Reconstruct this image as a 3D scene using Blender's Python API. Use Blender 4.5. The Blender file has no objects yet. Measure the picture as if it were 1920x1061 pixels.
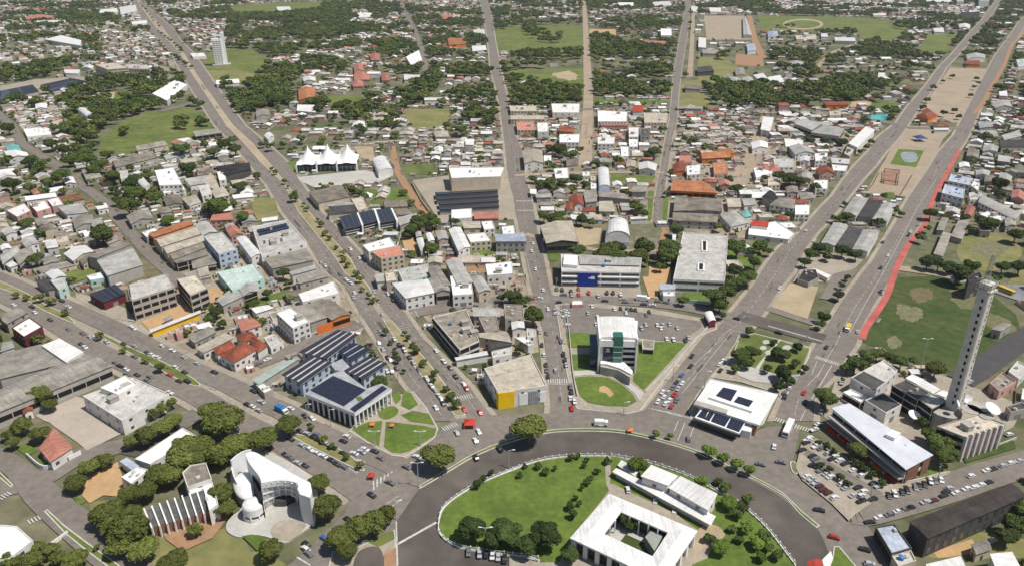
import bpy, math, random
import numpy as np
from mathutils import Vector, Matrix
R = math.radians
rnd = random.Random(7)
C = bpy.data.collections.new("city"); bpy.context.scene.collection.children.link(C)

# ---------------------------------------------------------------- camera, sky, sun, exposure
F_PX, YH, CAMH = 1420.0, -110.0, 195.0
PITCH = math.atan((530.5 - YH) / F_PX)
cam_d = bpy.data.cameras.new("camera"); cam = bpy.data.objects.new("camera", cam_d); C.objects.link(cam)
cam.location = (0, 0, CAMH); cam.rotation_euler = (math.pi / 2 - PITCH, 0, 0)
cam_d.sensor_fit = 'HORIZONTAL'; cam_d.sensor_width = 36; cam_d.lens = F_PX / 1920 * 36
cam_d.clip_start = 1; cam_d.clip_end = 40000
bpy.context.scene.camera = cam
SUN_EL = R(62); SDX, SDY = 1.0, -0.42
wd = bpy.data.worlds.new("World"); bpy.context.scene.world = wd; wd.use_nodes = True
nt = wd.node_tree; bg = nt.nodes["Background"]; sky = nt.nodes.new("ShaderNodeTexSky")
sky.sky_type = 'NISHITA'; sky.sun_disc = False; sky.sun_elevation = SUN_EL
sky.sun_rotation = math.atan2(SDX, SDY)
nt.links.new(sky.outputs[0], bg.inputs[0]); bg.inputs[1].default_value = 0.075
sl = bpy.data.lights.new("sun", 'SUN'); sl.energy = 4.3; sl.angle = R(0.53); sl.color = (1, .955, .885)
so = bpy.data.objects.new("sun", sl); C.objects.link(so)
n_ = math.hypot(SDX, SDY)
sv = Vector((SDX / n_ * math.cos(SUN_EL), SDY / n_ * math.cos(SUN_EL), math.sin(SUN_EL)))
so.rotation_euler = sv.to_track_quat('Z', 'Y').to_euler()
vs = bpy.context.scene.view_settings; vs.view_transform = 'Standard'; vs.look = 'None'; vs.gamma = 1; vs.exposure = 0.12
vs.use_curve_mapping = False
bpy.context.scene.cycles.max_bounces = 5

# ---------------------------------------------------------------- pixel <-> ground
sp, cp = math.sin(PITCH), math.cos(PITCH)
def G(px, py, h=0.0):
    u = (px - 960) / F_PX; v = (py - 530.5) / F_PX
    dz = -sp - v * cp; dy = cp - v * sp
    t = (h - CAMH) / dz
    return (u * t, dy * t)
def P(x, y, z=0.0):
    dz = z - CAMH
    d = y * cp - dz * sp; up = y * sp + dz * cp
    return (960 + F_PX * x / d, 530.5 - F_PX * up / d)
TW = {'a': 0, 'b': 480, 'c': 960, 'd': 1440}; TH = {'0': 0, '1': 260, '2': 520, '3': 790}
TF = {'0': 3.929, '1': 3.929, '2': 3.929, '3': 3.915}
def q(tile, s):
    pts = [tuple(float(k) for k in p.split(',')) for p in s.split()]
    if tile == 'x': return pts
    if tile == 'A': return [(400 + x / 4.592, 830 + y / 4.592) for x, y in pts]      # church close-up
    if tile == 'H': return [(520 + x / 4.6125, 600 + y / 4.6125) for x, y in pts]    # complex close-up
    if tile == 'K': return [(1280 + x / 4.6125, 600 + y / 4.6125) for x, y in pts]
    if tile == 'Q': return [(1060 + x / 5.279, 860 + y / 5.279) for x, y in pts]
    if tile == 'V': return [(1680 + x / 4.6125, 700 + y / 4.6125) for x, y in pts]
    if tile == 'Y': return [(540 + x / 4.6125, 250 + y / 4.6125) for x, y in pts]
    ox, oy, f = TW[tile[0]], TH[tile[1]], TF[tile[1]]
    return [(ox + x / f, oy + y / f) for x, y in pts]
def qg(tile, s, h=0.0): return [G(x, y, h) for x, y in q(tile, s)]

# ---------------------------------------------------------------- materials
MATS = {}
def mat(name, col, rough=.85, amt=.25, scale=.15, stripe=0, col2=None, metal=0, fine=1.5, rand=0.0, bump=0.0, spec=.3, stripe_scale=1.0, streak=0.0):
    if name in MATS: return MATS[name]
    m = bpy.data.materials.new(name); m.use_nodes = True; n = m.node_tree.nodes; l = m.node_tree.links
    b = n["Principled BSDF"]; b.inputs['Roughness'].default_value = rough; b.inputs['Metallic'].default_value = metal
    b.inputs['Specular IOR Level'].default_value = spec
    tc = n.new("ShaderNodeTexCoord"); co = tc.outputs['Object']
    oi = n.new("ShaderNodeObjectInfo")
    add = n.new("ShaderNodeVectorMath"); add.operation = 'ADD'; l.new(co, add.inputs[0])
    mul = n.new("ShaderNodeVectorMath"); mul.operation = 'SCALE'; l.new(oi.outputs['Location'], mul.inputs[0]); mul.inputs['Scale'].default_value = 1.0
    l.new(mul.outputs[0], add.inputs[1])
    n1 = n.new("ShaderNodeTexNoise"); n1.inputs['Scale'].default_value = scale; n1.inputs['Detail'].default_value = 8; n1.inputs['Roughness'].default_value = .65
    l.new(add.outputs[0], n1.inputs['Vector'])
    n2 = n.new("ShaderNodeTexNoise"); n2.inputs['Scale'].default_value = fine; n2.inputs['Detail'].default_value = 4
    l.new(add.outputs[0], n2.inputs['Vector'])
    r1 = n.new("ShaderNodeMapRange"); r1.inputs[1].default_value = .3; r1.inputs[2].default_value = .7; l.new(n1.outputs[0], r1.inputs[0])
    mx = n.new("ShaderNodeMix"); mx.data_type = 'RGBA'; l.new(r1.outputs[0], mx.inputs[0])
    c2 = col2 if col2 else tuple(max(0, c * (1 - amt * 1.6)) for c in col)
    c1 = col if col2 else tuple(min(1, c * (1 + amt * .35)) for c in col)
    mx.inputs[6].default_value = (*c1, 1); mx.inputs[7].default_value = (*c2, 1)
    r2 = n.new("ShaderNodeMapRange"); r2.inputs[1].default_value = .25; r2.inputs[2].default_value = .75
    r2.inputs[3].default_value = 1 - amt * .8; r2.inputs[4].default_value = 1 + amt * .5; l.new(n2.outputs[0], r2.inputs[0])
    val = r2.outputs[0]
    def times(a, bsock):
        k = n.new("ShaderNodeMath"); k.operation = 'MULTIPLY'; l.new(a, k.inputs[0]); l.new(bsock, k.inputs[1]); return k.outputs[0]
    if rand:
        rr = n.new("ShaderNodeMapRange"); rr.inputs[3].default_value = 1 - rand; rr.inputs[4].default_value = 1 + rand
        l.new(oi.outputs['Random'], rr.inputs[0]); val = times(val, rr.outputs[0])
    if streak:
        mp = n.new("ShaderNodeMapping"); mp.inputs['Scale'].default_value = (1.6, .06, .3); l.new(add.outputs[0], mp.inputs[0])
        n3 = n.new("ShaderNodeTexNoise"); n3.inputs['Scale'].default_value = 1; n3.inputs['Detail'].default_value = 5; l.new(mp.outputs[0], n3.inputs['Vector'])
        r3 = n.new("ShaderNodeMapRange"); r3.inputs[1].default_value = .35; r3.inputs[2].default_value = .65
        r3.inputs[3].default_value = 1 - streak; r3.inputs[4].default_value = 1.0; l.new(n3.outputs[0], r3.inputs[0]); val = times(val, r3.outputs[0])
    if stripe:
        w = n.new("ShaderNodeTexWave"); w.inputs['Scale'].default_value = .32 * stripe_scale; w.inputs['Distortion'].default_value = .15
        w.bands_direction = 'X'; l.new(co, w.inputs['Vector'])
        rw = n.new("ShaderNodeMapRange"); rw.inputs[3].default_value = 1 - stripe; rw.inputs[4].default_value = 1; l.new(w.outputs[0], rw.inputs[0]); val = times(val, rw.outputs[0])
    sc = n.new("ShaderNodeVectorMath"); sc.operation = 'SCALE'; l.new(mx.outputs[2], sc.inputs[0]); l.new(val, sc.inputs['Scale'])
    l.new(sc.outputs[0], b.inputs['Base Color'])
    if bump:
        bp = n.new("ShaderNodeBump"); bp.inputs['Strength'].default_value = bump; bp.inputs['Distance'].default_value = .3
        l.new(n2.outputs[0], bp.inputs['Height']); l.new(bp.outputs[0], b.inputs['Normal'])
    MATS[name] = m; return m

RC = {  # roof colours
 'W': ('white_metal_roof', (.82, .80, .765), .14), 'L': ('light_grey_roof', (.56, .535, .49), .26), 'G': ('grey_fibre_cement_roof', (.44, .40, .34), .34),
 'D': ('dark_grey_roof', (.10, .095, .09), .35), 'B': ('beige_roof', (.60, .53, .42), .26), 'T': ('red_tile_roof', (.42, .12, .065), .35),
 'P': ('salmon_tile_roof', (.60, .25, .18), .22), 'O': ('orange_tile_roof', (.60, .25, .11), .3), 'N': ('rusty_roof', (.33, .17, .09), .5),
 'S': ('solar_blue_roof', (.045, .05, .07), .3), 'K': ('weathered_brown_roof', (.34, .295, .235), .38), 'U': ('blue_grey_roof', (.48, .53, .62), .25),
 'M': ('mint_roof', (.50, .60, .54), .2), 'R': ('red_painted_roof', (.55, .07, .04), .2), 'A': ('aqua_roof', (.20, .55, .50), .2), 'Z': ('dark_brown_roof', (.085, .068, .06), .4), 'X': ('blackish_roof', (.05, .045, .045), .5)}
def roofm(k, flat=False):
    nm, c, a = RC[k]
    if flat: return mat(nm.replace('roof', 'deck'), c, .9, a, .22, 0, None, 0, .9, .12)
    return mat(nm, c, .6 if k in 'WLU' else .85, a, .12, .07 if k in 'WU' else .15 if k not in 'TPO' else .28, None, 0, 1.1, .12, streak=.2 if k in 'WU' else .28, stripe_scale=1 if k not in 'TPO' else 2.2)
WC = {'w': ('white_wall', (.76, .73, .68)), 'b': ('beige_wall', (.60, .51, .39)), 'g': ('grey_wall', (.42, .39, .345)), 'l': ('pale_blue_wall', (.50, .58, .68)),
 'y': ('yellow_wall', (.78, .48, .03)), 'r': ('maroon_wall', (.16, .03, .04)), 'o': ('orange_wall', (.70, .22, .05)), 'p': ('pink_wall', (.55, .33, .29)),
 'k': ('brick_wall', (.26, .13, .085)), 'd': ('dark_wall', (.09, .085, .08)), 'c': ('concrete_wall', (.46, .42, .36)), 'm': ('mint_wall', (.50, .66, .60)), 'n': ('blue_wall', (.03, .07, .30))}
def wallm(k): nm, c = WC[k]; return mat(nm, c, .9, .16, .3, 0, None, 0, 1.2, .08)
M_GLASS = mat('window_glass', (.085, .095, .105), .15, .3, .2, spec=.6, rand=.3)
M_DARK = mat('dark_opening', (.02, .018, .016), .9, .3)
M_SOLAR = mat('solar_panel_blue', (.035, .04, .065), .25, .2, .4, .35, stripe_scale=1.6, spec=.5)
M_SOLARB = mat('solar_panel_brown', (.055, .05, .055), .35, .25, .4, .3, stripe_scale=1.6, spec=.5)
M_WHITE = mat('white_paint', (.80, .79, .77), .6, .08, .3)
M_METAL = mat('galvanised_metal', (.45, .45, .45), .5, .15, .5)
M_TANK = mat('blue_water_tank', (.08, .22, .50), .5, .1)
M_CONC = mat('concrete', (.46, .43, .38), .9, .22, .25)

# ---------------------------------------------------------------- mesh helper
class MB:
    def __init__(s): s.v = []; s.f = []; s.m = []
    def poly(s, pts, mi=0):
        i = len(s.v); s.v += [tuple(p) for p in pts]; s.f.append(tuple(range(i, i + len(pts)))); s.m.append(mi)
    def prism(s, pts, z0, z1, mi=0, top=None, bottom=False):
        n = len(pts)
        for i in range(n):
            a, b = pts[i], pts[(i + 1) % n]
            s.poly([(a[0], a[1], z0), (b[0], b[1], z0), (b[0], b[1], z1), (a[0], a[1], z1)], mi)
        s.poly([(p[0], p[1], z1) for p in pts], mi if top is None else top)
        if bottom: s.poly([(p[0], p[1], z0) for p in reversed(pts)], mi)
    def box(s, c, d, mi=0, rz=0.0):
        x, y, z = d[0] / 2, d[1] / 2, d[2] / 2; ca, sa = math.cos(rz), math.sin(rz)
        pts = [(c[0] + px * ca - py * sa, c[1] + px * sa + py * ca) for px, py in ((-x, -y), (x, -y), (x, y), (-x, y))]
        s.prism(pts, c[2] - z, c[2] + z, mi, bottom=True)
    def cyl(s, c, r, z0, z1, n=10, mi=0, r2=None):
        r2 = r if r2 is None else r2
        a = [(c[0] + r * math.cos(2 * math.pi * i / n), c[1] + r * math.sin(2 * math.pi * i / n), z0) for i in range(n)]
        b = [(c[0] + r2 * math.cos(2 * math.pi * i / n), c[1] + r2 * math.sin(2 * math.pi * i / n), z1) for i in range(n)]
        for i in range(n): s.poly([a[i], a[(i + 1) % n], b[(i + 1) % n], b[i]], mi)
        s.poly(b, mi)
    def bar(s, a, b, r, mi=0, n=5):
        a = Vector(a); b = Vector(b); d = (b - a).normalized(); u = d.orthogonal().normalized(); w = d.cross(u)
        ra = [a + (u * math.cos(t) + w * math.sin(t)) * r for t in [2 * math.pi * i / n for i in range(n)]]
        rb = [p + (b - a) for p in ra]
        for i in range(n): s.poly([ra[i], ra[(i + 1) % n], rb[(i + 1) % n], rb[i]], mi)
        s.poly(rb, mi)
    def mesh(s, name, mats):
        me = bpy.data.meshes.new(name); me.from_pydata(s.v, [], s.f)
        for m in (mats if isinstance(mats, (list, tuple)) else [mats]): me.materials.append(m)
        if any(s.m): me.polygons.foreach_set('material_index', s.m)
        me.update(); return me
    def build(s, name, mats, parent=None, loc=None, rz=0.0):
        return ob(name, s.mesh(name, mats), parent, loc, rz)
def ob(name, me, parent=None, loc=None, rz=0.0, scale=None):
    o = bpy.data.objects.new(name, me); C.objects.link(o)
    if parent: o.parent = parent
    if loc: o.location = loc
    if rz: o.rotation_euler = (0, 0, rz)
    if scale: o.scale = scale
    return o
AUTO = []   # (object, description, x, y): labels finished at the end
def tag(o, label, cat, group=None, kind=None):
    if label: o['label'] = label
    if cat: o['category'] = cat
    if group: o['group'] = group
    if kind: o['kind'] = kind
    return o
def auto(o, desc, cat, group=None):
    o['category'] = cat
    if group: o['group'] = group
    AUTO.append((o, desc, o.location[0], o.location[1])); return o
def ccw(p): return p if sum(p[i][0] * p[(i + 1) % len(p)][1] - p[(i + 1) % len(p)][0] * p[i][1] for i in range(len(p))) > 0 else list(reversed(p))

# ---------------------------------------------------------------- occupancy raster (2 m cells)
X0, Y0, CS = -2400, 0, 2.0; NX, NY = 2400, 1750
occ = np.zeros((NY, NX), np.uint8); zone = np.zeros((NY, NX), np.uint8)
def raster(arr, pts, val, grow=0.0):
    pts = np.array(pts, float)
    if grow:
        c = pts.mean(0); d = pts - c; r = np.linalg.norm(d, axis=1, keepdims=True); pts = c + d * (1 + grow / np.maximum(r, 1))
    i0 = max(0, int((pts[:, 0].min() - X0) / CS)); i1 = min(NX, int((pts[:, 0].max() - X0) / CS) + 2)
    j0 = max(0, int((pts[:, 1].min() - Y0) / CS)); j1 = min(NY, int((pts[:, 1].max() - Y0) / CS) + 2)
    if i0 >= i1 or j0 >= j1: return
    gx, gy = np.meshgrid(X0 + (np.arange(i0, i1) + .5) * CS, Y0 + (np.arange(j0, j1) + .5) * CS)
    ins = np.zeros(gx.shape, bool); n = len(pts)
    for k in range(n):
        x1, y1 = pts[k]; x2, y2 = pts[(k + 1) % n]
        if y1 == y2: continue
        cnd = ((y1 > gy) != (y2 > gy)) & (gx < (x2 - x1) * (gy - y1) / (y2 - y1) + x1); ins ^= cnd
    arr[j0:j1, i0:i1][ins] = val
def free(x, y, r, mx=0):
    i0 = int((x - r - X0) / CS); i1 = int((x + r - X0) / CS) + 1; j0 = int((y - r - Y0) / CS); j1 = int((y + r - Y0) / CS) + 1
    if i0 < 0 or j0 < 0 or i1 > NX or j1 > NY: return False
    return occ[j0:j1, i0:i1].max() <= mx
def take(x, y, r, v=1):
    i0 = max(0, int((x - r - X0) / CS)); i1 = int((x + r - X0) / CS) + 1; j0 = max(0, int((y - r - Y0) / CS)); j1 = int((y + r - Y0) / CS) + 1
    a = occ[j0:j1, i0:i1]; np.maximum(a, v, out=a)
# ---------------------------------------------------------------- ground, fields, roads
M_GROUND = mat('ground_earth', (.23, .20, .13), .95, .45, .02, 0, (.06, .085, .028), fine=.14)
M_GRASS = mat('lawn_grass', (.145, .20, .035), .95, .34, .07, 0, (.080, .125, .022), fine=.45)
M_FIELD = mat('field_grass', (.19, .20, .055), .95, .4, .02, 0, (.085, .125, .028), fine=.12)
M_DFIELD = mat('dark_field_grass', (.042, .078, .016), .95, .5, .03, 0, (.085, .095, .03), fine=.2)
M_DRY = mat('dry_grass', (.27, .235, .10), .95, .28, .03, 0, (.14, .155, .05), fine=.2)
M_SAND = mat('sandy_ground', (.47, .37, .24), .95, .2, .05, 0, (.33, .26, .17), fine=.4)
M_OSAND = mat('orange_sand', (.52, .32, .16), .95, .2, .06, 0, (.42, .28, .15), fine=.4)
M_RED = mat('red_soil', (.38, .19, .10), .95, .25, .05, 0, (.30, .21, .13), fine=.4)
M_PAVE = mat('paving', (.40, .345, .27), .9, .28, .05, 0, (.29, .25, .195), fine=.6)
M_URB = mat('urban_ground', (.36, .30, .22), .95, .5, .06, 0, (.15, .15, .075), fine=.35)
M_URB2 = mat('urban_ground_pale', (.42, .35, .265), .95, .45, .05, 0, (.22, .19, .13), fine=.4)
M_WORN = mat('worn_turf', (.22, .18, .10), .95, .4, .12, 0, (.10, .12, .04), fine=.5)
M_PLAZA = mat('plaza_concrete', (.50, .48, .44), .85, .16, .08, 0, (.40, .385, .35), fine=.5)
M_ASPH = mat('asphalt', (.225, .195, .165), .9, .27, .03, 0, (.175, .152, .13), fine=.35)
M_ASPH2 = mat('dark_asphalt', (.07, .058, .05), .9, .3, .028, 0, (.145, .126, .107), fine=.12)
M_ASPH_SHADE = mat('shaded_asphalt', (.06, .058, .06), .9, .2, .03, 0, (.085, .08, .08), fine=.2)  # asphalt darkened to put cloud shade into its colour
M_DIRT = mat('dirt_road_soil', (.40, .32, .23), .95, .2, .04, 0, (.30, .24, .17), fine=.3)
M_PAINT = mat('road_paint', (.62, .61, .57), .8, .3, .8, fine=2)
M_KERB = mat('kerb_stone', (.58, .56, .50), .9, .2, .3)
M_PINK = mat('pink_cycle_paving', (.52, .13, .11), .9, .2, .1, fine=.4)
M_WATER = mat('pool_water', (.08, .50, .52), .1, .1, .2)

b = MB(); s_ = 5600
for i in range(-6, 6):
    pass
b.poly([(-s_, -1500, 0), (s_, -1500, 0), (s_, 7500, 0), (-s_, 7500, 0)])
tag(b.build('ground', M_GROUND), 'bare earth and rough grass between the city blocks', None, kind='structure')
ZP = [0.03]; ZR = [0.30]; ZS = [0.55]
DIRS = []
def patch(name, pts, m, z=None, block=1, label=None, kind='structure'):
    pts = ccw(pts); ZP[0] += .006
    b = MB(); b.poly([(x, y, z or ZP[0]) for x, y in pts]); o = b.build(name, m)
    tag(o, label, None, kind=kind)
    if block: raster(occ, pts, 3 if block == 1 else block)
    return o
def slab(name, pts, m, h=.16, kerb=True, base=.40, block=1, label=None):
    pts = ccw(pts); ZS[0] += .004; z = base + h + ZS[0] - .55
    b = MB()
    if kerb:
        c = np.mean(np.array(pts), axis=0); ins = inset(pts, .45)
        b.prism(pts, 0, z, 0, top=0); b.poly([(x, y, z + .02) for x, y in ins], 1); o = b.build(name, [M_KERB, m])
    else:
        b.prism(pts, 0, z, 0); o = b.build(name, m)
    tag(o, label, None, kind='structure')
    if block: raster(occ, pts, 3)
    return o
def inset(pts, d):
    n = len(pts); out = []
    for i in range(n):
        p0 = Vector(pts[i - 1][:2]); p1 = Vector(pts[i][:2]); p2 = Vector(pts[(i + 1) % n][:2])
        e1 = (p1 - p0); e2 = (p2 - p1)
        if e1.length < 1e-6 or e2.length < 1e-6: out.append(tuple(p1)); continue
        e1.normalize(); e2.normalize(); n1 = Vector((-e1.y, e1.x)); n2 = Vector((-e2.y, e2.x)); m = (n1 + n2)
        if m.length < .3: out.append(tuple(p1)); continue
        m.normalize(); k = d / max(.35, m.dot(n1)); out.append((p1.x + m.x * k, p1.y + m.y * k))
    return out
def smooth(pts, closed=False, n=5):
    out = []; L = len(pts)
    rng = range(L if closed else L - 1)
    for i in rng:
        p0 = pts[(i - 1) % L] if closed or i else pts[0]; p1 = pts[i]; p2 = pts[(i + 1) % L]; p3 = pts[(i + 2) % L] if closed or i + 2 < L else pts[-1]
        for k in range(n):
            t = k / n
            out.append(tuple(.5 * (2 * p1[j] + (p2[j] - p0[j]) * t + (2 * p0[j] - 5 * p1[j] + 4 * p2[j] - p3[j]) * t * t + (3 * p1[j] - p0[j] - 3 * p2[j] + p3[j]) * t ** 3) for j in (0, 1)))
    if not closed: out.append(tuple(pts[-1]))
    return out
def road(name, rows, m=None, mark=True, label=None):
    """rows of (y, x_left, x_right) in photo pixels, laid on the ground"""
    L = [G(a, y) for y, a, c in rows]; Rr = [G(c, y) for y, a, c in rows]
    L = smooth(L, n=4); Rr = smooth(Rr, n=4); ZR[0] += .006; z = ZR[0]
    b = MB()
    for i in range(len(L) - 1): b.poly([(*L[i], z), (*Rr[i], z), (*Rr[i + 1], z), (*L[i + 1], z)])
    for i in range(len(L) - 1): raster(occ, [L[i], Rr[i], Rr[i + 1], L[i + 1]], 4)
    o = b.build(name, m or M_ASPH); tag(o, label, None, kind='structure')
    DIRS.append([((a[0] + c[0]) / 2, (a[1] + c[1]) / 2) for a, c in zip(L, Rr)])
    if mark:
        mids = [((a[0] + c[0]) / 2, (a[1] + c[1]) / 2) for a, c in zip(L, Rr)]
        dashes(mids, .22)
    return L, Rr
def lane(name, pts, w, m=None, mark=False, label=None, paved=True):
    c = smooth([G(*p) for p in pts], n=4); ZR[0] += .006; z = ZR[0]; b = MB(); L = offset(c, w / 2); Rr = offset(c, -w / 2)
    for i in range(len(c) - 1): b.poly([(*Rr[i], z), (*Rr[i + 1], z), (*L[i + 1], z), (*L[i], z)])
    L2 = offset(c, w / 2 + 1.5); R2 = offset(c, -w / 2 - 1.5)
    for i in range(len(c) - 1): raster(occ, [L2[i], R2[i], R2[i + 1], L2[i + 1]], 4)
    tag(b.build(name, m or M_ASPH), label, None, kind='structure'); DIRS.append(c)
    if mark: dashes(c, .2)
    return c
def offset(c, d):
    out = []
    for i, p in enumerate(c):
        a = Vector(c[max(0, i - 1)]); e = Vector(c[min(len(c) - 1, i + 1)]); t = (e - a).normalized(); out.append((p[0] - t.y * d, p[1] + t.x * d))
    return out
PAINT = MB()
def dashes(c, w, on=4.0, off=5.0, z=.46, maxd=900):
    s = 0.0
    for i in range(len(c) - 1):
        a = Vector(c[i]); e = Vector(c[i + 1]); L = (e - a).length
        if L < .01: continue
        t = (e - a) / L; nrm = Vector((-t.y, t.x)) * w / 2; d = 0
        while d < L:
            if a.y < maxd and d + on < L:
                p = a + t * d; r = p + t * on
                if off == 0: r = a + t * min(L, d + on + .5)
                PAINT.poly([(*(p - nrm), z), (*(r - nrm), z), (*(r + nrm), z), (*(p + nrm), z)])
            d += on + off
def line(tile, s, w=.25, z=.47):
    c = qg(tile, s)
    for i in range(len(c) - 1):
        a = Vector(c[i]); e = Vector(c[i + 1]); t = (e - a).normalized(); nrm = Vector((-t.y, t.x)) * w / 2
        PAINT.poly([(*(a - nrm), z), (*(e - nrm), z), (*(e + nrm), z), (*(a + nrm), z)])
def zebra(tile, s, wid=3.2, z=.475, sw=.5, gap=.6):
    a, e = [Vector(p) for p in qg(tile, s)]; L = (e - a).length; t = (e - a) / L; nrm = Vector((-t.y, t.x)) * wid / 2; d = 0
    while d < L:
        p = a + t * d; r = p + t * sw
        PAINT.poly([(*(p - nrm), z), (*(r - nrm), z), (*(r + nrm), z), (*(p + nrm), z)]); d += sw + gap

def jag(s, k=1.2, z=None):
    p = smooth(qg('x', s), True, 8); rj = random.Random(len(s)); c = (sum(a for a, _ in p) / len(p), sum(a for _, a in p) / len(p)); out = []
    for a in p: f = 1 + rj.uniform(-.16, .12); out.append((c[0] + (a[0] - c[0]) * f, c[1] + (a[1] - c[1]) * f))
    return out
M_WORN2 = mat('worn_sandy_turf', (.25, .22, .14), .95, .4, .25, 0, (.11, .125, .05), fine=.8)
# fields and open ground ------------------------------------------------
patch('meadow', qg('x', '185,285 190,262 230,229 280,211 331,201 369,206 395,228 398,250 385,262 340,264 310,282 250,292'), M_FIELD, label='olive green meadow left of the far avenue')
patch('meadow', qg('x', '383,130 392,100 430,92 480,95 505,118 480,150 450,158 388,150'), M_FIELD, label='green and tan meadow beside the slender tower block')
patch('bare_ground', qg('x', '385,133 450,132 478,140 470,152 390,150'), M_DRY)
patch('meadow', qg('x', '430,12 520,6 610,4 600,18 520,28 440,30'), M_FIELD)
patch('meadow', qg('x', '922,48 1092,48 1092,98 935,100'), M_FIELD, label='bright green meadow beside the dirt road')
patch('meadow', qg('x', '943,132 1000,131 1093,128 1097,176 1050,166 1010,168 975,150'), M_FIELD)
patch('bare_ground', jag('1035,140 1060,133 1082,140 1080,150 1058,150'), M_SAND)
patch('sports_pitch', qg('x', '758,206 843,204 846,240 770,245'), M_DRY, label='tan and green sports pitch with mown stripes')
patch('meadow', qg('x', '612,180 680,180 692,205 622,208'), M_FIELD)
patch('meadow', qg('x', '1420,30 1600,33 1720,42 1700,60 1680,78 1622,78 1600,62 1430,58'), M_FIELD)
t_ = [G(1506 + 38 * math.cos(a), 46 + 10 * math.sin(a)) for a in [i * math.pi / 16 for i in range(32)]]
patch('running_track', t_, M_SAND, label='pale oval running track around green turf')
patch('turf', [G(1506 + 32 * math.cos(a), 46 + 7.6 * math.sin(a)) for a in [i * math.pi / 16 for i in range(32)]], M_FIELD)
patch('meadow', qg('x', '1742,64 1802,64 1768,106 1716,104'), M_FIELD)
patch('meadow', qg('x', '1110,186 1252,190 1252,196 1112,196'), M_GRASS)
patch('bare_ground', qg('x', '1320,30 1395,30 1420,75 1325,75'), M_DIRT)
patch('bare_ground', qg('x', '1380,102 1430,105 1432,125 1378,122'), M_RED)
patch('bare_ground', qg('x', '1308,100 1345,100 1420,150 1405,160 1310,155'), M_DRY)
patch('bare_ground', qg('x', '1105,55 1155,55 1155,68 1105,68'), M_OSAND)
patch('meadow', qg('x', '1255,155 1310,150 1340,205 1262,198'), M_DRY)
patch('playing_field', qg('x', '1684,520 1765,518 1850,545 1905,590 1920,640 1822,702 1760,700 1690,672 1617,641 1640,600 1665,550'), M_DFIELD, label='dark green playing field with worn patches')
patch('bare_ground', jag('1706,545 1730,540 1750,548 1745,562 1725,568 1708,558'), mat('worn_red_turf', (.21, .15, .09), .95, .3, .15, 0, (.11, .11, .045)))
patch('bare_ground', jag('1682,572 1704,574 1730,580 1728,596 1712,603 1684,594'), M_WORN2)
patch('bare_ground', jag('1662,640 1678,630 1692,645 1672,655'), M_WORN2)
patch('bare_ground', jag('1780,545 1830,552 1860,575 1800,580'), M_WORN)
patch('bare_ground', jag('1840,585 1890,600 1905,625 1850,612'), M_WORN)
patch('dry_field', smooth(qg('x', '1800,450 1850,440 1900,450 1915,480 1860,510 1800,490'), True), M_DRY)
patch('bare_ground', qg('x', '1812,470 1852,448 1896,464 1862,490'), M_WORN2)
patch('sandy_esplanade', qg('x', '1781,127 1852,130 1798,231 1712,229'), M_DIRT, label='wide sandy esplanade between the two right avenues')
patch('sandy_esplanade', qg('x', '1692,236 1790,240 1768,262 1740,320 1700,370 1622,362 1660,300'), M_DIRT)
patch('park_lawn', qg('d1', '960,80 1150,90 1090,215 900,190'), M_GRASS)
patch('skate_court', smooth(qg('d1', '980,110 1080,105 1100,165 1010,175'), True), mat('blue_grey_court', (.30, .34, .36)))
patch('skate_court', qg('d1', '850,235 970,235 950,350 835,335'), mat('terracotta_court', (.36, .20, .14)))
patch('park_lawn', smooth(qg('d1', '840,405 920,400 930,435 850,435'), True), M_GRASS)
patch('pool', qg('d0', '760,850 880,848 868,892 748,888'), M_WATER, label='turquoise swimming pool beside the avenue')
patch('sand_court', qg('d0', '620,750 770,748 742,796 598,790'), M_OSAND)
patch('turf', qg('d0', '790,760 960,760 930,815 760,805'), M_GRASS)
patch('bare_ground', qg('a0', '780,690 850,680 830,780 790,760'), M_SAND)
patch('turf', qg('a0', '850,680 1040,690 960,770 840,780'), M_GRASS)
patch('bare_ground', qg('a0', '150,760 390,740 380,880 120,890'), M_DIRT, block=0, z=0.0057)
patch('bare_lot', qg('b1', '-40,440 140,440 175,585 -10,615'), M_DRY)
patch('paved_yard', qg('b1', '1150,310 1420,275 1850,260 1900,600 1350,610'), M_PAVE)
patch('paved_yard', qg('b1', '280,290 800,235 1000,280 900,330 420,360'), M_PLAZA)
patch('turf', qg('b1', '205,175 300,180 330,260 290,270'), M_GRASS)
patch('bare_ground', qg('b1', '720,60 860,60 880,180 760,140'), M_SAND)
patch('turf', qg('b1', '780,380 1100,380 1160,480 870,490'), M_GRASS, block=2)
patch('turf', qg('b1', '1100,195 1315,195 1310,265 1100,270'), M_FIELD)
patch('turf', qg('b1', '1500,830 1800,790 1790,850 1520,880'), M_GRASS)
patch('bare_lot', qg('b1', '1070,730 1160,730 1190,830 1100,830'), M_OSAND)
patch('bare_ground', qg('b1', '1560,920 1670,900 1700,1000 1560,990'), M_RED, block=2)
patch('turf', qg('c1', '730,265 1060,280 1020,345 730,340'), M_FIELD)
patch('bare_lot', qg('c1', '455,655 660,665 640,780 500,800 480,730'), M_SAND)
patch('turf', qg('c1', '1005,390 1045,390 1030,600 1000,600'), M_GRASS, block=1)
patch('turf', qg('c1', '1115,440 1155,440 1140,600 1105,600'), M_GRASS)
patch('turf', qg('c1', '250,810 360,820 340,900 265,900'), M_GRASS)
patch('bare_lot', qg('c1', '1010,930 1170,940 1170,1090 1000,1090'), M_OSAND)
patch('bare_ground', qg('c1', '1110,660 1165,660 1060,900 1040,900'), M_RED)
patch('turf', qg('c1', '1600,760 1850,740 1830,920 1590,1000'), M_GRASS, block=2)
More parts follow.
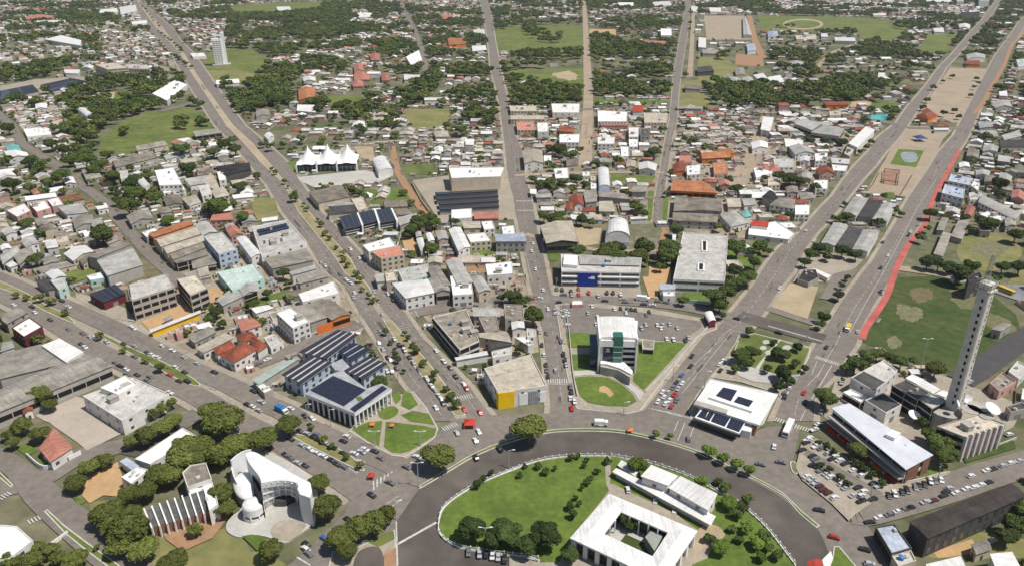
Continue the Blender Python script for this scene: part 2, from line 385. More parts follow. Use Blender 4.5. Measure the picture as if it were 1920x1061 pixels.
patch('yard', qg('c1', '900,720 1080,740 1060,860 920,850'), M_ASPH)
patch('paved_yard', qg('c2', '290,60 940,60 960,160 300,150'), M_PAVE)
patch('turf', qg('c2', '1270,110 1425,110 1420,180 1270,170'), M_GRASS)
patch('bare_lot', qg('c2', '960,0 1100,0 1070,160 1010,150'), M_OSAND)
patch('stadium_yard', qg('a0', '0,640 250,590 640,565 680,600 300,700 0,760'), M_PAVE)
patch('paved_yard', qg('a2', '260,1020 560,880 640,900 900,1061 720,1180 330,1060'), mat('pinkish_yard', (.47, .40, .33), .9, .16, .05))
patch('paved_yard', qg('a3', '330,-20 830,0 960,60 640,215 560,150 400,40'), MATS['pinkish_yard'])
patch('asphalt_yard', qg('a3', '870,235 1340,35 1400,70 990,265'), M_ASPH2)
patch('bare_lot', qg('a3', '605,550 640,410 865,300 905,420 920,560 760,545 660,605'), M_OSAND, label='orange sandy lot ringed by trees')
patch('paved_yard', qg('a2', '560,110 930,230 1000,330 860,310 560,160'), M_PAVE, block=2)
patch('bare_lot', qg('a2', '1040,330 1340,200 1480,250 1100,390'), M_OSAND)
patch('bare_lot', qg('a2', '1480,100 1600,80 1660,120 1560,200'), M_OSAND)
patch('turf', qg('b2', '-10,170 240,90 270,130 0,230'), M_GRASS)
patch('turf', qg('a1', '500,980 720,930 740,990 560,1061 490,1061'), M_FIELD, block=2)
patch('turf', qg('a3', '115,195 200,165 280,215 200,260'), M_GRASS)
patch('turf', qg('a3', '240,285 300,280 410,320 330,345'), M_GRASS)
patch('turf', qg('a3', '520,540 640,590 580,620'), M_GRASS)
patch('garden_ground', qg('a3', '640,590 1000,560 1200,800 1320,900 1700,760 1800,860 1886,1100 900,1100'), M_DRY, block=0, z=0.0074)
patch('garden_ground', smooth(qg('x', '440,1050 480,1035 520,1048 540,1075 440,1090'), True), M_DRY)
patch('paved_yard', qg('a3', '1180,790 1600,640 1700,680 1560,860 1340,960 1220,870'), M_RED, block=2)
patch('paved_yard', qg('d1', '250,940 330,860 480,850 700,900 640,960 430,1061 180,1061'), M_PAVE, block=2)
patch('bare_lot', qg('d2', '160,45 370,75 290,310 20,220'), M_SAND, label='bare sandy lot between the right avenues')
patch('parking_yard', qg('d1', '480,1000 660,960 600,1061 500,1200 380,1180'), M_ASPH)
patch('turf', qg('x', '1900,515 1925,500 1925,560 1880,545'), M_DRY)
patch('bare_ground', qg('d3', '1060,920 1500,800 1886,860 1886,1000 1200,1000'), M_DRY, block=0, z=0.0091)
patch('bare_ground', qg('d3', '1210,950 1500,860 1550,960 1250,1000'), M_OSAND, block=0, z=0.0108)
patch('paved_yard', qg('x', '1545,780 1700,872 1800,850 1900,800 1920,760 1760,700 1600,660 1570,700'), M_PAVE, block=0, z=0.0125)
patch('turf', qg('d3', '960,420 1300,330 1320,375 1000,465'), M_GRASS)
patch('turf', qg('d3', '1430,270 1790,130 1820,200 1450,310'), M_DFIELD)
patch('parking_yard', qg('d2', '1900,80 1886,60 1680,60 1640,110 1886,190'), mat('grey_yard', (.25, .26, .28)))
patch('paved_yard', qg('x', '740,520 800,470 950,470 1000,560 1010,660 900,680 800,600'), M_URB2, block=0, z=0.0142)
patch('paved_yard', qg('x', '560,440 660,560 700,600 520,760 430,700 230,610 300,520 400,440'), M_URB2, block=0, z=0.0159)
patch('paved_yard', qg('x', '960,210 1250,210 1240,420 970,420'), M_URB, block=0, z=0.0176)
patch('paved_yard', qg('x', '1265,215 1620,215 1500,420 1420,450 1240,430'), M_URB2, block=0, z=0.0193)
patch('dirt_ground', qg('x', '1370,220 1440,220 1400,330 1330,330'), M_DIRT, block=0, z=0.0210)

# sidewalk fringe below the avenues (wider pale ribbons)
def rows(s): return [tuple(float(k) for k in r.split(',')) for r in s.split()]
W1L = rows('-5,249,255 10,253,260 51,276,291 76,300,313 102,323,338 142,343,361 198,379,399 237,404,424 270,438,457 306,465,488 346,500,531 400,531,559 453,575,602 484,592,628 514,617,645 535,645,678 576,668,701 632,704,737 678,734,768 721,762,801 749,785,829 790,810,858')
W1R = rows('-5,261,268 10,264,272 51,305,321 76,323,338 102,346,364 142,370,392 198,410,430 237,438,460 270,475,500 306,505,539 346,538,566 400,582,604 453,628,655 484,658,684 514,673,704 535,691,724 576,714,752 632,762,790 678,803,836 721,836,877 749,857,897 790,880,930')
CEN = rows('-5,898,911 33,908,922 76,915,928 127,920,938 165,930,946 204,938,956 254,944,966 285,948,979 336,953,985 372,963,996 397,966,1001 438,975,1008 489,985,1021 527,993,1028 558,1000,1035 622,1018,1054 673,1024,1064 724,1029,1070 762,1032,1080 790,1030,1090')
X1 = rows('-5,1872,1882 38,1840,1852 71,1811,1824 104,1783,1796 127,1760,1774 158,1738,1756 204,1699,1722 229,1682,1706 260,1644,1684 285,1628,1661 311,1603,1641 336,1583,1618 367,1562,1593 387,1542,1577 413,1519,1555 438,1498,1530 464,1462,1511 489,1442,1499 514,1425,1484 535,1413,1466 573,1382,1442 609,1350,1414 632,1318,1385 683,1278,1350 729,1240,1312 767,1209,1288 790,1190,1300')
X2 = rows('40,1911,1926 64,1896,1912 102,1868,1888 153,1840,1865 204,1814,1838 255,1788,1816 285,1761,1796 311,1745,1778 336,1728,1764 362,1710,1756 387,1695,1743 413,1682,1730 438,1667,1713 464,1651,1698 489,1636,1686 514,1616,1674 545,1593,1656 571,1575,1638 596,1560,1624 622,1544,1611 647,1529,1604 673,1516,1585 698,1504,1571 724,1483,1544 749,1468,1526 790,1450,1525')
R70 = rows('-5,1286,1294 25,1283,1293 76,1274,1287 127,1265,1278 178,1260,1272 229,1255,1269 260,1248,1260 311,1239,1253 362,1230,1244 418,1223,1240')
def fringe(rws, d, m=M_PAVE, name='pavement'):
    L = [Vector(G(a, y)) for y, a, c in rws]; Rr = [Vector(G(c, y)) for y, a, c in rws]; bb = MB(); ZP[0] += .006; z = .26
    L2 = []; R2 = []
    for a, c in zip(L, Rr):
        t = (a - c).normalized(); L2.append(a + t * d); R2.append(c - t * d)
    for P_, Q_ in ((L2, L), (Rr, R2)):
        for i in range(len(L) - 1):
            p4 = [tuple(P_[i]), tuple(Q_[i]), tuple(Q_[i + 1]), tuple(P_[i + 1])]
            bb.prism(ccw(p4), 0, .20 + ZP[0] * .1)
            raster(occ, p4, 4)
    tag(bb.build(name, m), None, None, kind='structure')
for r_, d in ((W1L, 3), (W1R, 3), (CEN, 2.8), (X1, 3), (X2, 3), (R70, 1.5)): fringe(r_, d)
road('road', W1L, label='left carriageway of the long left avenue')
road('road', W1R, label='right carriageway of the long left avenue')
road('road', CEN, label='straight street running up the centre')
road('road', X1, label='wide avenue left of the sheds on the right')
road('road', X2, label='wide avenue beside the pink cycle path')
road('road', R70, label='narrow grey road right of centre in the distance')
def between(a, c, y0, y1, m, name, sh=1.0):
    ys = [y0 + (y1 - y0) * i / 14 for i in range(15)]
    f = lambda rr, y, k: float(np.interp(y, [r[0] for r in rr], [r[k] for r in rr]))
    L = [G(f(a, y, 2) + sh, y) for y in ys]; Rr = [G(f(c, y, 1) - sh, y) for y in ys]
    return slab(name, L + list(reversed(Rr)), m)
M_MED = mat('median_soil', (.40, .31, .19), .95, .35, .15, 0, (.17, .17, .06), fine=.6)
between(W1L, W1R, 602, 780, M_MED, 'median')
between(W1L, W1R, 205, 340, M_SAND, 'median', .5); between(W1L, W1R, 348, 574, M_MED, 'median')
between(W1L, W1R, 100, 160, M_SAND, 'median', .5); between(W1L, W1R, 0, 98, M_DIRT, 'median', .5); between(W1L, W1R, 170, 200, M_SAND, 'median', .5)
# lesser streets
lane('street', [(-20, 200), (0, 216), (23, 239), (38, 267), (64, 285), (102, 308), (142, 341), (188, 374), (224, 413), (254, 448), (288, 484), (321, 512), (345, 532)], 9, label='street through the houses at left')
lane('street', [(743, -10), (748, 0), (766, 33), (780, 64), (795, 109), (799, 145)], 11)
lane('dirt_road', [(1094, -8), (1097, 33), (1101, 127), (1103, 180), (1101, 230), (1099, 262), (1097, 311)], 13, M_DIRT, label='pale dirt road right of the bright meadow')
lane('dirt_road', [(1300, 10), (1300, 25), (1297, 90), (1293, 145)], 9, M_DIRT)
lane('dirt_road', [(1405, 30), (1415, 75), (1432, 110)], 14, M_RED)
lane('dirt_road', [(1440, 220), (1415, 290), (1385, 350)], 10, M_DIRT)
lane('dirt_road', [(735, 275), (745, 320), (775, 370), (800, 405)], 7, M_RED)
lane('street', [(480, 683), (531, 663), (582, 640), (633, 622), (672, 606)], 11, label='side street behind the solar roofed complex')
lane('street', [(770, 588), (862, 573), (960, 562), (1036, 562), (1113, 563), (1214, 568), (1291, 577), (1350, 590), (1400, 604)], 11, mark=True)
lane('street', [(1385, 592), (1440, 608), (1490, 622), (1545, 637)], 13, M_ASPH2)
lane('street', [(1440, 578), (1500, 597), (1548, 612)], 8)
lane('street', [(-30, 905), (0, 915), (60, 905), (95, 890), (153, 855), (230, 836), (268, 820), (330, 798), (375, 775)], 11)
lane('street', [(690, 203), (760, 200), (850, 197), (940, 203)], 9, M_DIRT)
lane('street', [(680, 272), (745, 265), (860, 263)], 8, M_PAVE)
lane('street', [(965, 372), (1100, 372), (1235, 372)], 6); lane('street', [(975, 438), (1120, 470), (1230, 470)], 6, M_DIRT)
lane('street', [(1250, 430), (1330, 445), (1440, 462)], 7); lane('street', [(1265, 325), (1370, 330), (1500, 345)], 7, M_PAVE)
lane('street', [(960, 211), (1100, 206), (1260, 203), (1400, 207), (1560, 214), (1690, 236)], 12)
lane('street', [(300, 210), (380, 190), (420, 178), (480, 150)], 11); lane('street', [(1280, 28), (1440, 27), (1700, 33)], 11, M_DIRT)
lane('street', [(965, 330), (1090, 325), (1245, 325)], 6, M_DIRT)
lane('street', [(1700, 240), (1780, 242), (1830, 235)], 12); lane('street', [(1440, 464), (1380, 450)], 7)
lane('street', [(1680, 503), (1760, 515), (1850, 535), (1925, 560)], 9, M_DIRT, label='dusty street above the dark playing field')
lane('street', [(1800, 715), (1840, 690), (1920, 635), (1960, 610)], 13, M_ASPH_SHADE, label='street right of the tall tower, cloud shade in its colour')
lane('street', [(1530, 130), (1560, 100), (1590, 88), (1620, 75)], 8, M_DIRT)
lane('street', [(1595, 960), (1619, 961), (1695, 941), (1772, 918), (1849, 892), (1960, 860)], 14, label='street lined with parked cars at lower right')
lane('dirt_road', [(1912, 40), (1925, 30)], 6, M_RED)
lane('cycle_path', [(1799, 283), (1771, 334), (1750, 375), (1733, 423), (1710, 451), (1694, 476), (1677, 514), (1664, 553), (1644, 586), (1623, 617), (1616, 637)], 3.7, M_PINK, label='pink paved cycle path beside the right avenue')
lane('dirt_road', [(1940, 30), (1917, 65), (1898, 85), (1883, 122), (1860, 163), (1842, 196), (1825, 215)], 6, M_RED)
line('x', '1800,283 1772,334 1751,375 1734,423 1711,451 1695,476 1678,514 1665,553 1645,586 1624,617 1617,637', .35, .50)
# lower-left avenues
AN = [(-30, 512), (0, 523), (38, 540), (115, 571), (178, 599), (242, 629), (305, 663), (369, 696), (433, 724), (480, 749), (544, 778), (577, 803), (638, 829), (692, 851), (745, 875)]
AS = [(-30, 540), (0, 553), (64, 584), (127, 622), (178, 655), (229, 680), (293, 708), (356, 736), (394, 757), (450, 790), (510, 820), (560, 850), (620, 885), (680, 925)]
for k in (AN, AS):
    c = smooth([G(*p) for p in k], n=3); bb = MB(); L = offset(c, 9.2); Rr = offset(c, -9.2)
    for i in range(len(c) - 1):
        bb.prism(ccw([Rr[i], Rr[i + 1], L[i + 1], L[i]]), 0, .27 if k is AN else .276); raster(occ, [Rr[i], Rr[i + 1], L[i + 1], L[i]], 4)
    tag(bb.build('pavement', M_PAVE), None, None, kind='structure')
lane('road', AN, 11.5, mark=True, label='upper carriageway of the lower left avenue'); lane('road', AS, 11.5, mark=True, label='lower carriageway of the lower left avenue')
slab('median', smooth(qg('a2', '-80,0 30,45 200,120 350,210 480,270 560,345 460,310 300,235 120,130 -60,60'), True, 3), M_DRY)
slab('median', smooth(qg('a2', '700,400 800,440 960,520 1150,600 1330,690 1470,780 1440,805 1300,750 1100,640 900,530 740,440'), True, 3), M_FIELD)
slab('median', smooth(qg('b3', '250,100 420,120 620,210 740,290 800,370 700,340 560,270 400,190'), True, 3), M_DRY)
road('road', rows('830,-60,-20 860,-30,40 900,20,95 940,45,140 985,90,200 1030,140,245 1061,175,290 1100,230,350'), label='avenue crossing the lower left corner')
slab('median', qg('a3', '-60,330 0,370 100,470 80,490 0,420 -60,385'), M_FIELD)
slab('median', qg('a3', '325,665 350,650 480,770 640,890 880,1061 960,1140 880,1140 640,960 480,830'), M_FIELD)
zebra('a3', '375,640 500,590'); zebra('a3', '210,745 330,690'); zebra('a3', '0,570 70,530'); zebra('a3', '150,470 190,460')
line('a3', '395,670 530,600'); line('a3', '290,430 230,390'); line('a3', '400,560 640,800', .2)
# the curved square --------------------------------------------------
ring = qg('x', '520,1075 560,1045 646,964 656,930 640,905 600,880 640,850 700,851 748,866 790,848 822,812 850,786 930,778 1031,775 1082,768 1176,776 1204,770 1292,788 1374,826 1440,800 1500,800 1491,849 1481,874 1506,905 1555,943 1588,979 1624,982 1657,1033 1675,1100 1700,1200 500,1200')
patch('ring_road', ring, M_ASPH, z=.33, label='grey asphalt road curving around the square')
raster(occ, ring, 4)
INN = [(820, 1000), (822, 979), (832, 953), (863, 928), (901, 907), (960, 880), (1011, 864), (1067, 856), (1139, 855), (1177, 862), (1228, 872), (1297, 897), (1330, 915), (1381, 943), (1420, 974), (1442, 997), (1466, 1028), (1491, 1061), (1520, 1110)]
OUT = [(786, 916), (838, 886), (889, 857), (953, 831), (1024, 813), (1088, 810), (1152, 812), (1203, 821), (1267, 839), (1318, 857), (1369, 882), (1407, 900), (1440, 918), (1471, 937), (1501, 968), (1535, 995), (1562, 1061), (1580, 1110)]
dark = smooth([G(*p) for p in OUT], n=4) + [G(1600, 1200), G(745, 1200), G(745, 1061), G(743, 979)]
patch('inner_ring_road', dark, M_ASPH2, z=.345, label='darker asphalt ring outside the white fence')
mo = [(787, 911), (838, 881), (889, 851), (953, 825), (1024, 808), (1088, 804), (1152, 806), (1203, 815), (1267, 832), (1318, 850), (1369, 875), (1407, 892), (1440, 909), (1471, 928), (1503, 959), (1537, 987)]
mi = [(x, y + (6 if x > 1000 else 7)) for x, y in mo]; mi[-1] = (1530, 991); mi[-2] = (1498, 964)
slab('median', smooth([G(*p) for p in mo], n=4) + list(reversed(smooth([G(*p) for p in mi], n=4))), M_FIELD, label='thin grassy strip between the two ring roads')
slab('median', qg('d3', '480,925 520,920 640,1061 700,1200 400,1200 470,1000'), M_GRASS)
inner = smooth([G(*p) for p in INN], n=4)
lawn_pts = inner + [G(1560, 1200), G(900, 1200), G(1000, 1075), G(1010, 1052), G(962, 1045), G(900, 1037), G(863, 1030), G(838, 1018)]
slab('lawn', lawn_pts, M_GRASS, .12, label='green lawn inside the white fence')
zS = .60
def over(name, tile, s, m, label=None, sm=False, z=[.74]):
    z[0] += .005; p = qg(tile, s); p = smooth(p, True) if sm else p
    bb = MB(); bb.poly([(x, y, z[0]) for x, y in ccw(p)]); tag(bb.build(name, m), label, None, kind='structure'); raster(occ, p, 3)
over('path', 'Q', '385,-20 445,-20 450,150 440,260 470,260 1100,560 1267,690 1500,800 1400,1000 1250,1061 1300,1300 -200,1300 60,800 430,330 400,250', M_PAVE)
over('path', 'd3', '0,0 1,0 1,1', M_PAVE) if 0 else None
over('bare_ground', 'c3', '1370,800 1490,770 1560,850 1400,940 1330,1030', M_SAND, sm=True)
over('path', 'c3', '-20,990 200,1045 360,1040 520,1061 500,1120 -20,1120', M_PAVE)
# lower centre-left squares
slab('lawn_surround', smooth(qg('b3', '690,20 760,-30 900,-130 1000,-200 1140,-160 1330,60 1330,100 1200,220 1090,275 1000,262 900,205 760,130'), True, 3) if 0 else qg('x', '655,810 690,765 735,745 775,735 800,765 822,805 815,822 775,850 758,858 735,855 700,838'), M_PAVE)
over('lawn', 'x', '660,806 690,793 717,791 711,838 690,828', M_GRASS, label='left triangular lawn of the leaf shaped garden')
over('lawn', 'x', '724,792 795,800 818,806 816,818 770,847 752,852 735,850 720,840', M_GRASS, label='broad lawn of the leaf shaped garden', sm=False)
over('lawn', 'x', '712,770 735,763 747,770 743,780 725,788 711,782', M_GRASS, sm=True)
over('lawn', 'x', '735,742 750,735 752,750 742,760', M_GRASS); over('lawn', 'x', '757,733 770,738 784,760 768,770 752,762', M_GRASS)
over('lawn', 'x', '752,780 775,772 805,778 815,798 770,792', M_GRASS)
slab('plaza', smooth(qg('A', '110,740 150,650 250,560 180,420 150,300 180,130 330,50 480,90 700,200 860,320 900,500 830,650 860,700 760,780 640,860 560,860 470,820 360,800 250,820 160,800'), True, 3), M_PLAZA, label='pale paved plaza around the curved white church')
over('lawn', 'A', '250,815 330,800 450,815 480,900 380,940', M_GRASS); over('path', 'A', '520,720 600,680 720,680 800,720 700,830 600,850 500,800', M_PAVE, sm=True)
slab('verge', qg('b3', '560,960 740,930 1020,800 1040,1061 1040,1200 500,1200'), M_PAVE)
over('lawn', 'b3', '800,880 1010,810 1020,870 900,930', M_FIELD)
over('yard', 'b3', '740,990 800,940 890,930 930,980 940,1100 730,1100', M_ASPH2, sm=True)
over('path', 'b3', '940,985 1030,935 1035,1150 945,1150', M_RED)
# office block grounds
slab('forecourt', qg('x', '1040,568 1060,570 1340,600 1345,618 1308,632 1200,772 1175,777 1082,768 1076,757 1062,700'), M_PAVE)
over('car_park', 'c2', '350,215 520,200 1000,260 1390,330 1400,370 1300,440 1290,480 1050,470 940,450 400,410', M_ASPH, label='curved car park behind the office block')
over('car_park', 'c2', '540,205 640,200 1000,235 1360,300 1380,330 1000,270 600,225', M_PAVE)
over('lawn', 'c2', '395,412 640,420 640,525 415,525', M_GRASS); over('lawn', 'c2', '425,575 640,575 650,690 455,690', M_GRASS)
over('lawn', 'c2', '915,480 1290,490 970,840 890,770 915,600', M_GRASS, label='triangular lawn right of the green glass office block')
over('lawn', 'c2', '460,745 560,735 700,745 800,790 890,870 918,920 850,958 700,955 560,930 500,880', M_GRASS, label='half round lawn in front of the office block')
over('flower_bed', 'c2', '645,815 680,805 715,825 750,870 720,890 690,860 640,850', M_OSAND)
over('path', 'c2', '455,700 560,690 700,700 800,740 900,810 970,860 940,920 900,860 800,780 700,735 560,725 460,735', M_PLAZA)
# small plaza between the avenues
slab('garden_plaza', qg('K', '480,140 620,120 1040,225 1107,240 1090,330 1000,500 870,700 820,640 500,540 240,500 380,380'), M_PAVE)
over('lawn', 'K', '490,160 620,130 820,180 1000,240 1095,255 1000,480 800,470 640,420 560,440 420,280', M_FIELD, label='tree planted lawn of the small garden plaza')
for i, (x, y, r) in enumerate(((720, 200, 32), (695, 250, 30), (740, 290, 30), (900, 250, 40))):
    over('path', 'K', ' '.join('%f,%f' % (x + r * math.cos(k * .6), y + r * .6 * math.sin(k * .6)) for k in range(10)), M_PLAZA)
over('path', 'K', '620,440 660,380 830,175 850,180 690,380 650,450', M_PLAZA); over('path', 'K', '440,410 560,400 700,460 780,470 760,560 600,540 480,490', M_PLAZA)
slab('pavement', qg('K', '100,690 240,510 820,640 700,900 480,1000 60,860'), M_PAVE)
# lower right car park
slab('island', smooth(qg('d3', '160,310 195,300 235,350 225,385 180,380'), True), M_DRY)
over('car_park', 'd3', '240,180 350,130 460,200 870,470 990,465 1300,370 1320,400 830,560 640,690 590,740 460,610 250,440 200,350', M_PAVE, label='car park with rows of small trees')
over('car_park', 'd3', '250,250 290,215 850,540 800,590', MATS['asphalt']); over('car_park', 'd3', '240,400 300,370 640,640 590,670', MATS['asphalt']) if 0 else None
# painted markings
line('d2', '0,360 400,475', .8); zebra('d2', '350,590 550,655'); zebra('c2', '265,768 425,768', 4); line('c2', '265,792 425,792', .3)
line('d1', '1240,300 1110,500 970,760 810,1061'); line('d2', '830,0 720,190 600,410'); line('d2', '470,650 400,770 320,900', .4); line('d2', '275,980 235,1061', .3)
line('b2', '770,275 870,235'); line('b2', '920,215 1040,205'); line('b2', '765,260 860,222'); line('b2', '740,365 780,400'); line('b2', '780,300 850,410', .35); line('b2', '765,305 835,412', .3)
line('b2', '860,410 990,380'); line('b2', '870,430 1000,400'); line('b2', '1040,370 1180,335'); line('b2', '1050,385 1185,350'); line('b2', '1140,255 1180,310'); line('b2', '1170,250 1200,300')
zebra('b2', '1470,900 1600,870'); line('b2', '1480,920 1620,885'); zebra('b3', '1370,60 1480,20'); line('b3', '680,455 755,400', .5); zebra('b3', '640,345 740,395', 3)
for i in range(6): line('b3', '%d,%d %d,%d' % (865 + i * 25, 510 - i * 25, 862 + i * 28, 440 - i * 14), .6)
line('b3', '1030,740 1040,1061', .5); line('b3', '1040,905 1325,745', 1.0); line('b3', '960,610 1050,550'); line('b3', '990,635 1075,570', .4)
line('c3', '1190,75 1220,0', .3); line('c3', '1215,145 1270,10', .3); line('c3', '1290,160 1340,30', .3); line('b3', '300,1000 400,1061', .6)
for i in range(5): line('c2', '%d,%d %d,%d' % (1000 + i * 30, 965 + i * 8, 1240 + i * 40, 1010 + i * 14), .25)
zebra('K', '800,860 1100,960', 3.2); zebra('c1', '30,465 150,465', 3); zebra('c1', '40,535 155,535', 3); line('d2', '360,620 320,720', .25); line('d2', '415,640 360,740', .25)
line('c1', '70,730 150,1061', .25); line('c2', '1560,440 1180,800', .2); line('c2', '1620,400 1250,860', .2); line('c2', '1580,380 1700,410', .3); line('c2', '1650,215 1780,240', .3)
WEAR = [MB(), MB()]
rw_ = random.Random(4)
for c in DIRS:
    for a, e in zip(c, c[1:]):
        a, e = Vector(a), Vector(e); L = (e - a).length
        if L < 4 or a.y > 900: continue
        t = (e - a) / L; nn = Vector((-t.y, t.x))
        for k in range(int(L / 14) + (rw_.random() < .5)):
            o_ = rw_.uniform(-3.6, 3.6); l_ = rw_.choice((2, 4, 9, 18)); w_ = rw_.choice((.35, .5, .9, 1.8)); p = a + t * rw_.uniform(0, max(.1, L - l_)) + nn * o_; q_ = p + t * min(l_, L); z_ = .45 + rw_.random() * .004
            WEAR[rw_.random() < .35].poly([(*(p - nn * w_ / 2), z_), (*(q_ - nn * w_ / 2), z_), (*(q_ + nn * w_ / 2), z_), (*(p + nn * w_ / 2), z_)])
tag(WEAR[0].build('road_repair', mat('tar_repair', (.13, .112, .098), .9, .3, .2)), None, None, kind='structure'); tag(WEAR[1].build('road_repair', mat('pale_repair', (.27, .24, .205), .9, .3, .2)), None, None, kind='structure')
tag(PAINT.build('road_marking', M_PAINT), None, None, kind='structure')
# ---------------------------------------------------------------- buildings
WIN_ME = {}
def winmesh(w, h, m):
    k = (round(w, 1), round(h, 1), m.name)
    if k not in WIN_ME:
        b = MB(); b.box((0, 0, 0), (w, .16, h)); WIN_ME[k] = b.mesh('window', m)
    return WIN_ME[k]
b = MB(); b.cyl((0, 0), .9, 0, 1.5, 12); b.cyl((0, 0), .95, 1.5, 1.75, 12, r2=.3); TANK = b.mesh('water_tank', M_TANK)
b = MB(); b.box((0, 0, .5), (1.5, .9, 1.0)); b.box((0, .48, .5), (1.0, .1, .7)); b.cyl((0, 0), .35, 1.0, 1.12, 8); ACU = b.mesh('air_conditioner', mat('ac_casing', (.62, .61, .58), .6, .2, .5))
b = MB(); b.box((0, 0, 1.2), (3.2, 3.8, 2.4)); b.box((0, 0, 2.5), (3.6, 4.2, .22)); b.box((1.0, -1.93, 1.0), (.9, .1, 2.0)); STAIR = b.mesh('stair_head', wallm('g'))
b = MB(); b.box((0, 0, 1.05), (1.1, .12, 2.1)); DOOR = b.mesh('door', mat('door_brown', (.14, .09, .06), .6))
b = MB(); b.box((0, 0, 1.4), (3.4, .12, 2.8)); SHUT = b.mesh('shutter', mat('shutter_grey', (.30, .30, .30), .6, .2, .5, .3, stripe_scale=4))
def frame4(pw):
    pw = ccw(pw); n = len(pw)
    L = [math.dist(pw[i], pw[(i + 1) % n]) for i in range(n)]
    k = int(np.argmax(L)); a, c = pw[k], pw[(k + 1) % n]; th = math.atan2(c[1] - a[1], c[0] - a[0])
    cx = sum(p[0] for p in pw) / n; cy = sum(p[1] for p in pw) / n; ca, sa = math.cos(-th), math.sin(-th)
    pl = [((x - cx) * ca - (y - cy) * sa, (x - cx) * sa + (y - cy) * ca) for x, y in pw]
    pl = pl[k:] + pl[:k]
    return (cx, cy), th, pl
def windows(root, pl, th, cxy, h, style, z0=0.0, maxn=46, floors=None, setback=0.0):
    """windows on every facade that the street or the camera side can see"""
    n = len(pl); cnt = 0
    order = []
    for i in range(n):
        a, c = pl[i], pl[(i + 1) % n]; L = math.dist(a, c)
        if L < 3.2: continue
        nx, ny = (c[1] - a[1]) / L, -(c[0] - a[0]) / L
        wx = nx * math.cos(th) - ny * math.sin(th); wy = nx * math.sin(th) + ny * math.cos(th)
        d = -(wx * cxy[0] + wy * cxy[1]) / math.hypot(*cxy)
        order.append((d, i, L, a, c, nx, ny))
    order.sort(reverse=True)
    fl = floors or max(1, int(round((h - .6) / 3.4)))
    for d, i, L, a, c, nx, ny in order:
        if d < -.45: continue
        ux, uy = (c[0] - a[0]) / L, (c[1] - a[1]) / L; rz = math.atan2(uy, ux)
        if style == 'band': k, ww, wh, m = max(1, int(L / 12)), 0, 1.5, M_GLASS; ww = L / k - 1.0
        elif style == 'open': k, ww, wh, m = max(1, int(L / 4.6)), 0, 2.1, M_DARK; ww = L / k - .9
        elif style == 'dark': k, ww, wh, m = max(1, int(L / 6)), 0, 2.4, M_DARK; ww = L / k - .5
        elif style == 'tall': k, ww, wh, m = max(1, int(L / 4.2)), 1.8, 2.5, M_GLASS
        elif style == 'few': k, ww, wh, m = max(1, int(L / 7)), 1.5, 1.2, M_GLASS
        else: k, ww, wh, m = max(1, int(L / 3.6)), 1.6, 1.35, M_GLASS
        for f in range(fl):
            zc = z0 + (h - z0) * (f + .5) / fl
            for j in range(k):
                t = (j + .5) / k * L
                x, y = a[0] + ux * t + nx * .03, a[1] + uy * t + ny * .03
                if f == 0 and z0 == 0 and style in ('std', 'few') and j == k // 2 and d > 0:
                    ob('shutter' if L > 9 and k % 2 else 'door', SHUT if L > 9 and k % 2 else DOOR, root, (x, y, 0), rz); continue
                if cnt >= maxn: return
                ob('window', winmesh(ww, wh, m), root, (x, y, zc), rz); cnt += 1
ROOFN = {'W': 'white', 'L': 'pale grey', 'G': 'grey', 'D': 'dark grey', 'B': 'beige', 'T': 'red tiled', 'P': 'salmon', 'O': 'orange', 'N': 'rusty brown', 'S': 'dark solar', 'K': 'weathered brown', 'U': 'bluish grey', 'M': 'mint', 'R': 'red', 'A': 'aqua', 'X': 'blackish', 'Z': 'dark brown'}
WALLN = {'w': 'white', 'b': 'beige', 'g': 'grey', 'l': 'pale blue', 'y': 'yellow', 'r': 'maroon', 'o': 'orange', 'p': 'pink', 'k': 'brick', 'd': 'dark', 'c': 'concrete', 'm': 'mint', 'n': 'blue'}
NB = [0]; BY = {}
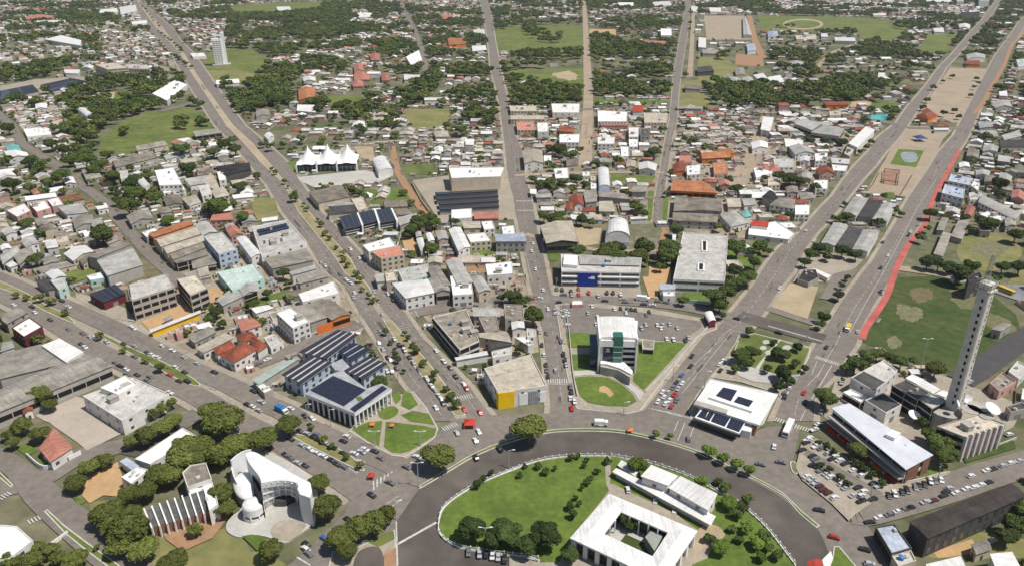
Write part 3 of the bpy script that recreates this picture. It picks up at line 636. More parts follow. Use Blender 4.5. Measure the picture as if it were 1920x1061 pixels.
def bld(kind, h, rc, wc, pw, label=None, name=None, cat=None, win='std', rise=None, over=.45, group=None, solar=0, stuffs=None, z0=0, floors=None, maxn=46, block=True, ridge=None):
    """pw: roof outline in world xy (3 or 4 or more points) for height h"""
    if len(pw) == 3: pw = pw + [(pw[0][0] + pw[2][0] - pw[1][0], pw[0][1] + pw[2][1] - pw[1][1])]
    if len(pw) != 4 and kind in ('gable', 'hip', 'open', 'arch'): kind = 'flat'
    if block: raster(occ, pw, 5, 1.5)
    cxy, th, pl = frame4(pw); n = len(pl); rr = random.Random(int(cxy[0] * 13 + cxy[1] * 7))
    Lx = max(p[0] for p in pl) - min(p[0] for p in pl); Ly = max(p[1] for p in pl) - min(p[1] for p in pl); area = Lx * Ly
    nm = name or ('house' if area < 260 and h < 7 else 'warehouse' if kind in ('gable', 'mono', 'arch', 'open') and area > 350 else 'building')
    root = ob(nm, None, None, (cxy[0], cxy[1], 0), th); root.empty_display_size = 1
    wm = wallm(wc); rmk = roofm(rc, kind == 'flat'); isq = (n == 4)
    b = MB()
    if kind == 'flat':
        ins = inset(pl, .3); zt = h; zr = h - .55
        for i in range(n):
            a, c = pl[i], pl[(i + 1) % n]; ia, ic = ins[i], ins[(i + 1) % n]
            b.poly([(*a, -.3), (*c, -.3), (*c, zt), (*a, zt)]); b.poly([(*a, zt), (*c, zt), (*ic, zt), (*ia, zt)]); b.poly([(*ia, zt), (*ic, zt), (*ic, zr), (*ia, zr)])
        b.build('wall', wm, root); b = MB(); b.poly([(*p, zr + .02) for p in ins]); 
        roof = b.build('roof', rmk, root)
        k = rr.randint(1, 3) + int(area / 350) if stuffs is None else stuffs
        cx_ = sum(p[0] for p in pl) / n; cy_ = sum(p[1] for p in pl) / n
        for j in range(min(k, 9)):
            x = cx_ + rr.uniform(-.33, .33) * Lx * .85; y = cy_ + rr.uniform(-.33, .33) * Ly * .85
            t = rr.random()
            if t < .035: ob('water_tank', TANK, root, (x, y, zr + .03), 0, (1, 1, rr.uniform(.8, 1.2)))
            elif t < .85 or area < 220: ob('air_conditioner', ACU, root, (x, y, zr + .03), rr.choice((0, 1.57)))
            else: ob('stair_head', STAIR, root, (x, y, zr + .03), 0)
    elif kind == 'mono':
        tl = rise if rise is not None else min(1.2, Ly * .06)
        ys = [p[1] for p in pl]; y0, y1 = min(ys), max(ys)
        zf = lambda p: h + tl * (p[1] - y0) / max(.1, y1 - y0)
        ip = inset(pl, over)
        for i in range(n):
            a, c = ip[i], ip[(i + 1) % n]; b.poly([(*a, -.3), (*c, -.3), (*c, zf(c) - .02), (*a, zf(a) - .02)])
        b.build('wall', wm, root); b = MB()
        b.poly([(*p, zf(p) + .12) for p in pl]); b.poly([(*p, zf(p) - .04) for p in reversed(pl)])
        for i in range(n):
            a, c = pl[i], pl[(i + 1) % n]; b.poly([(*a, zf(a) - .04), (*c, zf(c) - .04), (*c, zf(c) + .12), (*a, zf(a) + .12)])
        roof = b.build('roof', rmk, root)
    elif kind in ('gable', 'hip', 'open'):
        rs = rise if rise is not None else Ly * (.13 if rc not in 'TPO' else .22); rs = min(rs, 3.5)
        p0, p1, p2, p3 = pl                                   # p0->p1 is the long side
        m0 = ((p0[0] + p3[0]) / 2, (p0[1] + p3[1]) / 2); m1 = ((p1[0] + p2[0]) / 2, (p1[1] + p2[1]) / 2)
        if kind == 'hip':
            d = min(.5, .5 * Ly / max(Lx, .1)); r0 = tuple(m0[k] + (m1[k] - m0[k]) * d for k in (0, 1)); r1 = tuple(m1[k] + (m0[k] - m1[k]) * d for k in (0, 1))
        else: r0, r1 = m0, m1
        zr = h + rs; t = .14
        def shell(z):
            b.poly([(*p0, h + z), (*p1, h + z), (*r1, zr + z), (*r0, zr + z)]); b.poly([(*p2, h + z), (*p3, h + z), (*r0, zr + z), (*r1, zr + z)])
            if kind == 'hip': b.poly([(*p1, h + z), (*p2, h + z), (*r1, zr + z)]); b.poly([(*p3, h + z), (*p0, h + z), (*r0, zr + z)])
        shell(t); 
        for a, c, za, zc in ((p0, p1, h, h), (p1, r1, h, zr), (r1, p2, zr, h), (p2, p3, h, h), (p3, r0, h, zr), (r0, p0, zr, h)) if kind != 'hip' else ((p0, p1, h, h), (p1, p2, h, h), (p2, p3, h, h), (p3, p0, h, h)):
            b.poly([(*a, za - .05), (*c, zc - .05), (*c, zc + t), (*a, za + t)])
        shell(-.05)
        roof = b.build('roof', rmk, root); b = MB(); ip = inset(pl, over); q0, q1, q2, q3 = ip
        if kind == 'open':
            k = max(2, int(Lx / 6))
            for (a, c) in ((q0, q1), (q3, q2)):
                for j in range(k + 1):
                    t_ = j / k; bb = MB(); bb.box((0, 0, h / 2), (.3, .3, h)); bb.build('post', M_METAL, root, (a[0] + (c[0] - a[0]) * t_, a[1] + (c[1] - a[1]) * t_, 0))
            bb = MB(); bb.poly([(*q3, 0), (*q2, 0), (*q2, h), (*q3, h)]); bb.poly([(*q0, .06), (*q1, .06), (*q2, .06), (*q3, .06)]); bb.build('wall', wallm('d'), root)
        else:
            zz = h - .1 + (over * rs * 2 / max(Ly, 1))
            for a, c in ((q0, q1), (q1, q2), (q2, q3), (q3, q0)): b.poly([(*a, -.3), (*c, -.3), (*c, zz - .1), (*a, zz - .1)])
            if kind == 'gable':
                for a, c, mm in ((q1, q2, m1), (q3, q0, m0)):
                    mi_ = ((a[0] + c[0]) / 2, (a[1] + c[1]) / 2); b.poly([(*a, zz - .1), (*c, zz - .1), (*mi_, zr - .1)])
            b.build('wall', wm, root)
    elif kind == 'arch':
        p0, p1, p2, p3 = pl; N = 10; prev = None; rs = rise if rise is not None else Ly * .3
        for j in range(N + 1):
            t = j / N; z = h + rs * math.sin(math.pi * t); tt = .5 - .5 * math.cos(math.pi * t)
            A_ = (p0[0] + (p3[0] - p0[0]) * tt, p0[1] + (p3[1] - p0[1]) * tt, z); B_ = (p1[0] + (p2[0] - p1[0]) * tt, p1[1] + (p2[1] - p1[1]) * tt, z)
            if prev: b.poly([prev[0], prev[1], B_, A_])
            prev = (A_, B_)
        roof = b.build('roof', rmk, root)
        for f in roof.data.polygons: f.use_smooth = True
        b = MB(); q0, q1, q2, q3 = inset(pl, .25)
        for a, c, m_ in ((q0, q1, 0), (q1, q2, 1), (q2, q3, 0), (q3, q0, 1)):
            top = [(*c, h + .02), (*a, h + .02)]
            if m_: top = [(c[0] + (a[0] - c[0]) * (.5 - .5 * math.cos(math.pi * t)), c[1] + (a[1] - c[1]) * (.5 - .5 * math.cos(math.pi * t)), h + (rs - .1) * math.sin(math.pi * t)) for t in [k / 8 for k in range(9)]]
            b.poly([(*a, -.3), (*c, -.3)] + top)
        b.build('wall', wm, root)
    if solar and isq:   # rows of panels parallel to the long side
        p0, p1, p2, p3 = inset(pl, 1.0); zt = (h - .3 if kind == 'flat' else h + .35)
        bb = MB()
        for j in range(solar):
            t0 = (j + .12) / solar; t1 = (j + .82) / solar
            f = lambda A_, B_, t: (A_[0] + (B_[0] - A_[0]) * t, A_[1] + (B_[1] - A_[1]) * t)
            pan = MB(); dz = .5
            def zat(t):
                if kind == 'gable': return h + .3 + rs * (1 - abs(2 * t - 1))
                return zt
            a0, b0_, b1_, a1 = f(p0, p3, t0), f(p1, p2, t0), f(p1, p2, t1), f(p0, p3, t1)
            za, zb = zat(t0), zat(t1) + (0 if kind == 'gable' else dz)
            pan.poly([(*a0, za), (*b0_, za), (*b1_, zb), (*a1, zb)]); pan.poly([(*a0, za - .08), (*a1, zb - .08), (*b1_, zb - .08), (*b0_, za - .08)])
            pan.poly([(*a0, za - .08), (*b0_, za - .08), (*b0_, za), (*a0, za)]); pan.poly([(*b1_, zb - .08), (*a1, zb - .08), (*a1, zb), (*b1_, zb)])
            pan.build('solar_panel', M_SOLAR, root)
    if win:
        wp = pl if kind == 'flat' or kind == 'arch' else inset(pl, over)
        windows(root, wp, th, cxy, h, win, floors=floors, maxn=maxn)
    if label: tag(root, label, cat or nm, group)
    else:
        size = 'small' if area < 160 else 'large' if area > 700 else 'long' if Lx > 2.6 * Ly else 'mid-sized'
        shp = {'flat': 'flat roofed', 'gable': 'gabled', 'hip': 'hip roofed', 'mono': 'shed roofed', 'arch': 'barrel roofed', 'open': 'open sided'}[kind]
        auto(root, f"{size} {ROOFN[rc]}-topped {shp} {nm}", cat or nm, group)
    NB[0] += 1
    if label: BY[label] = root
    return root
def T(tile, data):
    """lines: kind h roof wall | points | options"""
    for ln in data.strip().split('\n'):
        ln = ln.strip()
        if not ln: continue
        a = [s.strip() for s in ln.split('|')]; kind, h, rc, wc = a[0].split(); h = float(h); kw = {}
        if len(a) > 2 and a[2]: kw = eval('dict(' + a[2] + ')')
        if len(a) > 3: kw['label'] = a[3]
        bld(kind, h, rc, wc, qg(tile, a[1], h), **kw)
T('a0', '''
mono 3.2 S g | 0,672 240,630 290,680 -20,745 | win=None, solar=3, name='solar_carport' | left half of the far solar panel rows at upper left
mono 3.2 S g | 305,632 560,575 640,600 385,678 | win=None, solar=3, name='solar_carport' | right half of the far solar panel rows at upper left
flat 15 B b | 700,478 850,462 945,500 790,512 | floors=4, win='band' | beige multi-storey block with a dark left flank beyond the solar rows
flat 13 L b | 945,505 955,470 1090,480 1100,510 | win='tall', floors=2 | beige finned wing at the right end of the beige multi-storey block
flat 7 W w | 1120,690 1290,590 1380,622 1230,742 | win='few' | bright white stepped building left of the far avenue junction
mono 8 W w | 330,292 450,265 600,302 592,338 | win='few' | large bright white shed roof in the far upper left
arch 5 W w | 570,812 640,808 690,850 640,870 | win=None | small white barrel roof among trees at upper left
gable 6 W w | 260,770 350,768 345,800 262,805 | win='few'
mono 6 W w | 880,55 1000,40 1010,85 890,110 | win=None
mono 6 W w | 740,75 860,62 870,90 730,100 | win=None
flat 5 W w | 170,950 360,940 380,990 200,1010 | win='few'
gable 6 P b | 200,120 380,115 400,140 190,150 | win=None
mono 5 W w | 270,158 480,150 485,172 280,180 | win=None
mono 5 W w | 470,520 590,515 580,545 480,545 | win=None
mono 5 G g | 500,575 680,565 690,590 640,600 | win=None
mono 6 G g | 1420,970 1600,955 1640,985 1440,1010 | win='dark'
gable 5 W w | 1590,600 1760,588 1765,612 1595,625 | win=None
flat 5 W w | 1400,395 1500,390 1520,415 1420,420 | win=None
gable 5 W w | 600,500 640,480 690,490 680,510 | win=None
mono 5 W w | 970,165 1080,150 1085,175 975,185 | win=None
''')
T('a1', '''
mono 4 N b | 430,430 590,405 625,450 | rise=.4, win='few' | rusty brown sloping roof beside the left street
flat 6 W p | 345,450 430,430 470,485 385,500 | win='few'
flat 6 W p | 210,480 330,455 375,510 270,540 | win='few'
flat 6 W p | 45,528 180,475 228,530 125,578 | win='few'
hip 5 P w | 212,372 290,362 312,398 250,415 |
mono 5 L w | 420,510 600,478 652,545 490,570 |
gable 5 G g | 530,592 680,560 700,625 550,665 |
gable 5 L w | 0,682 80,650 128,692 40,715 |
gable 6 L w | 150,752 240,712 288,772 195,810 |
hip 5 W w | 330,762 410,742 432,800 345,812 |
gable 4 W w | 0,792 60,775 92,808 10,825 |
gable 6 W b | 468,850 625,785 695,832 540,905 |
mono 4 W w | 40,932 90,900 135,930 75,955 |
gable 5 W w | 330,992 430,960 492,1012 390,1040 |
mono 8 G g | 640,870 900,760 980,800 715,900 | rise=2.2, win=None, name='warehouse' | large grey sloping warehouse roof beside the left street
mono 8 L g | 715,905 980,805 1052,930 792,1018 | rise=.5, win=None, name='warehouse'
mono 5 G b | 778,762 862,722 892,748 800,785 |
flat 5 W m | 635,1012 742,982 772,1022 665,1042 | 
flat 11 W w | 1140,235 1280,215 1342,340 1175,345 | | modern white block with small roof openings left of the avenue
flat 6 W w | 1175,350 1345,345 1365,375 1205,402 |
arch 6 W w | 1005,322 1060,292 1112,352 1060,375 | win=None, rise=2
hip 4 P p | 1025,400 1060,378 1092,432 1045,445 |
hip 5 B w | 1335,442 1440,415 1482,470 1395,502 |
hip 6 B b | 1555,385 1650,358 1692,420 1585,440 |
flat 6 L w | 1460,352 1540,335 1562,405 1490,425 |
gable 7 X d | 1590,212 1838,178 1850,232 1660,275 | rise=.8, win=None | blackish gabled warehouse beside the long left avenue
flat 7 W w | 1598,245 1650,238 1668,302 1615,308 |
gable 5 G g | 928,572 1102,530 1132,592 965,632 |
mono 6 O o | 1090,700 1395,600 1425,640 1130,740 | rise=.8, win=None | long rust-orange roof strip heading a row of parallel sheds
gable 7 B b | 1130,745 1425,650 1480,705 1185,800 | win=None | beige gabled shed just below the rust-orange roof strip
gable 7 B b | 1190,805 1485,712 1515,752 1230,850 | win=None
gable 7 K b | 1235,855 1490,762 1512,805 1275,895 | win=None
mono 6 G b | 1275,900 1515,810 1540,862 1300,925 | rise=.6, win='dark'
mono 6 P p | 1545,612 1565,568 1705,545 1718,600 | rise=.5
gable 6 P p | 1662,668 1742,645 1795,708 1700,728 |
gable 7 L b | 1438,640 1530,608 1602,690 1492,718 | 
flat 11 L l | 1500,722 1610,850 1748,812 1640,690 | floors=3 | pale blue three-storey building with a white flat roof
gable 7 W w | 1740,735 1810,722 1930,850 1850,880 | win='few'
flat 7 M m | 1600,982 1870,922 1945,1022 1712,1118 | stuffs=1, win='few' | flat pale roof with mint green edging
gable 4 A w | 40,58 135,50 170,105 60,112 | 
gable 5 G b | 1000,62 1190,22 1240,48 1010,92 | win='few'
gable 5 K g | 820,172 1110,92 1152,142 850,215 | win='few'
mono 4 L w | 1208,132 1380,88 1392,112 1222,160 | win='few'
mono 4 B w | 1330,162 1440,140 1452,170 1345,190 |
hip 4 G g | 598,232 700,208 752,282 640,315 |
hip 4 L w | 340,282 385,278 392,325 300,330 |
flat 5 L w | 880,242 940,235 948,290 890,298 |
gable 4 K g | 1200,432 1310,418 1352,482 1225,500 |
flat 5 W g | 1040,690 1140,655 1190,690 1080,728 |
gable 5 B b | 1230,270 1290,262 1300,300 1240,305 |
mono 5 G g | 1400,870 1540,850 1600,930 1420,960 | win='dark'
mono 4 G g | 1350,1000 1480,960 1560,1020 1400,1060 | win='few'
hip 5 B b | 1450,960 1530,940 1545,1000 1465,1020 | win=None
gable 5 W w | 30,95 200,105 215,135 60,150 | win='few'
mono 4 W w | 700,500 780,475 800,510 720,530 |
gable 4 G g | 260,600 350,590 360,640 275,645 |
gable 5 L w | 1650,640 1720,625 1745,660 1680,680 | win=None
mono 4 K b | 400,700 500,690 530,740 420,750 |
gable 5 L g | 0,860 110,790 150,830 20,930 |
gable 5 G g | 100,870 220,800 270,860 140,935 |
gable 4 W w | 1700,420 1850,400 1870,430 1720,445 | win=None
gable 5 K b | 560,870 660,800 700,870 610,930 | 
flat 5 B b | 390,740 500,715 510,750 400,775 | 
gable 5 W w | 180,430 400,400 420,430 190,460 | win='few'
gable 5 L g | 660,620 740,590 760,640 690,665 |
mono 5 B b | 1550,250 1590,300 1640,420 1500,330 | win=None, rise=.3
mono 5 L w | 1355,300 1545,270 1590,320 1400,350 | win=None, rise=.3
gable 4 W w | 470,290 540,285 560,330 480,335 |
mono 5 K g | 1165,520 1240,500 1270,540 1180,560 | 
mono 4 W w | 1480,830 1560,820 1590,850 1500,860 | win=None
''')
T('a2', '''
mono 5 S r | 655,132 762,192 930,122 848,52 | rise=.8, win='few', solar=4 | maroon-walled shop with a striped dark solar roof
flat 13 L c | 950,50 970,168 1282,70 1228,-30 | win='open', floors=3, stuffs=0, maxn=60 | unfinished concrete building with open dark storeys
flat 12 B c | 1300,10 1400,130 1530,75 1440,-20 | win='open', floors=3, stuffs=2, maxn=60 | bare concrete frame right of the unfinished open-storeyed building
mono 3.4 W y | 1100,385 1112,408 1482,262 1470,242 | win=None, rise=.3, over=.8 | long narrow white-topped yellow wall building
mono 4 G g | 1380,442 1432,482 1598,402 1540,365 |
mono 4 B w | 1440,522 1500,562 1725,450 1660,405 |
hip 5 T w | 1565,522 1600,572 1735,510 1700,462 | rise=1.5 | dark red tiled wing at the left of the tiled house group
hip 5.5 T w | 1612,572 1725,628 1893,528 1800,470 | rise=2.2 | large orange-red tiled house with white walls
hip 5 T w | 1730,425 1790,482 1900,440 1850,395 | rise=1.6
mono 6 G g | -10,300 50,345 212,255 140,220 | win='few'
flat 7 W r | 85,368 175,435 312,358 215,290 | | white flat roof above dark maroon walls at the far left
mono 8 G g | -160,620 300,492 482,630 0,765 | rise=1.2, win=None | large grey warehouse roof at the left edge
mono 9.3 W w | 305,500 440,452 618,552 488,625 | rise=.3, win=None, over=.1 | dazzling white roof panel at the corner of the grey warehouse
gable 8 G g | -60,850 620,560 830,650 -50,1010 | rise=1.6, win='dark', floors=1 | very long grey warehouse with open dark front at the left edge
flat 8 L w | 610,870 895,1050 1245,855 985,735 | win='few', maxn=16, floors=2, stuffs=9 | cluttered white-walled building beside the pale gravel yard
flat 10.5 W w | 735,808 870,862 1012,782 925,718 | stuffs=2, win='few', block=False | raised white storey on top of the cluttered white-walled building
mono 5 L g | 1595,165 1640,215 1810,140 1720,70 | win='few' 
gable 6 L b | 1760,80 1790,140 1900,100 1880,30 | win='dark'
flat 7 L m | 370,20 470,0 500,60 430,90 | win='few'
mono 5 D g | 260,30 340,10 440,80 350,95 | win=None
mono 4 G g | 1200,300 1260,280 1280,300 1220,325 | win=None
flat 4 P p | 1285,370 1330,360 1345,410 1300,420 | win=None
mono 5 L w | 20,480 90,470 110,520 0,550 | win='few'
hip 6 P w | 1740,310 1870,300 1930,350 1780,400 | rise=.8
mono 4 W w | 1440,355 1540,330 1570,365 1460,380 | win=None
gable 4 T w | 155,960 235,930 245,975 175,1010 | win='few' 
''')
T('a3', '''
hip 5 P w | 285,195 395,45 535,190 368,300 | rise=1.4 | salmon tiled house inside a white boundary wall
flat 5 W w | 1340,42 1446,105 1100,310 988,272 | win='few', stuffs=1 | long narrow flat-roofed building beside a black asphalt yard
flat 6 W w | 890,405 1010,328 1092,352 962,452 | | small bright white block at the end of the long narrow building
mono 4 U w | 878,292 932,265 1025,328 972,360 | win=None, rise=.2
flat 7 W w | -120,745 125,765 242,870 62,1005 -120,1040 | win='few', stuffs=0 | white-roofed hall at the bottom left corner
''')
T('b0', '''
gable 5 G g | 0,815 95,810 105,850 0,870 | win='few'
mono 5 W w | 305,780 430,775 440,830 300,825 | win='few'
gable 5 O o | 310,660 440,650 430,740 315,745 | win='few' | orange-red roofed house block in the distant left suburb
gable 5 W w | 345,570 440,570 440,600 350,602 | win=None
gable 5 P p | 720,480 790,475 790,525 722,530 | win=None
hip 5 P p | 725,535 830,540 840,590 720,590 | win=None
hip 5 P p | 710,600 790,600 790,640 712,640 | win=None
hip 5 P p | 920,545 985,545 985,595 925,595 | win=None
hip 5 P p | 840,400 915,400 910,445 845,445 | win=None
flat 7 W w | 1105,420 1200,370 1225,440 1140,480 | win='few'
mono 5 W w | 1090,550 1220,560 1230,590 1090,590 | win=None
mono 5 O o | 1410,280 1540,285 1540,330 1420,335 | win=None
mono 5 P p | 1350,110 1450,110 1450,145 1370,145 | win=None
mono 5 W w | 1600,220 1680,220 1690,255 1605,258 | win=None
mono 5 W w | 1590,340 1690,340 1700,375 1595,380 | win=None
gable 5 W w | 720,905 795,900 810,940 705,935 | win=None
mono 5 W w | 1240,722 1420,722 1420,745 1240,748 | win=None
hip 5 B w | 1310,970 1410,965 1425,1010 1320,1010 | win=None
gable 5 W w | 60,1000 100,975 135,1000 90,1030 | win=None
mono 5 W w | 150,55 250,50 260,80 160,85 | win=None
flat 6 W w | 750,95 850,95 850,125 755,128 | win=None
''')
T('b1', '''
arch 5 W w | 855,165 955,140 1012,235 900,258 | win=None, rise=3 | small white barrel-roofed hall right of the tent-roofed hall
mono 6 K b | 385,398 630,345 692,430 460,482 | win=None, rise=.5, block=True | stained low roof below the tent-roofed hall's forecourt
mono 5 L b | 525,500 600,470 730,480 745,500 | win=None
mono 5 D b | 530,560 550,505 725,488 748,540 | win=None, rise=.2
flat 6 B b | 700,442 790,430 822,510 752,532 | win='few', stuffs=0
mono 5 K g | 1040,540 1120,520 1160,560 1040,572 | win=None
gable 5 K b | 930,460 1100,450 1120,500 950,510 | win='few'
mono 5 L g | 1035,585 1180,560 1200,600 1060,645 | win=None
flat 12 W b | 1420,215 1830,210 1802,280 1440,292 | win=None, stuffs=5 | big beige walled building with a white roof behind the solar carports
mono 3.4 S g | 1318,398 1780,375 1784,402 1322,428 | win=None, rise=.3, name='solar_carport', solar=1
mono 3.4 S g | 1322,436 1784,412 1788,438 1330,464 | win=None, rise=.3, name='solar_carport', solar=1
mono 3.4 S g | 1340,474 1788,450 1790,476 1348,502 | win=None, rise=.3, name='solar_carport', solar=1
mono 3.4 S g | 1348,512 1790,488 1792,514 1352,540 | win=None, rise=.3, name='solar_carport', solar=1
flat 5 W w | 1440,525 1590,515 1592,582 1440,592 | win='few', stuffs=0
mono 3.5 P p | 1600,545 1790,545 1790,600 1610,605 | win=None
flat 6 W w | 1660,612 1740,605 1762,662 1682,672 | stuffs=1
gable 7 W w | 1418,672 1508,655 1582,800 1490,832 | | long white gabled hall left of the pair above the green verge
flat 7 W b | 1548,705 1690,690 1735,752 1580,765 | stuffs=1
flat 6 W w | 1810,650 1900,640 1910,700 1820,705 | 
mono 7 U g | 1760,705 1980,700 1990,770 1765,770 |
gable 4 L w | 1170,682 1215,675 1222,722 1180,728 | win='few'
gable 5 W w | 1250,702 1290,695 1318,750 1272,762 | win='few'
gable 5 W w | 1180,742 1230,732 1248,810 1215,835 | win='few'
gable 5 L b | 1320,690 1400,680 1420,740 1345,750 |
flat 9 W w | 785,785 985,728 1032,790 830,832 | | white stepped roof behind the pale pink roof
flat 10 P b | 850,832 1065,788 1092,852 922,882 | floors=3, stuffs=1 | beige block with a pale pink flat roof right of the avenue
flat 8 L w | -30,650 230,598 372,762 40,862 | stuffs=7, solar=0, win='few' | large pale roofed store with a bank of dark panels left of the avenue
mono 6 G g | 55,885 370,808 425,902 120,965 | rise=.6, win=None
mono 6 L w | 240,985 430,930 450,960 265,1010 | rise=.3, win=None
mono 7 G g | 285,1015 500,958 535,1022 320,1075 | rise=.5, win='few'
gable 5 W w | 40,590 160,575 160,600 45,615 | win=None
flat 6 L m | 1045,965 1270,920 1285,1000 1085,1061 | win='few', stuffs=5
gable 8 G g | 1265,962 1345,940 1440,1080 1330,1110 | win='few' | grey gabled shed standing beside the solar-striped gabled hall
gable 8 L g | 1395,902 1500,880 1600,1060 1480,1070 | win='few' | gabled hall with one dark solar stripe on its roof
flat 7 W w | 1690,925 1886,905 1895,992 1705,1005 | floors=1 
mono 5 K b | 1580,1010 1680,990 1700,1070 1600,1100 | win=None
flat 7 B b | 950,985 1020,975 1045,1040 960,1050 | win='few'
mono 5 L w | 870,1010 940,990 960,1050 890,1061 | win='few'
mono 4 B b | 1520,620 1650,610 1660,660 1530,670 | win='few'
''')
T('c0', '''
mono 6 W w | 1375,280 1430,282 1428,355 1372,352 | win=None | small bright white shed roof left of the far sandy yards
gable 6 L w | 1700,130 1725,130 1770,265 1705,262 | win=None
mono 6 U w | 1728,325 1785,325 1800,375 1735,380 | win=None
mono 6 D d | 1365,495 1465,490 1490,530 1365,535 | win=None
gable 5 G g | 1550,560 1600,545 1620,570 1570,590 | win=None
gable 5 L w | 1585,575 1680,580 1700,615 1620,620 | win=None
gable 5 L w | 1690,575 1770,575 1800,620 1720,625 | win=None
mono 5 W w | 1775,560 1850,540 1900,595 1830,605 | win=None
gable 5 G g | 1640,510 1710,505 1720,555 1650,560 | win=None
flat 12 W w | 1095,212 1175,212 1178,262 1098,262 | win='few' | white cubic block far back near the narrow grey road
mono 6 P p | 950,300 1130,308 1130,330 950,325 | win=None
mono 5 G g | 1400,370 1520,370 1525,400 1405,400 | win=None
mono 5 K g | 1270,630 1400,630 1390,660 1275,660 | win=None
flat 9 W w | 290,765 500,765 495,830 300,830 | win='few'
flat 8 W w | 630,815 850,825 845,895 635,895 | | whitish block with many small windows beyond the main grid
flat 7 B b | 970,830 1150,835 1140,905 975,905 |
mono 5 P p | 650,905 860,908 855,935 655,935 | win='few'
flat 9 W w | 185,905 265,905 272,970 190,972 | win='few' | bright white square roof right of the central street
mono 5 T o | 345,935 460,938 455,980 345,975 | win='few'
flat 7 W w | 350,990 500,990 495,1050 350,1050 |
flat 7 W w | 860,940 935,940 932,1010 862,1010 |
flat 7 D g | 945,950 1020,950 1015,1005 948,1005 |
flat 7 W w | 630,1010 760,1010 755,1061 632,1061 |
mono 6 U g | 385,785 470,785 480,820 390,820 | win=None
mono 7 R w | 885,780 970,785 965,825 890,825 | win=None
mono 6 L g | 1270,785 1410,790 1400,810 1275,808 | win=None
mono 7 W w | 1850,865 1930,870 1900,970 1830,960 | win='few'
flat 6 B b | -20,780 180,780 185,820 -10,820 | 
flat 6 B b | -10,850 240,850 240,880 -10,880 | 
flat 6 P b | 30,900 160,900 165,960 40,960 | 
gable 6 D d | 980,230 1030,230 1028,265 985,265 | win=None
flat 6 W w | 780,20 900,20 890,50 790,50 | win=None
mono 6 W w | 1030,20 1160,10 1180,40 1050,50 | win=None
mono 6 W w | 1320,50 1370,50 1368,90 1322,90 | win=None
mono 6 W w | 1450,60 1540,60 1540,90 1460,90 | win=None
''')
T('c1', '''
gable 7 B w | 80,98 222,88 232,180 90,188 | win='few' | beige-roofed hall beside the central street
flat 5 W w | 235,125 290,125 290,165 235,165 | 
flat 6 W w | 310,222 412,215 418,290 320,292 | | white cubic house in front of a dense tree row
arch 6 W l | 628,228 712,228 722,360 640,365 | rise=2.5, win=None | narrow white barrel-roofed building left of the rough green lot
flat 4 W w | 520,245 575,245 575,275 520,275 | win='few'
gable 4 T w | 412,435 520,422 532,495 460,500 | win='few' | small red tiled house in the yard of mixed trees
gable 4 T w | 395,480 450,475 455,530 400,530 | win=None
gable 8 B d | 205,642 442,608 488,762 250,775 | rise=1.8, win='dark', floors=1 | cream gabled shed with an open dark front
flat 10.5 L w | 360,850 955,878 945,985 365,975 | win='band', floors=3, stuffs=6 | long white building with a royal blue front panel
flat 9 L w | 1262,688 1592,716 1568,1048 1188,1032 | win='band', floors=2, stuffs=0 | huge pale flat roof pierced by two square openings
gable 6 O o | 1190,305 1400,312 1505,402 1165,385 | rise=2, win='dark', floors=1 | long orange-roofed shed with an open dark front
mono 6 K g | 1200,425 1290,425 1290,535 1190,535 | rise=.4, win=None
gable 6 K g | 1295,440 1540,450 1548,540 1290,535 | rise=1, win='few'
gable 6 K g | 1185,545 1520,560 1512,620 1180,605 | rise=.8, win='few'
flat 5 W w | 1330,435 1390,435 1390,470 1335,470 | win=None
hip 5 L w | 1528,560 1640,530 1748,622 1612,652 | 
hip 4 A w | 1682,545 1740,530 1768,572 1708,582 | win=None
mono 4 B b | 1580,452 1682,440 1690,505 1590,512 | win='few'
mono 4 L w | 1690,450 1790,440 1800,490 1710,500 | win='few'
hip 5 T o | 1180,195 1270,162 1278,240 1190,248 | | red-orange tiled house at the left of the orange cluster
gable 5 O o | 1380,112 1620,102 1602,140 1400,152 | win='few'
mono 5 O o | 1510,85 1610,72 1640,110 1520,118 | win=None
flat 5 P p | 1232,132 1322,122 1325,172 1235,175 | 
flat 7 W w | 1285,202 1392,192 1388,262 1290,268 | 
flat 5 O p | 1480,180 1580,170 1590,250 1490,260 | 
mono 5 G g | 525,385 622,382 628,470 540,475 | win='few'
gable 5 G g | 630,390 780,400 880,450 640,430 | win=None
mono 4 W w | 1182,678 1215,678 1202,772 1180,770 | rise=.2
mono 4 B b | 640,470 740,460 760,540 640,545 | 
mono 4 W w | 130,375 180,375 180,410 135,410 | 
mono 4 L g | 170,410 290,405 290,440 180,445 | win='few'
mono 5 G g | 890,350 1000,355 990,400 880,395 | win='few'
mono 4 W w | 870,580 1000,572 998,592 872,598 | win=None, rise=.1
flat 5 W w | 800,60 860,60 860,130 805,130 |
flat 6 W w | 860,5 930,5 928,60 865,60 |
mono 5 G g | 640,150 740,150 735,180 645,180 | win='few'
mono 5 P p | 960,130 1040,130 1035,155 965,155 | win='few'
gable 4 B b | 840,170 910,165 910,210 842,212 | win='few'
gable 5 W w | 930,180 1070,190 1060,240 935,230 | win='few'
mono 5 K b | 400,150 490,150 490,200 400,205 | win='few'
flat 4 B b | 580,275 620,275 620,310 580,310 |
flat 5 W w | 580,330 622,330 622,370 582,370 |
gable 6 X g | 1840,430 1900,380 1960,440 1900,480 | win=None
gable 5 P p | 1520,320 1600,310 1610,350 1530,350 | win='few'
gable 5 W w | 1760,30 1886,30 1886,70 1770,80 | win='few'
flat 5 W w | 1780,220 1900,190 1920,250 1800,290 | win='few'
gable 5 P w | 1820,200 1886,195 1896,230 1830,235 | win='few'
''')
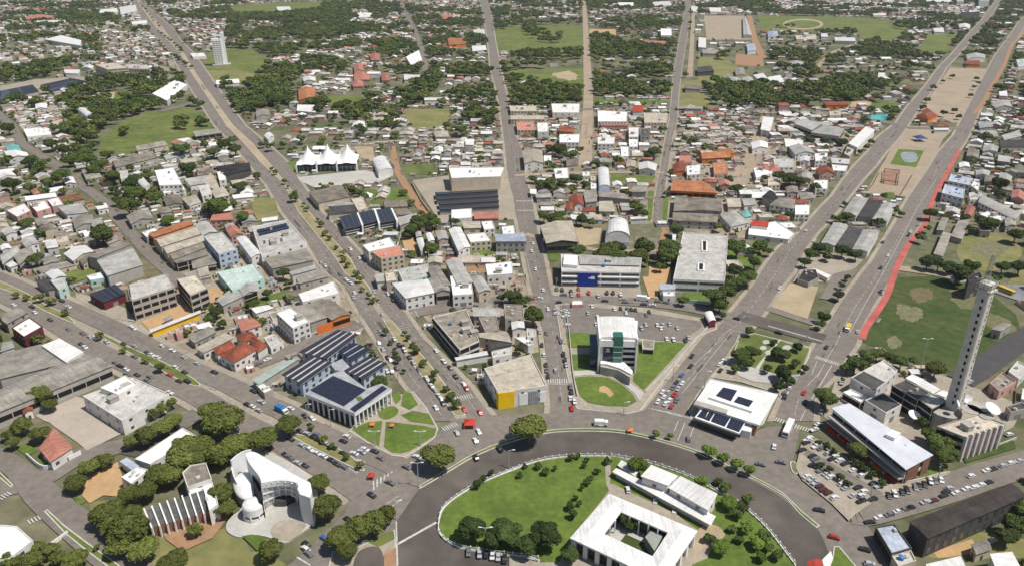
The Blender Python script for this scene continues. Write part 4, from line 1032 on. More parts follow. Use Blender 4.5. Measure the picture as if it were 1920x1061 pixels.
T('d0', '''
mono 8 L g | 190,915 250,880 400,908 325,962 | rise=.6, win='dark', floors=1 | pale grey shed roof with a dark open side at the upper grid corner
mono 8 L g | 315,978 420,918 562,955 525,1010 | rise=.6, win='dark', floors=1
mono 7 W w | 590,1061 720,935 790,958 660,1090 | rise=.3, win=None
flat 6 B b | 450,820 540,815 540,850 455,850 | win='few'
mono 4 T o | 405,755 580,748 592,782 430,785 | win=None | flat red roof beside the orange sand court
hip 5 T o | 1095,850 1180,820 1250,850 1180,885 | win=None | red hipped roof in the sandy esplanade
hip 4 T w | 1130,820 1180,800 1220,830 1160,840 | win=None
hip 4 N b | 1210,905 1320,900 1335,935 1220,935 | win=None
mono 3.5 W w | 1220,945 1330,945 1332,965 1225,965 | win=None
gable 6 L w | 1460,405 1600,402 1602,432 1470,440 | win=None
mono 4 T o | 1450,455 1560,445 1560,480 1455,480 | win=None | red roofed kiosk at the top of the sandy esplanade
mono 6 X g | 1420,95 1560,90 1550,140 1430,140 | win=None
mono 6 W w | 1480,80 1540,80 1540,90 1480,92 | win=None
flat 22 W w | 1555,-30 1630,-30 1632,5 1560,5 | win='few'
flat 14 L g | 1390,0 1440,-5 1445,12 1392,14 | win='few'
mono 7 W w | 1160,-5 1350,0 1350,22 1165,16 | win=None
mono 6 W w | 490,275 640,285 645,310 495,302 | win=None
mono 6 W w | 750,560 850,555 900,590 800,605 | win=None
mono 5 W w | 390,250 440,250 440,275 392,275 | win=None
gable 5 L w | 130,465 270,460 265,490 140,490 | win='few'
gable 6 U w | 0,235 70,235 75,270 0,280 | win='few'
flat 5 B b | 200,260 360,265 350,290 210,290 | win=None
mono 5 W w | 0,570 90,560 120,610 0,620 | win='few'
mono 5 W w | 770,105 870,100 870,115 775,118 | win=None
mono 5 W w | 1215,215 1290,205 1300,240 1225,240 | win=None
gable 6 W w | 1400,180 1500,185 1480,210 1410,208 | win=None
gable 5 L g | 1640,770 1780,740 1800,790 1680,800 | win='few'
mono 5 L g | 1545,900 1640,905 1660,940 1560,945 | win='few'
mono 5 W w | 1700,680 1760,670 1765,710 1705,710 | win='few'
flat 6 M w | 1830,440 1900,435 1900,485 1845,490 | win=None
mono 5 L g | 1720,1000 1850,960 1870,1010 1740,1040 | win='few'
mono 5 L g | 1560,970 1680,960 1700,1010 1570,1010 | win='few'
''')
T('d1', '''
gable 5 L w | 550,545 630,430 738,445 652,572 | rise=1.0, win=None | upper left pale sheet roof of the four between the right avenues
gable 5 L w | 768,595 850,472 945,490 882,612 | rise=1.0, win=None | upper right pale sheet roof of the four between the right avenues
gable 5 L w | 388,770 482,620 592,645 492,792 | rise=1.0, win=None | lower left pale sheet roof of the four between the right avenues
gable 5 L w | 618,818 702,670 822,690 738,838 | rise=1.0, win=None | lower right pale sheet roof of the four between the right avenues
mono 3.8 D g | 660,575 742,448 845,470 765,590 | rise=.3, win=None, over=.2
mono 3.8 D g | 498,790 598,648 700,668 615,815 | rise=.3, win=None, over=.2
hip 4 X g | 215,1030 260,965 352,962 375,1020 300,1061 | win=None
mono 3.2 W w | 315,965 345,958 462,1010 440,1030 | rise=.1, win=None
gable 6 L w | 1548,470 1572,412 1868,555 1825,602 | rise=1.3 | long pale roofed hall at the right side beyond the cycle path
flat 6 W w | 1560,560 1620,535 1745,580 1700,612 | 
flat 8 U w | 1282,400 1305,335 1452,370 1440,442 | | pale blue flat-roofed building above the cycle path bend
flat 8 U w | 1330,312 1350,258 1505,290 1490,345 | 
flat 7 W w | 1495,345 1520,308 1562,330 1552,388 | 
flat 5 L w | 1480,400 1560,390 1610,420 1560,450 1490,450 |
mono 4 G g | 1288,690 1352,702 1290,870 1218,852 | rise=.2, win=None | bare grey concrete strip among trees by the cycle path
mono 4 G g | 1278,580 1332,590 1296,680 1240,675 | rise=.2, win=None
mono 4 G g | 1400,610 1490,595 1432,745 1345,720 | rise=.2, win=None
gable 4 P p | 1440,560 1470,500 1530,520 1500,575 | 
gable 5 G g | 1740,590 1820,580 1830,640 1750,650 | 
gable 5 L w | 1590,50 1700,60 1690,100 1580,95 | 
gable 5 K g | 1480,60 1560,100 1550,150 1460,130 | 
gable 5 W w | 1405,180 1480,180 1490,210 1410,215 | 
gable 5 L w | 1530,235 1640,240 1630,275 1530,270 | 
gable 5 K g | 1600,270 1690,290 1680,330 1590,320 | 
gable 5 L w | 1710,250 1800,280 1790,320 1700,300 | 
mono 5 L g | 1700,120 1790,140 1780,180 1690,165 | 
mono 5 D g | 1700,20 1886,10 1886,60 1720,70 | win='few'
gable 5 P p | 1800,380 1890,400 1890,460 1790,440 | 
mono 5 K g | 1820,200 1900,210 1900,260 1810,250 |
mono 5 G g | 1560,640 1650,660 1640,690 1560,680 | win='few'
hip 4 P p | -10,205 90,200 95,240 0,250 | 
gable 5 W w | 235,135 310,135 305,170 235,168 | 
flat 7 W w | 345,110 440,105 435,160 350,165 | 
flat 6 W w | 470,190 590,200 570,240 480,235 | 
flat 6 L g | 460,135 610,150 600,190 470,180 | 
gable 5 T p | 350,225 480,225 500,260 380,268 | 
flat 6 W w | 335,310 445,305 440,370 350,370 | 
gable 5 L g | 250,250 330,260 320,300 250,295 | 
gable 5 K g | 130,360 220,355 225,400 140,405 | 
hip 5 G g | 225,400 330,400 345,440 240,450 | 
hip 6 G w | 10,490 60,450 200,450 195,520 | 
mono 5 T w | 200,450 290,455 280,485 205,482 | win=None
flat 6 W w | 200,490 310,490 305,560 200,560 | 
flat 6 L w | 40,150 190,150 190,210 50,210 | 
flat 6 W w | 120,0 260,10 260,60 130,60 | 
gable 6 L w | 150,60 300,60 350,110 200,120 | 
flat 6 B b | 0,290 90,290 90,340 0,345 |
gable 4 K g | 80,60 140,60 140,100 80,100 |
flat 5 B b | 600,30 650,60 600,130 560,110 |
mono 4 L g | 480,30 560,40 540,80 480,75 |
''')
T('d2', '''
flat 8 D w | 612,735 700,685 868,770 782,835 | win='few', stuffs=0 | brown flat roof with white edging at the left of the office group
flat 8 L w | 702,683 855,605 955,682 870,768 | win='few', stuffs=1, block=True | pale roof behind the brown white-edged roof
flat 4.5 W w | 552,842 612,818 735,880 682,915 | win='dark', stuffs=0
flat 7 D w | 715,900 850,845 985,935 870,995 | win='few', stuffs=0
flat 10 D g | 915,790 1010,748 1195,850 1105,902 | win='dark', floors=3, stuffs=2 | brown roofed wing with shaded balconies left of the tall tower
flat 10 L g | 1115,895 1210,852 1320,905 1210,965 | win='dark', floors=3, stuffs=1
mono 7 W w | 1012,742 1062,712 1156,755 1105,788 | rise=.1, win=None
mono 7 W w | 1098,790 1158,760 1268,825 1218,856 | rise=.1, win=None
mono 7 W w | 1232,855 1290,828 1335,850 1305,885 | rise=.1, win=None
flat 5 K p | 1635,775 1725,695 1830,765 1705,835 | win='few'
flat 5 L w | 1772,690 1840,610 1930,660 1850,745 | win='few'
flat 5 D g | 1755,945 1870,915 1920,960 1790,990 | win='few'
mono 5 G g | 1640,380 1730,330 1800,350 1720,400 | win='few'
flat 12 X d | 1470,-10 1560,-40 1580,0 1480,30 | win='few'
mono 3 U w | 1340,-5 1440,-20 1480,5 1370,15 | win=None
''')
T('b2', '''
flat 10 W w | 150,262 262,222 395,318 270,372 | floors=3, maxn=50 | white three-storey block with dark window bays
mono 6 G g | 262,215 378,200 530,298 400,335 | rise=.5, win=None
gable 6 K o | 380,198 545,158 700,270 560,315 | rise=1, win='dark', floors=1 | grey roofed workshop with an orange end wall
flat 7 W w | 312,120 575,28 615,112 345,180 | win='few' | long white-walled shop building left of the junction
mono 7 G g | 280,55 380,5 530,-20 420,30 | win=None
mono 4 W w | -40,230 90,205 130,225 0,265 | win=None
flat 4 L w | 60,440 130,415 200,470 110,520 | 
hip 5 T w | -60,430 20,455 90,500 10,555 | win=None
mono 4 M g | -30,760 200,620 330,590 20,790 | win=None, rise=.2 | low pale green roof strip left of the solar roofed complex
flat 4 W g | 0,790 60,770 130,820 60,850 | win=None
hip 8 W w | 1000,42 1270,12 1318,112 1100,155 | rise=2 | white tent-like hipped pavilion above pink shopfronts
gable 8 G g | 1262,12 1385,0 1432,100 1325,112 | win='dark', floors=1
flat 8 W w | 1430,-10 1575,-15 1602,120 1450,130 | maxn=20, floors=2, stuffs=6 | white townhouse with dark roof terrace openings
gable 7 L b | 1580,0 1665,-10 1735,95 1640,115 | win='few'
flat 8 K w | 1300,292 1548,228 1645,465 1500,528 | win='dark', floors=2, stuffs=9 | large stained flat roof with a long dark glazed flank
gable 6 L b | 1590,218 1790,225 1800,290 1600,285 | 
flat 7 K g | 1640,292 1770,280 1790,375 1690,400 | 
gable 6 B b | 1640,440 1640,410 1845,400 1885,480 | win='few'
mono 4 W w | 1462,590 1700,540 1712,570 1475,612 | win=None, rise=.1
flat 5 L w | 1735,545 1886,510 1886,560 1745,590 | 
mono 5 D g | 1700,470 1886,440 1886,500 1740,530 | win='few'
''')
T('c2', '''
gable 5 W w | -10,315 88,322 95,372 0,385 | win='few'
flat 6 L w | 108,372 170,378 178,432 112,438 | 
flat 8 K g | -60,195 80,200 85,290 -50,300 | 
flat 5 W w | 20,440 120,430 160,490 120,500 | win='few'
flat 3 W p | 445,165 522,165 526,198 440,200 | win=None, stuffs=0 | small pinkish gatehouse left of the curved car park
flat 4 K w | 955,455 1050,460 1045,525 962,520 | win='dark', stuffs=0 | small brown-topped kiosk right of the office block
mono 5 U w | 1085,52 1205,48 1205,92 1090,95 | 
flat 4 W w | 1110,100 1200,100 1200,135 1115,135 | 
arch 4 W r | 1412,268 1478,258 1505,325 1450,335 | rise=1.5, win=None | small arched white gatehouse with a red base at the street corner
''')
T('x', '''
flat 9 B w | 908,690 996,663 1025,722 934,735 | win='few', stuffs=0 | big stained beige roof over a bright yellow front wall
flat 9 U w | 1562,768 1590,759 1746,852 1700,875 | win='dark', floors=2, stuffs=2, maxn=80 | long pale blue-roofed office with red panels facing the car park
flat 12 B c | 1757,798 1808,818 1886,794 1836,775 | win='tall', floors=3, stuffs=9 | ribbed concrete block beside the tall tower
gable 9 Z d | 1703,978 1895,905 1925,930 1740,1010 | rise=.6, win='tall', floors=2, maxn=60 | huge dark brown roofed hall at the lower right
flat 6 U d | 1642,987 1677,981 1710,1026 1672,1037 | win='dark', floors=1, stuffs=1 | small bluish flat roof beside the huge blackish hall
flat 5 L b | 1672,1040 1708,1030 1718,1050 1685,1061 | win='few'
mono 6 W w | 1855,1040 1898,1034 1925,1085 1875,1090 | win='few'
gable 5.6 R w | 1407,424 1412,414 1442,417 1440,427 | win=None, rise=.3, block=False, name='building'
mono 5 W w | 1735,1060 1800,1045 1830,1100 1750,1110 | win='few'
gable 4 G b | 1820,1020 1850,1010 1860,1030 1830,1040 |
flat 4 W w | 1405,423 1455,415 1490,437 1478,449 1403,440 | stuffs=2, win='few' | petrol station with red trimmed white canopies
mono 3.5 W w | 1148,884 1155,877 1342,968 1333,985 | rise=.2, win=None, over=1.2 | long white carport beside the courtyard building
mono 3.5 W w | 1158,873 1165,862 1200,880 1190,893 | rise=.2, win=None
mono 6.5 W w | 1201,896 1221,871 1272,892 1252,913 | rise=.9, win='few', name='building' | left white wing of the low annexe behind the carport
mono 6.5 W w | 1253,914 1275,895 1345,929 1328,957 | rise=.9, win='few', name='building' | right white wing of the low annexe behind the carport
gable 5 R w | 1513,1053 1540,1048 1545,1075 1515,1080 | win=None | red topped booth at the bottom edge near the grass wedge
mono 4 W w | 1541,1050 1558,1033 1562,1048 1548,1075 | win=None, rise=.2
''')
# ---------------------------------------------------------------- landmark buildings
def to_local(root, p):
    th = root.rotation_euler[2]; x = p[0] - root.location[0]; y = p[1] - root.location[1]
    return (x * math.cos(-th) - y * math.sin(-th), x * math.sin(-th) + y * math.cos(-th))
def panel(root, A, B, t0, t1, z0, z1, m, name='wall_panel', out=.12, thick=.25):
    """upright slab on the line A->B (world), sitting proud of it towards the right-hand side"""
    A = Vector(to_local(root, A)); B = Vector(to_local(root, B)); d = (B - A); L = d.length; d /= L; nrm = Vector((d.y, -d.x))
    c = A + d * L * (t0 + t1) / 2 + nrm * out; b = MB(); b.box((0, 0, 0), (L * (t1 - t0), thick, z1 - z0))
    return b.build(name, m, root, (c.x, c.y, (z0 + z1) / 2), math.atan2(d.y, d.x))
def flatpart(root, name, m, pw, z, th=.12):
    pts = ccw([to_local(root, p) for p in pw]); b = MB(); b.prism(pts, z - th, z, 0, bottom=True); return b.build(name, m, root)
def block(root, name, m, pw, z0, z1, top=None):
    pts = ccw([to_local(root, p) for p in pw]); b = MB(); b.prism(pts, z0, z1, 0, top=1 if top else None); return b.build(name, [m, top] if top else m, root)
def gq(tile, s, h):
    p = qg(tile, s, h)
    return p + [(p[0][0] + p[2][0] - p[1][0], p[0][1] + p[2][1] - p[1][1])] if len(p) == 3 else p
def rootat(name, label, cat, xy, th=0.0):
    r = ob(name, None, None, (xy[0], xy[1], 0), th); tag(r, label, cat); return r
def quadrows(root, pw, z, n, fill, m, name='solar_panel', tilt=.35, swap=False):
    p = [to_local(root, k) for k in pw]
    if swap: p = p[1:] + p[:1]
    L = lambda A_, B_, t: (A_[0] + (B_[0] - A_[0]) * t, A_[1] + (B_[1] - A_[1]) * t)
    for j in range(n):
        t0, t1 = (j + (1 - fill) / 2) / n, (j + 1 - (1 - fill) / 2) / n
        a, b_, c, d = L(p[0], p[3], t0), L(p[1], p[2], t0), L(p[1], p[2], t1), L(p[0], p[3], t1)
        bb = MB(); q4 = ccw([a, b_, c, d]); bb.prism(q4, z, z + .12, 0, bottom=True); bb.build(name, m, root)
M_GGLASS = mat('green_glass', (.04, .15, .12), .15, .15, .2, spec=.6)
M_BGLASS = mat('dark_blue_glass', (.02, .035, .09), .12, .15, .2, spec=.6)
M_BLUEP = mat('royal_blue_panel', (.012, .04, .30), .5, .15, .3)
M_YEL = mat('bright_yellow_paint', (.85, .55, .01), .6, .1, .3)
M_ORG = mat('orange_paint', (.75, .20, .05), .6, .15, .4)
M_REDP = mat('red_paint', (.50, .05, .03), .6, .15, .4)
def near_face(root_label, tile, s, h): return BY[root_label], qg(tile, s, h)

# yellow front, blue front, orange end, red panels, exchange ribs
r, (a, c) = near_face('big stained beige roof over a bright yellow front wall', 'x', '934,735 1025,722', 9)
panel(r, a, c, .0, .33, 0, 8.6, M_YEL, 'yellow_wall', .2, .4); panel(r, a, c, .43, .60, 0.3, 6.5, M_WHITE, 'white_panel'); panel(r, a, c, .63, .83, .3, 7, mat('grey_louvre', (.35, .37, .40), .6, .2, .4, .3), 'louvre'); panel(r, a, c, .86, .99, .3, 6, M_WHITE, 'white_panel')
r0 = qg('x', '908,690', 9)[0]; panel(r, r0, a, .93, 1.0, 0, 8.6, M_YEL, 'yellow_wall', .2, .4)
for t in (.33, .66):
    pa = [G(908 + 26 * t, 690 + 45 * t, 9), G(996 + 29 * t, 663 + 59 * t, 9)]; pa2 = [(p[0] + .5, p[1] + .3) for p in pa]
    flatpart(r, 'gutter', wallm('g'), [pa[0], pa[1], pa2[1], pa2[0]], 8.62, .1)
r, (a, c) = near_face('long white building with a royal blue front panel', 'c1', '365,975 945,985', 10.5)
panel(r, a, c, .21, .46, .2, 9.4, M_BLUEP, 'blue_panel', .3, .5); panel(r, a, c, .375, .425, 5.6, 7.4, M_WHITE, 'sign_mark', .62, .1); panel(r, a, c, .345, .375, 6.0, 6.6, M_WHITE, 'sign_mark', .62, .1)
flatpart(r, 'roof_block', M_WHITE, gq('c1', '385,855 485,862 480,935 375,925', 12), 12, 1.6)
flatpart(r, 'roof_sheet', roofm('L'), gq('c1', '490,858 945,885 940,935 500,925', 11), 11.0, .3)
for z in (3.6, 7.2): panel(r, a, c, .0, .2, z - .25, z + .25, M_WHITE, 'ledge', .6, 1.1); panel(r, a, c, .47, .99, z - .25, z + .25, M_WHITE, 'ledge', .6, 1.1)
r, (a, c) = near_face('grey roofed workshop with an orange end wall', 'b2', '445,352 560,316', 6)
panel(r, a, c, 0, 1, 0, 5.4, M_ORG, 'orange_wall', .1, .3)
r, (a, c) = near_face('long pale blue-roofed office with red panels facing the car park', 'x', '1562,768 1700,875', 9)
panel(r, a, c, .02, .98, 0, 1.2, wallm('b'), 'low_wall', 1.0, 1.6)
for t0, t1, m_ in ((.02, .16, M_REDP), (.2, .3, M_REDP), (.36, .5, MATS['royal_blue_panel'] if 0 else mat('teal_panel', (.03, .14, .22), .4, .2)), (.52, .62, M_REDP), (.68, .78, M_ORG), (.84, .97, M_REDP)):
    panel(r, a, c, t0, t1, .1, 1.7, m_, 'awning_panel', 1.6, 2.2)
for z in (3.2, 6.2): panel(r, a, c, 0, 1, z, z + .5, wallm('g'), 'ledge', 1.3, 2.6)
a2, c2 = qg('x', '1700,875 1746,852', 9); panel(r, a2, c2, .05, .55, 0, 8.4, wallm('k'), 'brick_wall', .12, .3); panel(r, a2, c2, .68, .98, 0, 8.4, wallm('k'), 'brick_wall', .12, .3)
flatpart(r, 'roof_sheet', mat('pale_steel_roof', (.66, .67, .71), .5, .12, .15, .08), gq('x', '1559,764 1592,755 1750,852 1699,880', 9.4), 9.4, .35)
flatpart(r, 'roof_box', M_WHITE, gq('d3', '865,90 910,55 975,80 930,120', 11), 11, 1.6)
r, (a, c) = near_face('ribbed concrete block beside the tall tower', 'x', '1808,818 1886,794', 12)
for i in range(7): panel(r, a, c, i / 7 + .02, i / 7 + .045, 0, 12.3, M_WHITE, 'rib', .5, 1.0)
for i in range(6): panel(r, a, c, i / 7 + .07, i / 7 + .13, .5, 11, wallm('p'), 'wall_panel', .12, .2)
a, c = qg('x', '1757,798 1808,818', 12)
for z in (2, 5.5, 9): panel(r, a, c, 0.02, 1, z, z + 1.6, M_DARK, 'window_band', .1, .2)
for (x, y, w_) in ((1838, 762, 5), (1822, 766, 4), (1850, 778, 3)):
    p = G(x, y, 12); l_ = to_local(r, p); bb = MB(); bb.cyl((0, 0), w_, 0, .25, 20); bb.build('roof_drum', M_CONC if w_ < 5 else MATS['grey_metal'] if 'grey_metal' in MATS else M_CONC, r, (l_[0], l_[1], 11.6))
# satellite dishes, each a thing
DM = MB(); N_ = 18
for k in range(5):
    r0_, r1_ = k / 5, (k + 1) / 5
    for i in range(N_):
        a0, a1 = 2 * math.pi * i / N_, 2 * math.pi * (i + 1) / N_
        DM.poly([(r0_ * math.cos(a0), r0_ * math.sin(a0), .3 * r0_ ** 2), (r1_ * math.cos(a0), r1_ * math.sin(a0), .3 * r1_ ** 2), (r1_ * math.cos(a1), r1_ * math.sin(a1), .3 * r1_ ** 2), (r0_ * math.cos(a1), r0_ * math.sin(a1), .3 * r0_ ** 2)])
DISH = DM.mesh('dish', M_WHITE)
for (tile, s, h, rad, rot, lab) in (('d2', '1467,880', 4, 2.6, (1.25, 0, .2), 'upright white satellite dish right of the foot of the tall tower'), ('d2', '1648,970', 13.5, 3.3, (.45, .0, .5), 'large tilted white satellite dish on the ribbed concrete block roof'), ('d2', '1075,1018', 3.5, 2.8, (.35, 0, .4), 'white satellite dish in the yard left of the tall tower'), ('d2', '1395,925', 14, 1.6, (1.0, 0, 1), 'small white satellite dish at the tower base')):
    p = qg(tile, s, h)[0]; r = rootat('satellite_dish', lab, 'satellite dish', p); r['group'] = 'satellite dishes around the tall tower'
    o = ob('dish', DISH, r, (0, 0, h)); o.rotation_euler = rot; o.scale = (rad,) * 3
    bb = MB(); bb.bar((0, 0, 0 if h < 10 else 11.5), (0, 0, h), .25); bb.build('mast', M_METAL, r)

# the tall tower -------------------------------------------------------
tb = G(1779, 792); lo, hi = 20, 140
for _ in range(40):
    mid = (lo + hi) / 2
    if P(tb[0], tb[1], mid)[1] > 530: lo = mid
    else: hi = mid
TH_ = lo; r = rootat('tower', 'very tall slim concrete tower with rows of small dark openings', 'tower', tb, R(33)); raster(occ, [(tb[0] - 8, tb[1] - 8), (tb[0] + 8, tb[1] - 8), (tb[0] + 8, tb[1] + 8), (tb[0] - 8, tb[1] + 8)], 5)
M_TOW = mat('tower_concrete', (.68, .64, .56), .9, .2, .25, 0, (.58, .545, .475), streak=.15)
bb = MB(); w0, w1 = 2.75, 2.4
for sgn in range(4):
    pass
def ring_(w, z, ch=.5): return [(-w + ch, -w, z), (w - ch, -w, z), (w, -w + ch, z), (w, w - ch, z), (w - ch, w, z), (-w + ch, w, z), (-w, w - ch, z), (-w, -w + ch, z)]
lv = [(w0, 0), (w0, 8), (w0 - .1, 20), (w0 - .35, TH_ * .5), (w1, TH_ - 6), (w1 + .1, TH_)]
for (wa, za), (wb, zb) in zip(lv, lv[1:]):
    A_, B_ = ring_(wa, za), ring_(wb, zb)
    for i in range(8): bb.poly([A_[i], A_[(i + 1) % 8], B_[(i + 1) % 8], B_[i]])
bb.poly(ring_(w1 + .1, TH_)); bb.build('shaft', M_TOW, r)
OPN = winmesh(.85, 1.6, M_DARK); OPS = winmesh(.6, .95, M_DARK)
for i in range(16):
    z = 12 + i * (TH_ - 16) / 16; w = float(np.interp(z, [k[1] for k in lv], [k[0] for k in lv]))
    ob('opening', OPN, r, (-w + .02, -.6, z), math.pi / 2); ob('opening', OPS, r, (.5, -w + .02, z + 1.0), 0)
    if i % 2: ob('opening', OPS, r, (1.1, -w + .02, z - .8), 0)
bb = MB()
for i in range(12):
    pass
bb.prism([(-3.0, -3.0), (3.0, -3.0), (3.0, 3.0), (-3.0, 3.0)], TH_ - 3.2, TH_ - 2.6, 0, bottom=True); bb.build('gallery', M_TOW, r)
bb = MB(); e = 2.9; zt = TH_ + .2
for (x, y) in ((-e, -e), (0, -e), (e, -e), (e, 0), (e, e), (0, e), (-e, e), (-e, 0)): bb.bar((x, y, TH_ - 2.6), (x, y, TH_ + 1.0), .1)
for z in (TH_ - .6, TH_ + 1.0):
    for a_, c_ in (((-e, -e), (e, -e)), ((e, -e), (e, e)), ((e, e), (-e, e)), ((-e, e), (-e, -e))): bb.bar((*a_, z), (*c_, z), .09)
bb.build('railing', mat('grey_steel', (.35, .35, .34), .5, .2), r)
bb = MB(); mw = .9
for (x, y) in ((-mw, -mw), (mw, -mw), (mw, mw), (-mw, mw)): bb.bar((x - .6, y + .6, TH_), (x * .5 - .6, y * .5 + .6, TH_ + 12), .1)
for k in range(8):
    z = TH_ + k * 1.5; s0 = mw * (1 - k / 16); s1 = mw * (1 - (k + 1) / 16)
    cs = [(-1, -1), (1, -1), (1, 1), (-1, 1)]
    for i in range(4):
        a_, c_ = cs[i], cs[(i + 1) % 4]; bb.bar((a_[0] * s0 - .6, a_[1] * s0 + .6, z), (c_[0] * s1 - .6, c_[1] * s1 + .6, z + 1.5), .07)
bb.build('lattice_mast', MATS['grey_steel'], r)
bb = MB(); bb.cyl((0, 0), 6.5, 0, 8, 20); bb.build('round_base', wallm('g'), r, (-4.5, .8, 0))
for z, x, y in ((TH_ - 8, 2.4, 1), (TH_ - 26, 2.6, .5), (TH_ - 5, 2.8, -1)):
    o = ob('dish', DISH, r, (x, y, z)); o.scale = (.7,) * 3; o.rotation_euler = (1.3, 0, 1.6)

# office block with the green glass strip ------------------------------
base = gq('c2', '660,285 928,305 920,432 650,425', 20)
base = ccw(base); ctr = (sum(p[0] for p in base) / 4, sum(p[1] for p in base) / 4)
FL, FR = qg('c2', '650,425 920,432', 20); th = math.atan2(FR[1] - FL[1], FR[0] - FL[0])
r = rootat('office_block', 'white office block with a green glass strip and curved white entrance canopy', 'office block', ctr, th); raster(occ, base, 5, 2)
pl = [to_local(r, p) for p in base]; fl, fr = to_local(r, FL), to_local(r, FR); hw = (fr[0] - fl[0]) / 2; fy = (fl[1] + fr[1]) / 2; by = max(p[1] for p in pl)
block(r, 'wall', M_WHITE, base, -.3, 19)
bb = MB(); N_ = 12; prev = None
for j in range(N_ + 1):
    t = j / N_; x = fl[0] - .5 + (2 * hw + 1) * t; z = 19.4 + .6 * math.sin(math.pi * t); cur = ((x, fy - 1, z), (x, by + .5, z))
    if prev: bb.poly([prev[0], cur[0], cur[1], prev[1]]); bb.poly([(prev[0][0], fy - 1, 18.6), (cur[0][0], fy - 1, 18.6), cur[0], prev[0]])
    prev = cur
bb.poly([(fl[0] - .5, by + .5, 18.6), (fl[0] - .5, fy - 1, 18.6), (fl[0] - .5, fy - 1, 19.4), (fl[0] - .5, by + .5, 19.4)]); bb.build('roof', roofm('W'), r)
def fb(name, m, x0, x1, z0, z1, y0, y1): bb = MB(); bb.box(((x0 + x1) / 2, (y0 + y1) / 2, (z0 + z1) / 2), (x1 - x0, y1 - y0, z1 - z0)); return bb.build(name, m, r)
W_ = 2 * hw; L0 = fl[0]
fb('glass_strip', M_GGLASS, L0 + W_ * .37, L0 + W_ * .62, 3, 20.6, fy - 2.2, fy + 3)
for z in (6, 9, 12, 15): fb('mullion', M_WHITE, L0 + W_ * .37, L0 + W_ * .62, z, z + .15, fy - 2.3, fy - 2.15)
fb('blue_glass', M_BGLASS, L0 + W_ * .10, L0 + W_ * .36, 3, 14.5, fy - .5, fy + 1)
fb('sign_mark', M_WHITE, L0 + W_ * .17, L0 + W_ * .29, 11.2, 11.7, fy - .62, fy - .5); fb('sign_mark', M_WHITE, L0 + W_ * .19, L0 + W_ * .27, 12.2, 13.0, fy - .62, fy - .5)
for k in range(4): fb('window_band', M_DARK, L0 + W_ * .65, L0 + W_ * .98, 3.2 + k * 3.1, 4.9 + k * 3.1, fy - .08, fy + .3)
fb('white_frame', M_WHITE, L0 - .6, L0 + .2, 0, 19.6, fy - 2.5, by); fb('white_frame', M_WHITE, L0 + W_ - .2, L0 + W_ + .6, 0, 19.6, fy - 2.5, by)
fb('parapet', M_WHITE, L0 - .6, L0 + W_ * .36, 15, 18.4, fy - 2.2, fy + .1); fb('parapet', M_WHITE, L0 + W_ * .63, L0 + W_ + .6, 15, 18.4, fy - 2.2, fy + .1)
fb('shade_block', M_BGLASS, L0 - 4.2, L0 - .65, 0, 11, fy + 1.5, by - 3)  # dark block added where the office's own cast shadow lies
cp_ = qg('c2', '655,595 720,598 830,628 890,690 885,718 800,672 700,640 650,635', 6); flatpart(r, 'canopy', M_WHITE, cp_, 6.2, .5)
cw = qg('c2', '655,640 700,650 790,690 868,740 868,760 780,705 700,690 650,680', 3.5); block(r, 'entrance_wall', M_CONC, cw, 0, 5.4)
cd = qg('c2', '720,690 770,680 815,712 800,740 725,725', 1); block(r, 'entrance', M_DARK, cd, 0, 2.6)

# white hall with solar squares ----------------------------------------
base = gq('K', '240,510 825,638 665,905 95,722', 6.5); ctr = (sum(p[0] for p in base) / 4, sum(p[1] for p in base) / 4)
r = rootat('civic_hall', 'white flat-roofed hall with two solar squares and a solar row', 'hall', ctr, 0); raster(occ, base, 5, 2)
ib = inset(ccw(base), 2.0); block(r, 'wall', M_WHITE, ib, 0, 5.6); block(r, 'roof', M_WHITE, base, 5.5, 6.5, roofm('W', True)); 
block(r, 'raised_roof', M_WHITE, gq('K', '335,535 690,635 600,785 230,665', 7.6), 6.4, 7.6, roofm('W', True)); 
flatpart(r, 'solar_panel', M_SOLAR, gq('K', '352,577 472,605 418,695 288,648', 7.9), 7.9); flatpart(r, 'solar_panel', M_SOLAR, gq('K', '482,655 612,695 575,745 443,702', 7.9), 7.9)
block(r, 'lower_roof', M_WHITE, gq('K', '175,745 548,870 490,978 103,838', 5.2), 4.4, 5.2, roofm('W', True))
for s in ('178,765 222,785 190,850 125,828', '238,778 280,790 232,868 190,852', '285,795 415,835 365,915 245,870', '420,842 540,875 488,962 378,922'): flatpart(r, 'solar_panel', M_SOLAR, gq('K', s, 5.5), 5.5)
flatpart(r, 'grey_strip', wallm('g'), gq('K', '115,688 390,772 380,808 95,725', 6.9), 6.9, .4)
gp = inset(ccw(gq('K', '175,745 548,870 490,978 103,838', 5.2)), 1.6); block(r, 'glass_front', M_GLASS, gp, 0, 4.4)
block(r, 'brick_wall', wallm('k'), gq('K', '600,895 650,905 625,955 595,950', 3), 0, 4.5); block(r, 'annexe', M_WHITE, gq('K', '545,880 615,890 590,965 505,945', 4), 0, 4)

